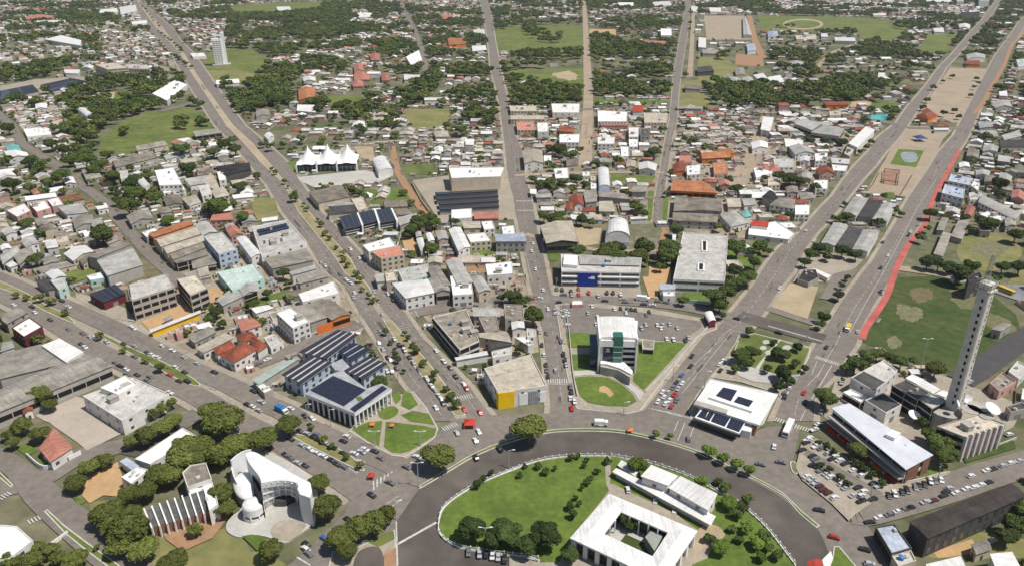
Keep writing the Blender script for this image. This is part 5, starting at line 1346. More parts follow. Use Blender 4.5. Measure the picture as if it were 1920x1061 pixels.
# solar-roofed complex ---------------------------------------------------
ctr = G(630, 715); r = rootat('office_complex', 'pale blue-grey office complex roofed with rows of solar panels', 'office complex', ctr, 0)
wl = wallm('l')
mods = [('195,272 520,88 692,128 432,330', 7.5, 4, .7), ('45,468 300,308 462,372 215,545', 8, 4, .66), ('545,265 650,198 800,255 640,345', 7, 3, .8), ('590,432 780,318 942,380 745,505', 8, 4, .7)]
for s, h, n, f in mods:
    p = gq('H', s, h); raster(occ, p, 5, 2); ib = inset(ccw(p), .6); block(r, 'wall', wl, ib, 0, h - .5); block(r, 'roof', mat('pale_violet_roof', (.50, .50, .54), .7, .15, .3), p, h - .6, h)
    quadrows(r, inset(p, .8) if 1 else p, h + .12, n, f, M_SOLARB if h > 7.2 else M_SOLAR)
    wp = [to_local(r, k) for k in ccw(ib)]; windows(r, wp, 0, ctr, h, 'tall', maxn=22, floors=2)
p = gq('H', '240,635 450,470 560,430 770,590 900,545 990,592 668,805', 8.5); p = ccw(p); raster(occ, p, 5, 2)
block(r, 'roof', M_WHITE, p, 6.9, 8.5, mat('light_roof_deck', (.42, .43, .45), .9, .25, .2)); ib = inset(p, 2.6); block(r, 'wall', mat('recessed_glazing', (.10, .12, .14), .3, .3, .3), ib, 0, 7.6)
flatpart(r, 'solar_panel', M_SOLAR, gq('H', '285,600 482,478 765,600 575,737', 8.9), 8.9); flatpart(r, 'solar_panel', M_SOLAR, gq('H', '630,762 908,563 948,588 672,788', 8.9), 8.9)
flatpart(r, 'roof_garden', M_FIELD, gq('H', '680,665 720,655 742,680 700,700', 8.7), 8.7, .1)
COLM = MB(); COLM.box((0, 0, 3.5), (.6, .6, 7.0)); COLM = COLM.mesh('column', M_WHITE)
for a, c, n in ((qg('H', '242,637', 8.5)[0], qg('H', '668,803', 8.5)[0], 11), (qg('H', '668,803', 8.5)[0], qg('H', '988,594', 8.5)[0], 11)):
    A_ = Vector(to_local(r, a)); B_ = Vector(to_local(r, c)); d = (B_ - A_).normalized(); nn = Vector((-d.y, d.x))
    n = 9
    for i in range(n + 1): q_ = A_ + (B_ - A_) * (i / n * .97 + .015) + nn * .6; ob('column', COLM, r, (q_.x, q_.y, 0), math.atan2(d.y, d.x))
block(r, 'link_wall', wl, gq('H', '460,380 560,330 720,500 590,440 500,430', 6), 0, 6, mat('light_roof_deck', (.6, .59, .57)))

# courtyard palace -----------------------------------------------------
O4 = ccw(gq('Q', '45,772 435,332 1310,700', 8)); I4 = ccw(gq('Q', '385,735 550,518 1015,722', 7.6))
ctr = (sum(p[0] for p in O4) / 4, sum(p[1] for p in O4) / 4)
r = rootat('courtyard_building', 'low white building with a sheet roof around an open courtyard', 'building', ctr, 0); raster(occ, O4, 5, 2)
o4 = [to_local(r, p) for p in O4]; i4 = [to_local(r, p) for p in I4]
k0 = min(range(4), key=lambda k: math.dist(i4[k], o4[0])); i4 = i4[k0:] + i4[:k0]
bb = MB()
for k in range(4):
    a, b_, c, d = o4[k], o4[(k + 1) % 4], i4[(k + 1) % 4], i4[k]
    m1 = tuple((a[j] * .5 + d[j] * .5) for j in (0, 1)); m2 = tuple((b_[j] * .5 + c[j] * .5) for j in (0, 1))
    bb.poly([(*a, 7.6), (*b_, 7.6), (*m2, 8.4), (*m1, 8.4)]); bb.poly([(*m1, 8.4), (*m2, 8.4), (*c, 7.4), (*d, 7.4)])
    bb.poly([(*a, 6.9), (*b_, 6.9), (*b_, 7.6), (*a, 7.6)]); bb.poly([(*c, 6.8), (*d, 6.8), (*d, 7.4), (*c, 7.4)]); bb.poly([(*b_, 6.9), (*a, 6.9), (*d, 6.8), (*c, 6.8)])
bb.build('roof', roofm('W'), r)
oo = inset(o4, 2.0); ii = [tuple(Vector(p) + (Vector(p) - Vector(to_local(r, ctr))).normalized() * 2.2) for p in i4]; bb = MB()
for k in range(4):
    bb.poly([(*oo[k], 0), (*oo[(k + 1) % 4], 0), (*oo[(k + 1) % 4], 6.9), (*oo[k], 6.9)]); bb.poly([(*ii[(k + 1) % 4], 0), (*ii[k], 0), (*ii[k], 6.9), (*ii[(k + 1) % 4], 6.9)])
bb.build('wall', mat('dark_glazing', (.05, .055, .06), .3, .3, .4), r)  # dark window walls behind the white columns
PC = MB(); PC.box((0, 0, 3.45), (1.6, .9, 6.9)); PC = PC.mesh('column', M_WHITE); PC2 = MB(); PC2.box((0, 0, 3.4), (.45, .45, 6.8)); PC2 = PC2.mesh('column', M_WHITE)
for k in range(4):
    A_, B_ = Vector(inset(o4, 1.1)[k]), Vector(inset(o4, 1.1)[(k + 1) % 4]); n = int((B_ - A_).length / 4.4)
    for i in range(n + 1): q_ = A_ + (B_ - A_) * i / n; ob('column', PC, r, (q_.x, q_.y, 0), math.atan2((B_ - A_).y, (B_ - A_).x))
    A_, B_ = Vector(i4[k]), Vector(i4[(k + 1) % 4]); n = int((B_ - A_).length / 3.6)
    for i in range(1, n): q_ = A_ + (B_ - A_) * i / n; ob('column', PC2, r, (q_.x, q_.y, 0))
bb = MB(); bb.poly([(*p, .95) for p in inset(o4, 2.1)]); bb.build('floor', M_PLAZA, r)
bb = MB(); bb.poly([(*(Vector(p) * .8 + Vector(i4[0]) * .2), 1.0) for p in i4]); bb.build('courtyard_garden', M_DFIELD, r)
bb = MB(); pp = gq('Q', '790,770 850,700 965,750 885,915', 5); bb.prism(ccw([to_local(r, k) for k in pp]), .9, 5, 0); bb.build('courtyard_pavilion', mat('greenish_grey_roof', (.33, .35, .30), .9, .2, .3), r)

# curved white church ----------------------------------------------------
ctr = G(515, 925); r = rootat('church', 'curved white modern church with a sail-like roof and arched entrance', 'church', ctr, 0)
M_CH = mat('church_white_shell', (.78, .775, .76), .55, .1, .12)
RF = smooth(qg('A', '275,100 300,82 345,78 400,100 480,150 600,215 700,275 790,320 838,352 800,395 725,400', 13), False, 3)
arc = smooth(qg('A', '725,400 725,352 650,330 560,325 480,335 415,348', 13), False, 3); left = smooth(qg('A', '415,348 395,290 345,225 300,160 275,100', 13), False, 3)
loop = RF + arc[1:] + left[1:-1]; loop = ccw(loop); raster(occ, loop, 5, 2)
bb = MB(); ll = [to_local(r, p) for p in loop]; n = len(ll); front = {tuple(round(v, 2) for v in to_local(r, p)) for p in arc}
isf = lambda p: tuple(round(v, 2) for v in p) in front
for i in range(n):
    a, c = ll[i], ll[(i + 1) % n]
    if isf(a) and isf(c): bb.poly([(*a, 10.6), (*c, 10.6), (*c, 12.4), (*a, 12.4)]); bb.poly([(*c, 10.6), (*a, 10.6), (*a, 12.4), (*c, 12.4)]) if 0 else None
    else: bb.poly([(*a, 0), (*c, 0), (*c, 12.4), (*a, 12.4)])
bb.poly([(*p, 12.3) for p in reversed(ll)]); bb.build('shell_wall', M_CH, r); bb = MB()
cxy_ = (sum(p[0] for p in ll) / n, sum(p[1] for p in ll) / n)
for i in range(n): a, c = ll[i], ll[(i + 1) % n]; bb.poly([(*a, 12.4), (*c, 12.4), (*c, 13.2), (*a, 13.2)])
def zz(p): return 13.2 + .9 * (1 - min(1, math.dist(p, cxy_) / 16))
bb.poly([(*p, 13.2) for p in ll])
bb.build('roof', M_CH, r)
# recessed glazed arcade below the front arc, with ribs
fa = smooth(qg('A', '440,585 500,545 580,500 660,490 725,520', .0), False, 3); fa = [to_local(r, p) for p in fa]
top = smooth(qg('A', '418,360 480,350 560,340 650,345 722,365', 12.2), False, 3); top = [to_local(r, p) for p in top]
bb = MB(); nf = min(len(fa), len(top))
for i in range(nf - 1): bb.poly([(*fa[i], 1), (*fa[i + 1], 1), (*top[i + 1], 12.2), (*top[i], 12.2)])
bb.build('glazing', mat('pale_glazing', (.55, .56, .57), .3, .25, .4), r)
for i in range(0, nf, 2): bb = MB(); bb.bar((*fa[i], 0), (*top[i], 12.6), .38, n=4); bb.build('rib', M_CH, r)
for z in (.62, .3):
    bb = MB(); pts = [(f[0] + (t_[0] - f[0]) * z, f[1] + (t_[1] - f[1]) * z - .25, 1 + 11.2 * z) for f, t_ in zip(fa, top)]
    for a, c in zip(pts, pts[1:]): bb.bar(a, c, .3, n=4)
    bb.build('ring_beam', M_CH, r)
ent = [to_local(r, p) for p in qg('A', '530,520 600,500 680,490 700,520 620,560 540,560', 0)]; bb = MB(); bb.prism(ccw(ent), .8, 3.2, 0); bb.build('entrance', mat('entrance_glass', (.08, .09, .09), .3, .3), r)
py_ = qg('A', '728,400 838,352 850,420 832,470 745,440', 13.5); block(r, 'pylon', M_CH, py_, 0, 13.5)
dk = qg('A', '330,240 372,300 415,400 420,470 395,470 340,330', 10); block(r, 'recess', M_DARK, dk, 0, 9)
# oval chapel roof
bb = MB(); A_ = Vector(to_local(r, qg('A', '245,225', 7)[0])); B_ = Vector(to_local(r, qg('A', '300,430', 7)[0])); c_ = (A_ + B_) / 2; d = (B_ - A_); hl = d.length / 2 + .8; an = math.atan2(d.y, d.x)
bb = MB(); prevr = None
for k in range(7):
    ph = k / 6 * math.pi / 2; z = 4.6 + 2.0 * math.sin(ph); ra = math.cos(ph) if k < 6 else .01
    rg = [(hl * ra * math.cos(t), 4.5 * ra * math.sin(t), z) for t in [2 * math.pi * i / 28 for i in range(28)]]
    if prevr:
        for i in range(28): bb.poly([prevr[i], prevr[(i + 1) % 28], rg[(i + 1) % 28], rg[i]])
    prevr = rg
o = bb.build('chapel_dome', M_CH, r, (c_.x, c_.y, 0), an)
for f in o.data.polygons: f.use_smooth = True
bb = MB(); rg = [(hl * .96 * math.cos(t), 4.2 * math.sin(t)) for t in [2 * math.pi * i / 28 for i in range(28)]]; bb.prism(rg, 0, 4.6, 0); bb.build('chapel_wall', wallm('g'), r, (c_.x, c_.y, 0), an)
# thin arched fin on the left
fp = [to_local(r, p) for p in smooth(qg('A', '155,150 170,260 205,340', 7), False, 3)]
bb = MB()
for a, c in zip(fp, fp[1:]): bb.box(((a[0] + c[0]) / 2, (a[1] + c[1]) / 2, 3.5), (math.dist(a, c) + .05, .5, 7), 0, math.atan2(c[1] - a[1], c[0] - a[0]))
bb.build('fin', M_CH, r)
fp = [to_local(r, p) for p in smooth(qg('A', '150,150 200,105 260,70 325,55', 10), False, 4)]; bb = MB()
for a, c in zip(fp, fp[1:]): bb.box(((a[0] + c[0]) / 2, (a[1] + c[1]) / 2, 5), (math.dist(a, c) + .05, .6, 10), 0, math.atan2(c[1] - a[1], c[0] - a[0]))
bb.build('fin', M_CH, r)
# round baptistery
p = qg('A', '360,640', 0)[0]; r2 = rootat('baptistery', 'small round white domed drum beside the curved white church', 'chapel', p); raster(occ, [(p[0] - 4, p[1] - 4), (p[0] + 4, p[1] - 4), (p[0] + 4, p[1] + 4), (p[0] - 4, p[1] + 4)], 5)
bb = MB(); bb.cyl((0, 0), 3.9, 0, 2.0, 24); bb.cyl((0, 0), 3.9, 3.2, 6.2, 24); bb.build('drum', M_CH, r2); bb = MB(); bb.cyl((0, 0), 3.7, 1.9, 3.3, 24); bb.build('window_band', M_GLASS, r2)
bb = MB(); bb.cyl((0, 0), 3.9, 6.2, 6.9, 24, r2=3.5); bb.cyl((0, 0), 3.5, 6.9, 7.5, 24, r2=2.2); bb.cyl((0, 0), 2.2, 7.5, 7.7, 24, r2=.1); bb.build('dome', M_CH, r2)
bb = MB()
for i in range(8): t = 2 * math.pi * i / 8; bb.box((3.85 * math.cos(t), 3.85 * math.sin(t), 2.6), (.5, .5, 1.5), 0, t)
bb.build('pier', M_CH, r2)

# tent hall ----------------------------------------------------------------
a, c = qg('Y', '78,342 600,328'); A_, B_ = Vector(a), Vector(c); d = (B_ - A_); Lt = d.length; th = math.atan2(d.y, d.x); nn = Vector((-d.y, d.x)).normalized(); DEP = 31
ctr = (A_ + B_) / 2 + nn * DEP / 2; r = rootat('tent_hall', 'white tensile roofed hall with three pointed peaks', 'hall', tuple(ctr), th); raster(occ, [tuple(A_), tuple(B_), tuple(B_ + nn * DEP), tuple(A_ + nn * DEP)], 5, 3)
M_TENT = mat('white_membrane', (.84, .83, .80), .6, .06, .1)
nm_ = 3; mw_ = Lt / nm_
for k in range(nm_):
    bb = MB(); NG = 18; cx_ = -Lt / 2 + mw_ * (k + .5); grid = []
    for j in range(NG + 1):
        row = []
        for i in range(NG + 1):
            u = i / NG * 2 - 1; v = j / NG * 2 - 1; rr = math.hypot(u, v * .8); pk = 17.5 + (k > 0) * 1.5
            z = 5.4 + (pk - 6.0) * max(0, 1 - rr / 1.3) ** 1.35 + 2.5 * max(0, 1 - rr * 5) + 3.0 * max(0, 1 - math.hypot((abs(u) - 1) * 1.6, (abs(v) - .75) * 1.4)) ** 1.5 + 1.8 * (1 - abs(u)) ** .5 * (1 - abs(v))
            if abs(u) < .99 and abs(v) > .9: z -= .9 * (1 - abs(u)) 
            yy = v * DEP / 2 * (1 + .06 * (1 - u * u)); row.append((cx_ + u * mw_ / 2, yy, z))
        grid.append(row)
    for j in range(NG):
        for i in range(NG): bb.poly([grid[j][i], grid[j][i + 1], grid[j + 1][i + 1], grid[j + 1][i]])
    o = bb.build('membrane', M_TENT, r)
    for f in o.data.polygons: f.use_smooth = True
    bb = MB(); bb.cyl((cx_, 0), .5, 14, 20 + (k > 0) * 1.5, 8, r2=.25); bb.build('mast', M_WHITE, r)
for k in range(nm_ + 1):
    for sy in (-1, 1):
        bb = MB(); bb.box((0, 0, 5.2 if 0 < k < 3 else 3.4), (1.3, 1.6, 10.4 if 0 < k < 3 else 6.8)); bb.build('pylon', M_WHITE, r, (-Lt / 2 + mw_ * k, sy * (DEP / 2 + .4), 0))
bb = MB(); bb.prism([(-Lt / 2 + 1.5, -DEP / 2 + 2.5), (Lt / 2 - 1.5, -DEP / 2 + 2.5), (Lt / 2 - 1.5, DEP / 2 - 2), (-Lt / 2 + 1.5, DEP / 2 - 2)], 0, 4.6); bb.build('glazing', M_GLASS, r)
for k in range(14): bb = MB(); bb.box((0, 0, 2.3), (.3, .3, 4.6)); bb.build('mullion', M_WHITE, r, (-Lt / 2 + 2 + k * (Lt - 4) / 13, -DEP / 2 + 2.3, 0))

# arched hangar --------------------------------------------------------------
bld('arch', 5, 'W', 'w', gq('c1', '683,740 700,640 855,635 872,740', 5), 'silver barrel-vaulted hangar with a pale arched front', name='hangar', cat='hangar', rise=6, win=None)
r = BY['silver barrel-vaulted hangar with a pale arched front']
fl_, fr_ = qg('c1', '683,740 872,740', 5); panel(r, fl_, fr_, .02, .98, .1, 2.6, mat('pale_blue_panel', (.45, .52, .62), .6), 'door', .15, .3)

# slender tower block -------------------------------------------------------
p = G(416, 124); r = rootat('tower_block', 'slender white tower block standing alone by the far avenue', 'tower block', p, R(20)); raster(occ, [(p[0] - 14, p[1] - 8), (p[0] + 14, p[1] - 8), (p[0] + 14, p[1] + 16), (p[0] - 14, p[1] + 16)], 5)
bb = MB(); bb.box((-3, 6, 22), (15, 13, 44)); bb.build('wall', M_WHITE, r); bb = MB(); bb.box((7.5, 8, 27), (6, 12, 54)); bb.build('lift_core', M_WHITE, r)
for k in range(13):
    bb = MB(); bb.box((-3, -.9, 3 + k * 3.2), (14, 1.0, .9)); bb.build('balcony', M_WHITE, r)
    for x in (-7.5, -3, 1.5): ob('window', winmesh(1.4, 1.1, M_GLASS), r, (x, -.45, 4.3 + k * 3.2), 0)
bb = MB(); bb.box((0, 4, 1.5), (30, 22, 3)); bb.build('podium', M_CONC, r)

# ribbed glass hall (bottom left) -------------------------------------------
B4 = qg('a3', '1062,652 1500,500', 8); F4 = qg('a3', '1112,775 1548,655', 4.6)
r = rootat('ribbed_hall', 'long hall with sloping dark glass bays between white ribs', 'hall', ((B4[0][0] + F4[1][0]) / 2, (B4[0][1] + F4[1][1]) / 2)); raster(occ, [B4[0], B4[1], F4[1], F4[0]], 5, 2)
bl, fl_ = [to_local(r, p) for p in B4], [to_local(r, p) for p in F4]; LP = lambda A_, B_, t: tuple(A_[k] + (B_[k] - A_[k]) * t for k in range(len(A_)))
for k in range(8):
    a, c, d, e = LP(bl[0], bl[1], k / 8), LP(bl[0], bl[1], (k + 1) / 8), LP(fl_[0], fl_[1], (k + 1) / 8), LP(fl_[0], fl_[1], k / 8)
    bb = MB(); bb.poly([(*e, 4.6), (*d, 4.6), (*c, 8), (*a, 8)]); bb.build('glass_bay', mat('smoky_bay_glass', (.12, .12, .11), .35, .35, .4), r)
for k in range(9):
    a, e = Vector(LP(bl[0], bl[1], k / 8)), Vector(LP(fl_[0], fl_[1], k / 8)); d = (e - a).normalized(); bb = MB(); bb.bar((*(a - d * .5), 8.6), (*(e + d * 1.0), 4.9), .35, n=4); bb.bar((*(e + d * 1.0), 5.1), (*(e + d * 1.0), 0), .35, n=4); bb.build('rib', M_WHITE, r)
bb = MB(); bb.poly([(*bl[0], 0), (*bl[0], 8), (*bl[1], 8), (*bl[1], 0)]); bb.poly([(*bl[0], 0), (*fl_[0], 0), (*fl_[0], 4.6), (*bl[0], 8)]); bb.poly([(*fl_[1], 0), (*bl[1], 0), (*bl[1], 8), (*fl_[1], 4.6)]); bb.build('wall', wallm('w'), r)
bb = MB(); bb.poly([(*fl_[0], 0), (*fl_[1], 0), (*fl_[1], 4.6), (*fl_[0], 4.6)]); bb.build('brick_wall', wallm('k'), r)
bld('flat', 9, 'K', 'w', gq('a3', '1338,372 1395,318 1512,300 1555,420 1375,480', 9), 'grey-topped block behind the ribbed dark glass hall', cat='building', stuffs=1, win='few')
bld('flat', 7.5, 'W', 'w', gq('a3', '1375,482 1555,425 1602,600 1535,652 1495,500 1400,530', 7.5), 'white end block of the ribbed dark glass hall', cat='building', stuffs=2, win='few')

# fences, walls, lamps and small things ----------------------------------------
def fence(pts, label, name='fence', h=1.6, base=.5, m=None, step=4.2, thick=.35, cat='fence', posts=True, z=.5):
    m = m or M_WHITE; c = [G(*p) for p in pts]; c = smooth(c, n=5) if len(c) > 3 else c; r = rootat(name, label, cat, c[0])
    bb = MB(); bp = MB()
    for a, e in zip(c, c[1:]):
        a, e = Vector(a), Vector(e); L = (e - a).length; an = math.atan2(e.y - a.y, e.x - a.x); m_ = (a + e) / 2 - Vector(c[0])
        if L < .05: continue
        bb.box((m_.x, m_.y, z + base / 2), (L + .04, thick, base), 0, an)
        if posts: bb.box((m_.x, m_.y, z + h * .85), (L + .04, .1, .12), 0, an)
    bb.build('rail' if posts else 'wall', m, r)
    if posts:
        PO = MB(); PO.box((0, 0, h / 2), (.3, .3, h)); PO.box((0, 0, h + .06), (.42, .42, .12)); PO = PO.mesh('post', m); acc = 0; k = 0
        for a, e in zip(c, c[1:]):
            a, e = Vector(a), Vector(e); L = (e - a).length
            while acc < L and k < 99: q_ = a + (e - a) * acc / L - Vector(c[0]); ob('post', PO, r, (q_.x, q_.y, z)); acc += step; k += 1
            acc -= L
fence([(1009, 1050), (985, 1045), (962, 1043), (900, 1035), (863, 1028), (838, 1017), (824, 1000), (823, 979), (832, 954), (863, 929), (901, 908), (960, 884), (1011, 866), (1067, 858), (1137, 857)], 'white post fence curving round the left half of the big lawn', step=3.0)
fence([(1146, 857), (1177, 862), (1228, 873), (1297, 898), (1330, 916), (1381, 944), (1420, 975), (1442, 998), (1466, 1029), (1491, 1062)], 'white post fence on the right behind the annexe roofs', step=3.0)
fence([(52, 857), (83, 880), (118, 869), (153, 852)], 'white boundary wall around the salmon tiled house', 'boundary_wall', 2.2, 2.2, posts=False, cat='wall', z=0)
fence([(73, 1040), (128, 1000)], 'low white wall beside the bottom left hall', 'boundary_wall', 1.5, 1.5, posts=False, cat='wall', z=0)
fence([(1062, 592), (1067, 625), (1070, 660), (1074, 700), (1082, 745)], 'pale low wall along the street left of the office block', 'boundary_wall', 1.1, 1.1, posts=False, cat='wall', z=.6, m=M_KERB)
fence([(1210, 737), (1240, 708), (1275, 672), (1305, 640), (1330, 612)], 'pale low wall between the triangular lawn and the diagonal pavement', 'boundary_wall', 1.1, 1.1, posts=False, cat='wall', z=.6, m=M_KERB)
fence([(1690, 909), (1780, 888)], 'pale fence wall beside the row of parked cars', 'boundary_wall', 1.4, 1.4, posts=False, cat='wall', z=0, m=M_KERB)
fence([(1240, 562), (1330, 572)], 'green-tinted low wall in front of the small lawn', 'boundary_wall', 2, 2, posts=False, cat='wall', z=.2, m=wallm('m'))
fence([(1385, 640), (1372, 672), (1360, 690)], 'thin kerb wall along the small garden plaza', 'boundary_wall', .6, .6, posts=False, cat='wall', z=.4, m=M_KERB)
fence([(772, 345), (790, 380), (805, 400)], 'beige yard wall left of the solar carports', 'boundary_wall', 2.2, 2.2, posts=False, cat='wall', z=0, m=wallm('b'))
fence([(1835, 850), (1905, 823)], 'pale garden wall in front of the ribbed concrete block', 'boundary_wall', 1.2, 1.2, posts=False, cat='wall', z=0, m=M_KERB)
def lamp(px, py, h, label, double=False):
    x, y = G(px, py); r = rootat('street_lamp', label, 'street lamp', (x, y)); bb = MB(); bb.cyl((0, 0), .22, 0, h, 8, r2=.12); bb.build('pole', M_METAL, r)
    for s in ((1, -1) if double else (1,)):
        bb = MB(); bb.bar((0, 0, h - .1), (s * 1.6, 0, h + .3), .08); bb.box((s * 2.0, 0, h + .3), (1.1, .4, .18)); bb.build('lamp_head', M_WHITE, r)
for a_ in ((785, 914, 12, 'tall lamp post at the tip of the grassy ring median', True), (704, 838, 8, 'lamp post on the left lawn of the leaf shaped garden', True), (789, 838, 8, 'lamp post at the right end of the leaf shaped garden', True), (954, 878, 9, 'lamp post beside the curving white fence', False), (911, 1022, 8, 'lamp post by the dark trees inside the fence', True), (1320, 730, 10, 'lamp post left of the solar roofed white hall', False), (1723, 702, 20, 'very tall floodlight mast at the edge of the playing field', True), (577, 790, 9, 'lamp post in front of the solar roofed complex', False), (1513, 640, 9, 'lamp post at the corner of the dark cross street', False), (1170, 712, 7, 'lamp post inside the diagonal pavement near the office block', False), (1169, 778, 7, 'lamp post on the outer road below the half round lawn', False), (1261, 716, 9, 'lamp post on the diagonal pavement', False), (620, 800, 9, 'lamp post right of the solar roofed complex front corner', False), (743, 975, 9, 'lamp post at the end of the painted seam line', False)): lamp(*a_)
def canopy(px, py, w, h, m, label, name='canopy'):
    x, y = G(px, py); r = rootat(name, label, 'canopy', (x, y)); bb = MB(); a = w / 2
    for i in range(4):
        c = [(-a, -a), (a, -a), (a, a), (-a, a)]; bb.poly([(*c[i], h), (*c[(i + 1) % 4], h), (0, 0, h + w * .25)]); bb.poly([(*c[i], h - .3), (*c[(i + 1) % 4], h - .3), (*c[(i + 1) % 4], h), (*c[i], h)])
    bb.build('roof', m, r)
    for x_, y_ in ((-a, -a), (a, -a), (a, a), (-a, a)): bb = MB(); bb.bar((x_ * .95, y_ * .95, 0), (x_ * .95, y_ * .95, h), .08); bb.build('post', M_METAL, r)
canopy(881, 800, 5, 2.6, M_REDP, 'orange-red canopy beside the crossing above the ring road')
canopy(1181, 812, 2.5, 2.2, M_ORG, 'small orange canopy under the young median trees'); canopy(698, 801, 2.2, 2, M_ORG, 'orange sculpture shade on the left garden lawn'); canopy(735, 803, 2.0, 2, M_ORG, 'orange sculpture shade on the broad garden lawn')
canopy(697, 898, 2.6, 2.2, M_REDP, 'dark red canopy under the tree at the striped island')

# things of the small park between the right avenues
def frame_arch(tile, s, h, m, label):
    p = qg(tile, s); r = rootat('garden_frame', label, 'pergola', p[0]); P0 = Vector(p[0])
    for a in p: bb = MB(); bb.box((a[0] - P0.x, a[1] - P0.y, h / 2), (.5, .5, h)); bb.build('post', m, r)
    for a, c in zip(p, p[1:] + p[:1]): bb = MB(); bb.bar((a[0] - P0.x, a[1] - P0.y, h), (c[0] - P0.x, c[1] - P0.y, h), .35, n=4); bb.build('beam', m, r)
frame_arch('d1', '855,250 965,262 950,350 848,335', 3.5, mat('brown_timber', (.20, .11, .06), .8, .2), 'brown rectangular pergola frame in the park between the right avenues')
fence([(1622, 364), (1637, 346), (1648, 326)], 'brown low wall at the left edge of the pergola park', 'boundary_wall', 1.3, 1.3, posts=False, cat='wall', z=0, m=MATS['brown_timber'])
fence([(1685, 372), (1698, 350), (1710, 330)], 'brown low wall at the right edge of the pergola park', 'boundary_wall', 1.3, 1.3, posts=False, cat='wall', z=0, m=MATS['brown_timber'])
canopy(1724, 265, 11, 4, mat('blue_fabric', (.03, .07, .28), .7, .2), 'blue canopy at the head of the park between the right avenues')
canopy(1655, 342, 3, 2.5, mat('green_fabric', (.05, .35, .20), .7, .2), 'small green canopy beside the brown pergola frame')

# utility poles with their wires
def poles(pts, side, n, label, gap=34):
    c = smooth([G(*p) for p in pts], n=3); o = offset(c, side); acc = 0; prev = None; k = 0
    XA = MB(); XA.cyl((0, 0), .17, 0, 9.5, 7, r2=.11); XA = XA.mesh('pole', M_CONC); XB = MB(); XB.box((0, 0, 8.8), (.12, 2.0, .14)); XB.box((0, .3, 7.4), (.5, .5, .8)); XB = XB.mesh('crossarm', M_METAL)
    for a, e in zip(o, o[1:]):
        a, e = Vector(a), Vector(e); L = (e - a).length
        while acc < L and k < n:
            p = a + (e - a) * acc / L; an = math.atan2((e - a).y, (e - a).x); r = ob('utility_pole', None, None, (p.x, p.y, 0), an); ob('pole', XA, r); ob('crossarm', XB, r)
            auto(r, 'concrete utility pole', 'utility pole', label)
            if prev is not None:
                q_ = to_local(r, prev); bb = MB()
                for s_2 in (-.8, 0, .8):
                    pts_ = [(q_[0] * t, s_2 + q_[1] * t, 8.9 - 2.4 * t * (1 - t)) for t in (0, .25, .5, .75, 1)]
                    for u, v in zip(pts_, pts_[1:]): bb.bar(u, v, .035, n=3)
                bb.build('wire', M_DARK, r)
            prev = (p.x, p.y); acc += gap; k += 1
        acc -= L
poles([(160, 583), (242, 622), (305, 655), (369, 688), (433, 716), (480, 741)], -9, 12, 'utility poles along the lower left avenue')
poles([(1010, 470), (1028, 527), (1050, 610), (1072, 700)], 3, 8, 'utility poles along the central street')
poles([(640, 520), (668, 576), (735, 680), (785, 750)], -3, 9, 'utility poles along the long left avenue')
poles([(224, 413), (254, 448), (288, 484), (321, 512)], 7, 7, 'utility poles along the left street'); poles([(1640, 952), (1695, 936), (1772, 912), (1849, 886)], 3, 6, 'utility poles along the lower right street')

r = BY['huge pale flat roof pierced by two square openings']
for s_o in ('1395,752 1442,755 1440,832 1396,828', '1368,915 1420,918 1418,972 1366,968'):
    p = gq('c1', s_o, 9.3); block(r, 'skylight_frame', M_WHITE, p, 8.4, 9.35); block(r, 'opening', M_DARK, inset(ccw(p), 1.0), 8.4, 9.42)

r = rootat('showroom', 'black solar roofed showroom in three bays with white dividing walls', 'building', G(690, 415))
for q4 in ('612,577 742,548 780,640 652,668', '752,546 868,526 905,602 788,632', '880,524 990,516 1035,600 912,622'):
    p = ccw(gq('b1', q4, 6.5)); raster(occ, p, 5, 1); block(r, 'roof', mat('charcoal_roof', (.09, .09, .09), .6, .2, .3), p, 5.9, 6.5); block(r, 'wall', M_GLASS, inset(p, 1.2), 0, 5.9); quadrows(r, inset(p, 1.0), 6.6, 3, .8, M_SOLAR, swap=True)
    bb = MB()
    for z in (1.6, 3.6): bb.prism(ccw([to_local(r, k) for k in inset(p, .9)]), z, z + .3, 0, bottom=True)
    bb.build('ledge', M_WHITE, r)
for q4 in ('742,546 752,544 790,636 780,642', '868,524 882,522 914,622 902,628', '992,514 1004,512 1046,602 1034,606', '640,668 655,690 1050,630 1040,612'):
    block(r, 'white_wall', M_WHITE, ccw(gq('b1', q4, 7.4 if q4[0] != '6' else 1.2)), 0, 7.4 if q4[0] != '6' else 1.2)

r = BY['large pale roofed store with a bank of dark panels left of the avenue']
for s_o in ('5,672 225,622 232,638 12,690', '18,696 238,642 246,658 25,712'): flatpart(r, 'solar_panel', M_SOLAR, gq('b1', s_o, 8.4), 8.4)
for x in (60, 100, 140, 185): flatpart(r, 'skylight', M_GLASS, gq('b1', '%d,%d %d,%d %d,%d' % (x - 8, 760 - x // 8, x + 8, 756 - x // 8, x + 12, 780 - x // 8), 7.7), 7.7)
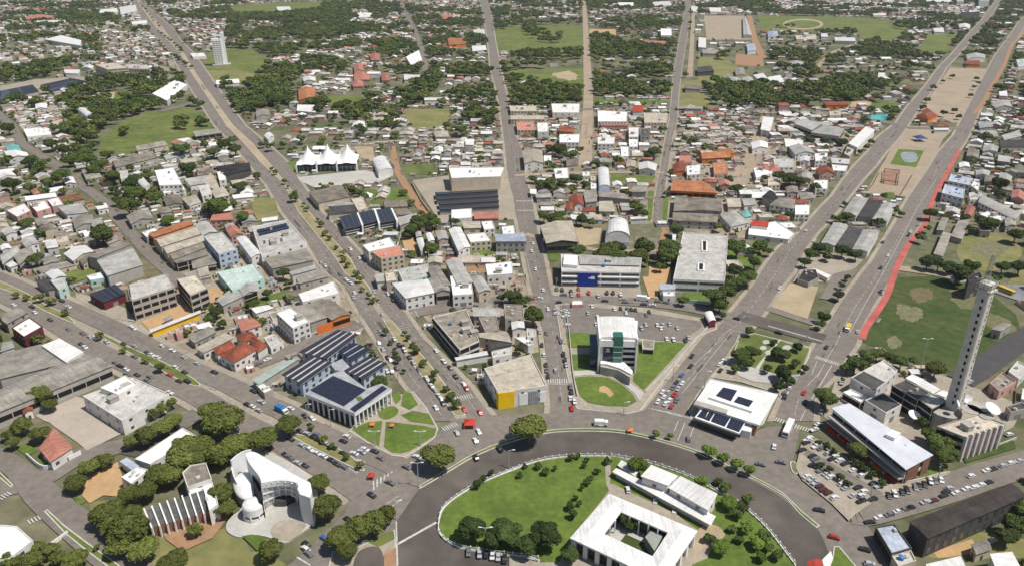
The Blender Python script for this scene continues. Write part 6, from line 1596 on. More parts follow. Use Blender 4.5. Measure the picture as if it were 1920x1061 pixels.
# ---------------------------------------------------------------- trees
def leafmat(name, c, c2):
    m = bpy.data.materials.new(name); m.use_nodes = True; n = m.node_tree.nodes; l = m.node_tree.links; b = n['Principled BSDF']
    b.inputs['Roughness'].default_value = .75; b.inputs['Specular IOR Level'].default_value = .2; b.inputs['Subsurface Weight'].default_value = 0
    tc = n.new("ShaderNodeTexCoord"); ns = n.new("ShaderNodeTexNoise"); ns.inputs['Scale'].default_value = 3.2; ns.inputs['Detail'].default_value = 3; l.new(tc.outputs['Object'], ns.inputs['Vector'])
    oi = n.new("ShaderNodeObjectInfo"); mr = n.new("ShaderNodeMapRange"); mr.inputs[1].default_value = .3; mr.inputs[2].default_value = .7; l.new(ns.outputs[0], mr.inputs[0])
    mx = n.new("ShaderNodeMix"); mx.data_type = 'RGBA'; l.new(mr.outputs[0], mx.inputs[0]); mx.inputs[6].default_value = (*c, 1); mx.inputs[7].default_value = (*c2, 1)
    rr = n.new("ShaderNodeMapRange"); rr.inputs[3].default_value = .68; rr.inputs[4].default_value = 1.38; l.new(oi.outputs['Random'], rr.inputs[0])
    sc = n.new("ShaderNodeVectorMath"); sc.operation = 'SCALE'; l.new(mx.outputs[2], sc.inputs[0]); l.new(rr.outputs[0], sc.inputs['Scale']); l.new(sc.outputs[0], b.inputs['Base Color'])
    return m
LEAF = {'dark green': leafmat('dark_green_leaves', (.062, .092, .022), (.040, .064, .016)), 'olive green': leafmat('olive_green_leaves', (.135, .150, .034), (.082, .100, .023)),
        'mid green': leafmat('mid_green_leaves', (.090, .122, .027), (.058, .085, .020)), 'bright green': leafmat('bright_green_leaves', (.14, .205, .032), (.09, .14, .022))}
M_BARK = mat('bark', (.16, .12, .085), .95, .3, 1)
nr = np.random.RandomState(5)
def crown_arrays(nlobe, nleaf, leaf, flat=.72, core=True, seed=0):
    rs = np.random.RandomState(seed); lob = []
    for i in range(nlobe):
        a = rs.uniform(0, 6.28); rad = math.sqrt(rs.uniform(0, 1)) * .62; z = rs.uniform(-.25, .5) * (1 - rad * .5); lr = rs.uniform(.28, .46) * (1.1 - .3 * rad)
        lob.append((rad * math.cos(a), rad * math.sin(a), z, lr))
    V = []; F = []
    cen = np.array([l[:3] for l in lob]); rad = np.array([l[3] for l in lob])
    pick = rs.choice(nlobe, nleaf * 2, p=rad ** 2 / (rad ** 2).sum()); d = rs.normal(size=(nleaf * 2, 3)); d /= np.linalg.norm(d, axis=1)[:, None]; d[:, 2] = np.where(d[:, 2] < -.35, -d[:, 2], d[:, 2])
    p = cen[pick] + d * rad[pick][:, None] * rs.uniform(.86, 1.1, (nleaf * 2, 1))
    dist = np.linalg.norm(p[:, None, :] - cen[None], axis=2) / rad[None]; ok = (dist.min(1) > .8); p = p[ok][:nleaf]; d = d[ok][:nleaf]
    nn = d + rs.normal(size=d.shape) * .55; nn /= np.linalg.norm(nn, axis=1)[:, None]
    t = np.cross(nn, rs.normal(size=nn.shape)); t /= np.linalg.norm(t, axis=1)[:, None]; u = np.cross(nn, t); s = leaf * rs.uniform(.6, 1.3, (len(p), 1))
    quad = np.stack([p - t * s - u * s * .6, p + t * s * .5 - u * s, p + t * s + u * s * .7, p - t * s * .6 + u * s], 1)
    verts = quad.reshape(-1, 3); faces = np.arange(len(verts)).reshape(-1, 4)
    tri_v = []; tri_f = []
    if core:
        base = [(0, 0, 1), (0, 0, -1)] + [(math.cos(k * 1.0472) * .87, math.sin(k * 1.0472) * .87, .5) for k in range(6)] + [(math.cos(k * 1.0472 + .52) * .87, math.sin(k * 1.0472 + .52) * .87, -.5) for k in range(6)]
        fs = [(0, 2 + k, 2 + (k + 1) % 6) for k in range(6)] + [(2 + k, 8 + k, 2 + (k + 1) % 6) for k in range(6)] + [(8 + k, 8 + (k + 1) % 6, 2 + (k + 1) % 6) for k in range(6)] + [(1, 8 + (k + 1) % 6, 8 + k) for k in range(6)]
        for x, y, z, lr in lob:
            o = len(tri_v); tri_v += [(x + a * lr * .86, y + b_ * lr * .86, z + c * lr * .86) for a, b_, c in base]; tri_f += [tuple(o + k for k in f) for f in fs]
    tv = np.array(tri_v).reshape(-1, 3); allv = np.concatenate([verts, tv]) if len(tv) else verts; allv[:, 2] *= flat
    return allv, faces, [tuple(len(verts) + k for k in f) for f in tri_f]
CROWN = {}
for ln, lm in LEAF.items():
    for k in range(4):
        v, fq, ft = crown_arrays(20 + 3 * k, 2300, .062, .72 if k != 3 else 1.0, True, hash(ln) % 7 * 0 + k * 7 + len(ln))
        me = bpy.data.meshes.new('crown'); me.from_pydata(v.tolist(), [], fq.tolist() + ft); me.materials.append(lm); CROWN[(ln, k)] = me
        v, fq, ft = crown_arrays(9 + k, 520, .12, .85, True, k * 3 + len(ln))
        me = bpy.data.meshes.new('crown'); me.from_pydata(v.tolist(), [], fq.tolist() + ft); me.materials.append(lm); CROWN[(ln, k, 's')] = me
TRUNK = []
for k in range(3):
    rs = random.Random(k); bb = MB(); bb.cyl((0, 0), .07, 0, .5, 7, r2=.05)
    for i in range(5):
        a = i * 1.257 + rs.random(); bb.bar((0, 0, .42 + .05 * i), (math.cos(a) * .45, math.sin(a) * .45, .85 + rs.random() * .2), .028, n=4)
    TRUNK.append(bb.mesh('trunk', M_BARK))
NT = [0]; TREES = []; BIGT = set()
def tree(x, y, d, kind='mid green', H=None, label=None):
    TREES.append((x, y, d, kind, H)); NT[0] += 1; take(x, y, d * .3, 2)
def build_tree(x, y, d, kind='mid green', H=None, label=None):
    H = H or .78 * d + 1.5; k = NT[0] % 4; NT[0] += 1; small = d < 7
    r = ob('tree', None, None, (x, y, 0), rnd.uniform(0, 6.28)); ob('trunk', TRUNK[NT[0] % 3], r, (0, 0, 0), 0, (H * .62,) * 3)
    c = ob('crown', CROWN[(kind, k, 's') if small else (kind, k)], r, (0, 0, H * .62), 0, (d / 2 * rnd.uniform(.95, 1.1), d / 2 * rnd.uniform(.95, 1.1), H * .5))
    desc = f"{'small' if d < 6 else 'broad' if d > 12 else 'mid-sized'} {kind} tree"
    if label: tag(r, label, 'tree')
    else: auto(r, desc, 'tree')
    return r
def sc(py): return (py - YH) * .912 / CAMH
def trees(s, kind='mid green', tile='x'):
    for t in s.split():
        x, y, d = [float(k) for k in t.split(',')]
        dm = d / sc(y); H = .78 * dm + 1.5; X, Y = G(x, y, H * .6); tree(X, Y, dm, kind)
trees('990,798,74 825,850,68', 'olive green')
trees('1196,872,42 1330,846,28 1357,858,28 1382,869,26 1405,880,26 1230,812,18 1256,816,14 1315,903,26', 'bright green')
trees('885,990,60 955,1000,58 1022,1000,68 925,1012,40 1068,1040,38 990,1020,50 940,985,40', 'dark green')
trees('640,1010,58 668,990,58 698,980,54 722,965,40 655,1030,46 597,905,44 612,950,58 508,1030,50 540,795,48 490,822,58 455,830,50 420,790,78 396,775,60 372,835,56 340,860,60 300,890,56 268,918,50 350,835,56 445,835,60 410,850,56 320,890,50 245,925,44 415,925,50 424,950,40 380,860,50', 'olive green')
trees('200,960,60 238,990,78 270,1030,60 322,1055,60 222,1022,50 205,985,44 250,960,40 365,992,32 140,905,42 168,875,38 200,862,34 184,866,30 275,815,46 300,800,46 325,787,38 250,825,34 300,765,28 320,755,24 284,775,24 75,812,38 38,798,38 25,830,28 15,815,26 72,740,48 92,758,30 95,1032,35 70,1027,30 140,1050,50 60,1050,40 112,1045,36 180,1025,14 20,1052,40', 'olive green')
trees('1550,745,48 1605,680,40 1625,668,34 1588,690,26 1645,662,30 1665,668,26 1760,830,56 1745,812,38 1775,852,48 1905,985,50 1890,1005,44 1925,960,50 1690,678,30', 'mid green')
trees('1755,690,42', 'olive green')
trees('1535,828,14 1550,836,16 1565,846,15 1537,870,18 1554,880,17 1575,893,18 1590,904,18 1610,870,18 1622,878,18 1635,888,18 1655,905,18 1600,862,14', 'dark green')
trees('1000,592,42 985,562,22 962,555,36 940,558,20 975,652,24 1280,563,22 1340,555,46 1362,548,38 1385,528,32 1350,572,30 1404,620,22 1388,665,38 1410,660,34 1400,680,28 1378,690,20', 'mid green')
trees('1470,665,26 1495,650,22 1455,662,26 1468,700,34 1493,680,22 1458,722,24 1480,715,24 1440,690,22 1450,640,16 1510,690,18', 'dark green')
trees('1573,553,22 1545,595,24 1538,606,20 1580,535,16 1588,520,14 1745,400,28 1727,446,22 1738,428,16 1760,495,30 1798,510,50 1740,490,34 1822,500,30 1855,420,40 1840,412,26 1875,345,30 1875,365,26 1905,440,34 1912,500,36 1880,500,30 1780,500,30 1820,430,20 1800,520,24 1870,520,24', 'dark green')
trees('1270,430,30 1250,480,40 1262,468,30 1238,500,22 1212,490,18 1382,466,44 1415,492,30 1425,462,30 1378,508,30 1402,520,36 1368,535,28 1440,470,20 1410,470,20 1355,590,18', 'mid green')
trees('1535,466,28 1520,476,28 1580,470,30 1605,478,26 1510,492,22 1555,480,22 1585,382,12 1563,410,18 1578,408,18 1648,416,20 1680,395,16 1690,400,14 1500,340,28 1480,336,36 1530,352,22 1460,330,24 1480,402,18 1577,268,26 1520,262,20 1545,262,20 1625,275,12 1635,265,14 1612,285,12 1550,483,16', 'dark green')
trees('785,420,38 770,430,32 805,410,34 815,418,26 763,438,20 808,466,28 855,416,18 660,355,22 675,360,18 765,382,16 550,370,20 530,512,28 540,530,20 505,275,20 490,270,16 600,270,16 740,258,18', 'mid green')
trees('1010,345,24 1030,343,26 1055,342,24 1080,335,26 1098,345,20 1000,335,18 1040,352,20 1050,282,30 1070,290,30 1032,278,24 1088,280,18 1035,312,18 1115,305,20 1137,313,14 1160,300,20 1226,285,30 1215,292,22 1172,360,20 1195,390,30 1205,400,24 1188,380,20 1300,262,20 1325,275,18 1340,280,16 1248,362,16 1380,355,28 1090,412,24 1050,402,24 1345,425,20 1020,405,28 1110,418,20 1168,420,22 1065,415,20 1028,250,18 1365,300,14', 'mid green')
trees('450,350,30 190,440,44 240,385,48 290,370,30 222,375,24 48,420,34 75,435,24 65,487,34 115,330,38 90,340,26 185,385,16 410,388,44 390,392,26 455,406,30 315,415,30 270,365,24 210,330,34 22,345,40 85,357,22 55,352,28 175,320,26 160,300,40 130,300,26 185,310,34 340,280,34 400,285,30 420,270,26 440,280,28 435,262,20 200,290,26 172,340,16 290,450,14 212,335,22 120,280,26 95,270,28 15,240,26 75,385,14 60,300,30 10,300,24', 'mid green')
trees('50,556,14 73,556,22 95,562,20 122,585,15 188,628,18 230,655,15 300,688,22 30,552,14 270,675,10', 'olive green')
trees('415,605,20 405,585,24 390,598,22 475,570,28 460,575,18 350,622,16 352,622,14 410,560,14 500,550,22 425,545,14', 'mid green')
# young trees on the planted medians
def medtrees(x0, y0, x1, y1, n, dm, kind='olive green', seed=1):
    rs = random.Random(seed)
    for i in range(n):
        t = (i + rs.uniform(-.3, .3)) / max(1, n - 1); X, Y = G(x0 + (x1 - x0) * t, y0 + (y1 - y0) * t); tree(X + rs.uniform(-1.5, 1.5), Y + rs.uniform(-1, 1), dm * rs.uniform(.7, 1.25), kind)
medtrees(752, 625, 850, 765, 11, 4.4, 'mid green', 2); medtrees(604, 430, 700, 570, 12, 4.5, 'olive green', 3); medtrees(545, 358, 604, 430, 6, 4.5, 'olive green', 4); medtrees(505, 320, 535, 348, 3, 5, 'mid green', 6)
medtrees(720, 600 + 30, 760, 700, 6, 3.5, 'dark green', 5); medtrees(590, 812, 668, 880, 5, 4, 'olive green', 7); medtrees(870, 860, 1125, 855, 1, 3, 'dark green', 8)
for x, y in ((1085, 862), (1100, 868), (1070, 866), (1095, 880), (905, 905), (920, 893), (985, 880), (1010, 882), (1040, 885), (1100, 912), (1090, 922), (1080, 940), (1105, 905), (1070, 958), (1085, 950), (975, 898), (1140, 872), (895, 918), (1022, 893), (1120, 890), (1075, 975)):
    d = rnd.uniform(2.2, 4.4); X, Y = G(x, y); tree(X, Y, d, 'dark green', d * 1.1)
for x, y, d in ((1365, 955, 7), (1378, 975, 5), (1390, 960, 5), (1395, 1000, 6), (1372, 1000, 4), (1430, 1015, 5), (1415, 1030, 6), (1440, 1035, 4), (1350, 1040, 7), (1330, 1020, 5), (1400, 945, 5), (1345, 910, 4), (1360, 925, 5), (1385, 1020, 4), (1455, 1050, 5), (1425, 1055, 5), (1170, 1058, 4)):
    X, Y = G(x, y); tree(X, Y, d, 'mid green' if d < 6 else 'bright green', d * .9)
for x, y in ((1178, 992), (1190, 990), (1170, 985)): X, Y = G(x, y + 6); tree(X, Y, 5, 'dark green', 7)

for x, y in ((1280, 620), (1215, 670), (1545, 635), (1510, 665), (1490, 725), (1370, 840), (1290, 865), (1400, 885), (1350, 585), (1165, 765), (1530, 600), (1130, 820)):
    p = q('d0', '%d,%d' % (x, y))[0]; X, Y = G(*p); tree(X, Y, rnd.uniform(7, 11), 'dark green')
for a, b_ in (((300, 62), (342, 100)), ((312, 98), (356, 130)), ((262, 10), (300, 52))):
    for i in range(9): t = i / 8; X, Y = G(a[0] + (b_[0] - a[0]) * t, a[1] + (b_[1] - a[1]) * t); tree(X + rnd.uniform(-3, 3), Y, rnd.uniform(6, 10), 'dark green')
# ---------------------------------------------------------------- vehicles
CARCOL = {'w': ('white', (.68, .68, .67)), 'k': ('black', (.025, .025, .028)), 's': ('silver', (.42, .43, .44)), 'r': ('red', (.50, .025, .02)), 'm': ('dark maroon', (.10, .025, .03)), 'b': ('blue', (.05, .12, .40)), 'g': ('grey', (.16, .16, .17))}
def carpaint(k): return mat('car_paint_' + CARCOL[k][0], CARCOL[k][1], .3, .05, .5, spec=.6)
M_TYRE = mat('tyre_rubber', (.02, .02, .02), .9, .1)
def carbody(kind, L=4.3, W=1.75):
    b = MB(); hw = W / 2
    prof = {'hatch': [(-2.1, .35), (2.1, .35), (2.15, .75), (1.9, .92), (1.15, .98), (.55, 1.42), (-1.3, 1.46), (-1.95, 1.0), (-2.15, .8)],
            'sedan': [(-2.25, .35), (2.2, .35), (2.25, .72), (2.0, .88), (1.15, .95), (.5, 1.38), (-.9, 1.4), (-1.5, 1.0), (-2.2, .95), (-2.3, .7)],
            'pickup': [(-2.5, .45), (2.4, .45), (2.45, .9), (2.2, 1.05), (1.3, 1.1), (.8, 1.65), (-.4, 1.68), (-.6, 1.1), (-2.5, 1.1)]}[kind]
    top = max(p[1] for p in prof)
    def ww(z): return hw * (.80 if z > 1.2 else .96 if z > .95 else 1)
    n = len(prof); Ls = [(x, -ww(z), z) for x, z in prof]; Rs = [(x, ww(z), z) for x, z in prof]
    for i in range(n): j = (i + 1) % n; b.poly([Ls[j], Ls[i], Rs[i], Rs[j]][::-1])
    b.poly(Ls); b.poly(Rs[::-1]); return b
def glass(kind):
    b = MB(); x0, x1, xb, zt = {'hatch': (1.08, .58, -1.35, 1.44), 'sedan': (1.08, .53, -.95, 1.38), 'pickup': (1.25, .83, -.42, 1.66)}[kind]; xr = {'hatch': -1.9, 'sedan': -1.45, 'pickup': -.58}[kind]; zb = .98 if kind != 'pickup' else 1.12
    w0, w1 = .80, .72
    b.poly([(x0 + .03, -w0, zb + .02), (x0 + .03, w0, zb + .02), (x1 + .05, w1 - .04, zt - .02), (x1 + .05, -w1 + .04, zt - .02)]); b.poly([(xr - .04, w0, zb + .04), (xr - .04, -w0, zb + .04), (xb - .04, -w1 + .04, zt - .02), (xb - .04, w1 - .04, zt - .02)])
    for s in (-1, 1): b.poly([(x0 - .15, s * .86, zb + .05), (x1 - .05, s * .745, zt - .08), (xb + .1, s * .745, zt - .08), (xr + .3, s * .86, zb + .05)][::s])
    return b
WH = MB()
for i in range(10):
    a0, a1 = 2 * math.pi * i / 10, 2 * math.pi * (i + 1) / 10
    WH.poly([(.32 * math.cos(a0), -.1, .32 * math.sin(a0)), (.32 * math.cos(a1), -.1, .32 * math.sin(a1)), (.32 * math.cos(a1), .1, .32 * math.sin(a1)), (.32 * math.cos(a0), .1, .32 * math.sin(a0))])
for s in (-.1, .1): WH.poly([(.32 * math.cos(2 * math.pi * i / 10), s, .32 * math.sin(2 * math.pi * i / 10)) for i in range(10)])
WH = WH.mesh('wheel', M_TYRE); BODY = {}; GLS = {}
def heading(x, y):
    best = (1e9, 0)
    for c in DIRS:
        for a, e in zip(c, c[1:]):
            d = math.hypot((a[0] + e[0]) / 2 - x, (a[1] + e[1]) / 2 - y)
            if d < best[0]: best = (d, math.atan2(e[1] - a[1], e[0] - a[0]))
    return best[1]
placed = []; NC = [0]; CARS = []
def surf_z(x, y):
    i, j = int((x - X0) / CS), int((y - Y0) / CS); v = occ[j, i] if 0 <= i < NX and 0 <= j < NY else 0
    return .77 if v == 3 and y < 420 else .36
def car(x, y, col, ang=None, group=None, z=None):
    if any((x - a) ** 2 + (y - c) ** 2 < 2.0 ** 2 for a, c in placed): return
    placed.append((x, y)); kind = rnd.choice(('hatch', 'hatch', 'sedan', 'sedan', 'pickup')); NC[0] += 1
    if ang is None: ang = heading(x, y) + (math.pi if rnd.random() < .5 else 0) + rnd.uniform(-.04, .04)
    z = surf_z(x, y) if z is None else z
    CARS.append((x, y, z, kind, col, ang, group))
def build_car(x, y, z, kind, col, ang, group):
    r = ob('car', None, None, (x, y, z), ang, (.92, .92, .92))
    if (kind, col) not in BODY: BODY[(kind, col)] = carbody(kind).mesh('body', carpaint(col))
    if kind not in GLS: GLS[kind] = glass(kind).mesh('windows', M_GLASS)
    ob('body', BODY[(kind, col)], r); ob('windows', GLS[kind], r)
    if y < 560:
        for sx in (-1.3, 1.35):
            for sy in (-.78, .78): ob('wheel', WH, r, (sx, sy, .32))
    auto(r, f"{CARCOL[col][0]} {dict(hatch='hatchback', sedan='car', pickup='pickup')[kind]}", 'car', group); return r
def cars(tile, s, pdir=None, group='cars on the streets', flip=False):
    for t in s.split():
        col = t[-1]; x, y = q(tile, t[:-1])[0]; X, Y = G(x, y, .7); ang = None
        if pdir: a, c = G(x, y), G(x + pdir[0], y + pdir[1]); ang = math.atan2(c[1] - a[1], c[0] - a[0]) + rnd.uniform(-.05, .05)
        if rnd.random() < .34 and col == 'w': col = 's'
        if group and 'office' in group and rnd.random() < .38: continue
        if rnd.random() < .25 and col == 'k': col = 'g'
        car(X, Y, col, ang, group)
cars('a2', '100,205w 235,220k 255,260w 505,385k 610,415k 505,220w 455,175k 660,440w 700,447w 785,475w 600,495k 625,515w 850,630k 885,655k 990,585k 1010,720k 1105,735k 1085,760k 1250,850w 1160,588w 1120,570w 990,505w 965,365w 985,378w 1190,505w 1355,590w 1450,635w 1270,540w 1580,700k 1360,700k 1290,660w 1250,720r 1320,765k 1380,770k 930,680w 935,715k 1640,930k 1680,945k 1820,935k 1855,948w 1870,840k 1835,670w 370,315k 910,492k 1080,555k 1070,630k')
cars('b2', '665,20w 700,45w 720,150w 725,115w 930,275w 975,125w 1010,170k 900,175k 870,110w 830,120k 1020,455w 905,485w 890,570k 935,530w 990,610w 970,590k 1035,670k 1000,692w 965,690w 1055,500k 1095,540w 1085,515k 1160,630w 1130,590k 1200,680k 1180,550r 1255,745w 1275,775w 1292,802w 1315,828w 1350,875w 1368,900w 1378,928k 1325,960w 1325,540w 1385,620w 1470,730k 1430,665k 1530,785w 1550,820r 1535,975r 1650,995r 1410,820k 1440,870k 40,920w 20,980w 255,965w 360,1020k 415,1040w 85,605w 20,635k')
cars('b3', '400,30k 320,70k 375,95w 445,95k 425,122k 470,145k 520,170w 560,195k 640,145k 665,110w 640,235k 255,130k 335,175w 395,205w 445,232w 495,255w 550,285k 595,315k 645,335k 870,220k 800,205w 775,225s 720,235w 765,300w 915,270k 1105,335k 985,450k 850,540k 1180,260w 1610,140w 1635,75w 1475,85w 1790,205k 1615,270k 100,190m 215,245k 250,265k 310,305w 360,325k 505,860b 365,935w 385,970k 370,900k 675,720k')
cars('b3', '1560,965k 1597,975s 1640,975w 1690,975k 1735,990w 1778,1000s 1825,1015k 1860,1025g', (0, 30), 'cars parked under the white fence')
cars('c2', '230,95w 205,155w 140,160r 265,235w 255,410k 320,685w 235,570w 220,500k 205,400w 345,440k 362,475k 380,570k 392,612k 400,650w 433,810k 440,850k 430,890w 460,920w 440,965r 250,645k 257,685k 265,730k')
cars('c2', '345,190k 380,210w 402,222w 385,250w 402,270w 396,292w 410,314w 400,336w 408,356w 402,378w 320,240w 325,268w 332,296w 525,390w 550,390w', (30, -4), 'cars parked around the office block')
cars('c2', '330,90k 370,98k 435,110k 440,132w 490,90r 492,130r 527,120r 566,120r 635,142w 700,120k 745,120k 800,132w 770,138k 668,140w 590,220w 645,225w 680,250k 712,250k 755,240w 800,235k 850,240k 880,242k 910,247k 945,250w 1010,260k 1035,257k 840,268w 990,282k 560,270s 600,300k 540,315w 565,342w 620,352w 572,308k 632,300w 950,350w 985,355w 1000,374k 1035,370w 1070,358w 1060,395k 1112,360w 1098,380w 1190,375w 1160,352w 955,382w 1217,382w 1105,460w 1140,460w 1165,465w 1190,465w 1278,470k 1300,450w', (8, 25), 'cars parked around the office block')
cars('c2', '380,130k 685,175k 835,185k 970,200k 1035,205w 1075,180k 1135,187k 820,162w 1325,580k 1315,655k 1250,720b 1255,780w 1210,775k 1225,820w 1195,865r 1150,845w 1185,812k 1110,845w 1120,880w 1160,905w 1215,905k 1075,915w 1130,930w 1175,950r 1530,640w 1555,615w 1535,690k 1655,305k')
cars('c3', '650,15w 1295,130k 1825,315k 850,508w 1050,582w 1190,648w')
cars('d3', '45,185w 95,300k 375,650k 485,850r 710,940k 745,1045w')
cars('d3', '340,60w 370,20w 305,120w 290,142w 280,162k 250,215k 325,260k 345,282k 325,325k 350,190w 390,205k 440,240w 490,262w 470,280k 525,290w 565,315k 625,362w 657,377w 687,402w 770,460k 810,480w 850,490w 285,410w 320,432w 350,457w 378,482m 405,508m 440,530m 485,565w 385,365k 425,390w 455,412w 487,430w 540,465w 570,495w 602,515r 625,550w 660,490k 700,520w 680,550w 730,535k 685,590k 770,575k 800,568w', (30, -12), 'cars in the lower right car park')
cars('d3', '885,545k 930,532w 955,524w 985,518k 1020,505k 1045,496w 1080,482k 1110,474k 1150,463k 1190,442w 1230,435k 1270,430w', (10, 26), 'cars in the lower right car park')
cars('d3', '1490,400w 1605,360w 1650,350k 1725,325w 1780,305w 1840,290w 1330,490w 1310,517k 1290,545k 1380,525w 1455,495w 1510,483w 1565,465w 1620,447k 1215,580m 1155,593w 1040,635k 1000,647k 955,660w 890,685k 815,705w 745,740k 1770,95w 1640,875w 1672,885w')
cars('d2', '265,850r 85,80w 830,105k 660,400w 430,515k 80,405k 215,500k 185,750w 175,790w 160,818w 120,855k 125,882k 205,740w 545,775w 275,920k 1490,770w 390,990w')
cars('d1', '280,680w 340,755w 845,765k 885,865w 830,955k 1050,690w 1035,715k 1110,640w')
cars('b1', '590,815w 695,815w 760,880w 480,915w 510,940w 620,1000k'); cars('c1', '155,775w 145,830w 175,965w 235,820w')
print('cars', NC[0])
def boxvehicle(name, label, cat, x, y, L, W, H, m, px=None, cab=None, mcab=None):
    X, Y = G(x, y, H / 2); ang = heading(X, Y)
    if px: a, c = G(x, y), G(x + px[0], y + px[1]); ang = math.atan2(c[1] - a[1], c[0] - a[0])
    r = ob(name, None, None, (X, Y, surf_z(X, Y)), ang); tag(r, label, cat); placed.append((X, Y))
    bb = MB(); x1 = L / 2 - (cab or 0)
    prof = [(-L / 2, .4), (x1, .4), (x1, H * .9), (x1 - .25, H), (-L / 2 + .15, H), (-L / 2, H * .93)]
    for i in range(6): j = (i + 1) % 6; bb.poly([(prof[i][0], -W / 2, prof[i][1]), (prof[i][0], W / 2, prof[i][1]), (prof[j][0], W / 2, prof[j][1]), (prof[j][0], -W / 2, prof[j][1])])
    bb.poly([(p[0], -W / 2, p[1]) for p in prof]); bb.poly([(p[0], W / 2, p[1]) for p in prof[::-1]]); bb.build('body', m, r)
    if cab: bb = MB(); bb.box((L / 2 - cab / 2 + .1, 0, 1.35), (cab - .2, W * .95, 1.9)); bb.build('cab', mcab or M_WHITE, r); bb = MB(); bb.box((L / 2 + .02, 0, 1.75), (.1, W * .8, .7)); bb.build('windscreen', M_GLASS, r)
    else:
        bb = MB(); bb.box((0, 0, H * .68), (L * .92, W + .06, H * .24)); bb.box((x1, 0, H * .62), (.1, W * .85, H * .34)); bb.build('windows', M_GLASS, r)
    for sx in (-L * .33, L * .33):
        for sy in (-W / 2 + .1, W / 2 - .1): ob('wheel', WH, r, (sx, sy, .45), 0, (1.4, 1.4, 1.4))
boxvehicle('bus', 'white city bus crossing the zebra by the solar roofed hall', 'bus', 1478, 803, 12, 2.6, 3.2, M_WHITE, (-14, 30))
boxvehicle('bus', 'yellow bus on the dusty street behind the tall tower', 'bus', 1883, 544, 12, 2.6, 3.0, mat('bus_yellow', (.70, .50, .05), .4), (25, 10))
boxvehicle('truck', 'yellow and black truck on the right avenue below the cycle path', 'truck', 1590, 615, 7, 2.4, 2.8, mat('bus_yellow', (.7, .5, .05), .4), cab=2)
boxvehicle('truck', 'blue topped truck near the solar roofed complex', 'truck', 528, 768, 7, 2.4, 3.0, mat('truck_blue', (.04, .20, .50), .4), cab=2)
boxvehicle('truck', 'white box truck on the street above the curved car park', 'truck', 1206, 560, 8, 2.4, 3.1, M_WHITE, (30, 3), cab=2)
boxvehicle('truck', 'white box truck on the outer road above the ring median', 'truck', 1127, 793, 6, 2.3, 2.7, M_WHITE, (30, 1), cab=1.8)

CARS.sort(key=lambda c: c[0] ** 2 + c[1] ** 2)
for c in CARS[:298]: build_car(*c)
V = []; F = []; MI = []; ck = list(CARCOL)
for x, y, z, kind, col, ang, g in CARS[298:]:
    for src, mi_ in ((carbody(kind), ck.index(col)), (glass(kind), len(ck))):
        o_ = len(V); ca, sa = math.cos(ang), math.sin(ang); V += [(x + a * ca - b_ * sa, y + a * sa + b_ * ca, z + c) for a, b_, c in src.v]; F += [tuple(o_ + k for k in f) for f in src.f]; MI += [mi_] * len(src.f)
if V:
    me = bpy.data.meshes.new('distant_cars'); me.from_pydata(V, [], F)
    for k in ck: me.materials.append(carpaint(k))
    me.materials.append(M_GLASS); me.polygons.foreach_set('material_index', MI); tag(ob('distant_cars', me), 'tiny cars farther up the avenues', None, kind='stuff')
# ---------------------------------------------------------------- the rest of the city
ZN = []
def zn(poly, hp, tp, vec=None, cell=(13, 15), pal='city', dry=None):
    pts = [G(*p) for p in q('x', poly)]; ang = 0.0
    if vec: a, c = G(*vec[0]), G(*vec[1]); ang = math.atan2(c[1] - a[1], c[0] - a[0]) - math.pi / 2
    ZN.append((hp, tp, ang, cell, pal)); raster(zone, pts, len(ZN))
LV = ((33, 260), (254, 448)); WV = ((405, 200), (645, 484)); XV = ((1789, 104), (1610, 311)); DV = ((127, 622), (394, 757))
ZN.append((.50, .42, 0.0, (13, 17), 'city'))          # zone 1: default (index handled below)
zone[:] = 1
zn('-400,-80 255,-80 290,52 340,120 400,215 430,250 480,300 520,340 560,380 660,520 700,600 560,700 380,735 100,560 -200,480', .50, .42, LV)
zn('-200,350 190,385 260,450 340,530 240,620 60,545 -100,510', .58, .38, LV, (12, 14), 'near')
zn('40,260 240,290 400,250 430,330 300,400 200,380', .55, .42, LV, (12, 14), 'near')
zn('250,450 420,250 500,345 560,440 640,530 690,600 520,690 430,700 340,660 240,620', .72, .06, WV, (12, 14), 'near')
zn('120,175 400,160 440,235 330,245 220,300 130,330', .08, .85, LV)
zn('0,70 200,60 260,130 240,190 0,190', .35, .55, LV)
zn('100,8 240,10 250,60 120,60', .15, .75, LV)
zn('300,20 430,30 480,40 480,95 370,110 340,70', .62, .22, LV); zn('180,60 330,60 350,120 200,135', .75, .12, LV)
zn('270,-60 760,-80 790,60 800,140 840,200 470,260 420,190 350,90', .46, .48, None)
zn('430,20 650,0 660,60 560,110 420,100', .12, .85); zn('380,130 560,140 550,210 430,215', .10, .85); zn('690,130 930,110 940,200 770,200', .16, .8)
zn('480,250 640,200 760,245 700,275 560,280 500,300', .25, .65)
zn('600,245 850,245 870,270 690,280', .55, .4)
zn('745,262 960,262 955,330 780,330', .92, .02, None, (10, 11), 'near'); zn('560,350 960,330 1000,560 780,590 690,500', .66, .12, None, (12, 13), 'near')
zn('800,40 930,20 945,200 960,260 850,255', .3, .6)
zn('915,-80 1290,-80 1283,28 920,40', .42, .5); zn('960,80 1096,80 1096,130 945,132', .05, .95); zn('1098,72 1270,80 1258,180 1105,185', .10, .9); zn('945,165 1100,165 1095,200 950,200', .1, .85)
zn('925,40 1095,40 1095,100 930,100', .0, .30); zn('1100,28 1275,28 1272,80 1100,72', .25, .6)
zn('960,205 1255,205 1225,420 975,420', .80, .13, None, (11, 12), 'near'); zn('965,420 1230,420 1290,560 1000,560', .2, .35)
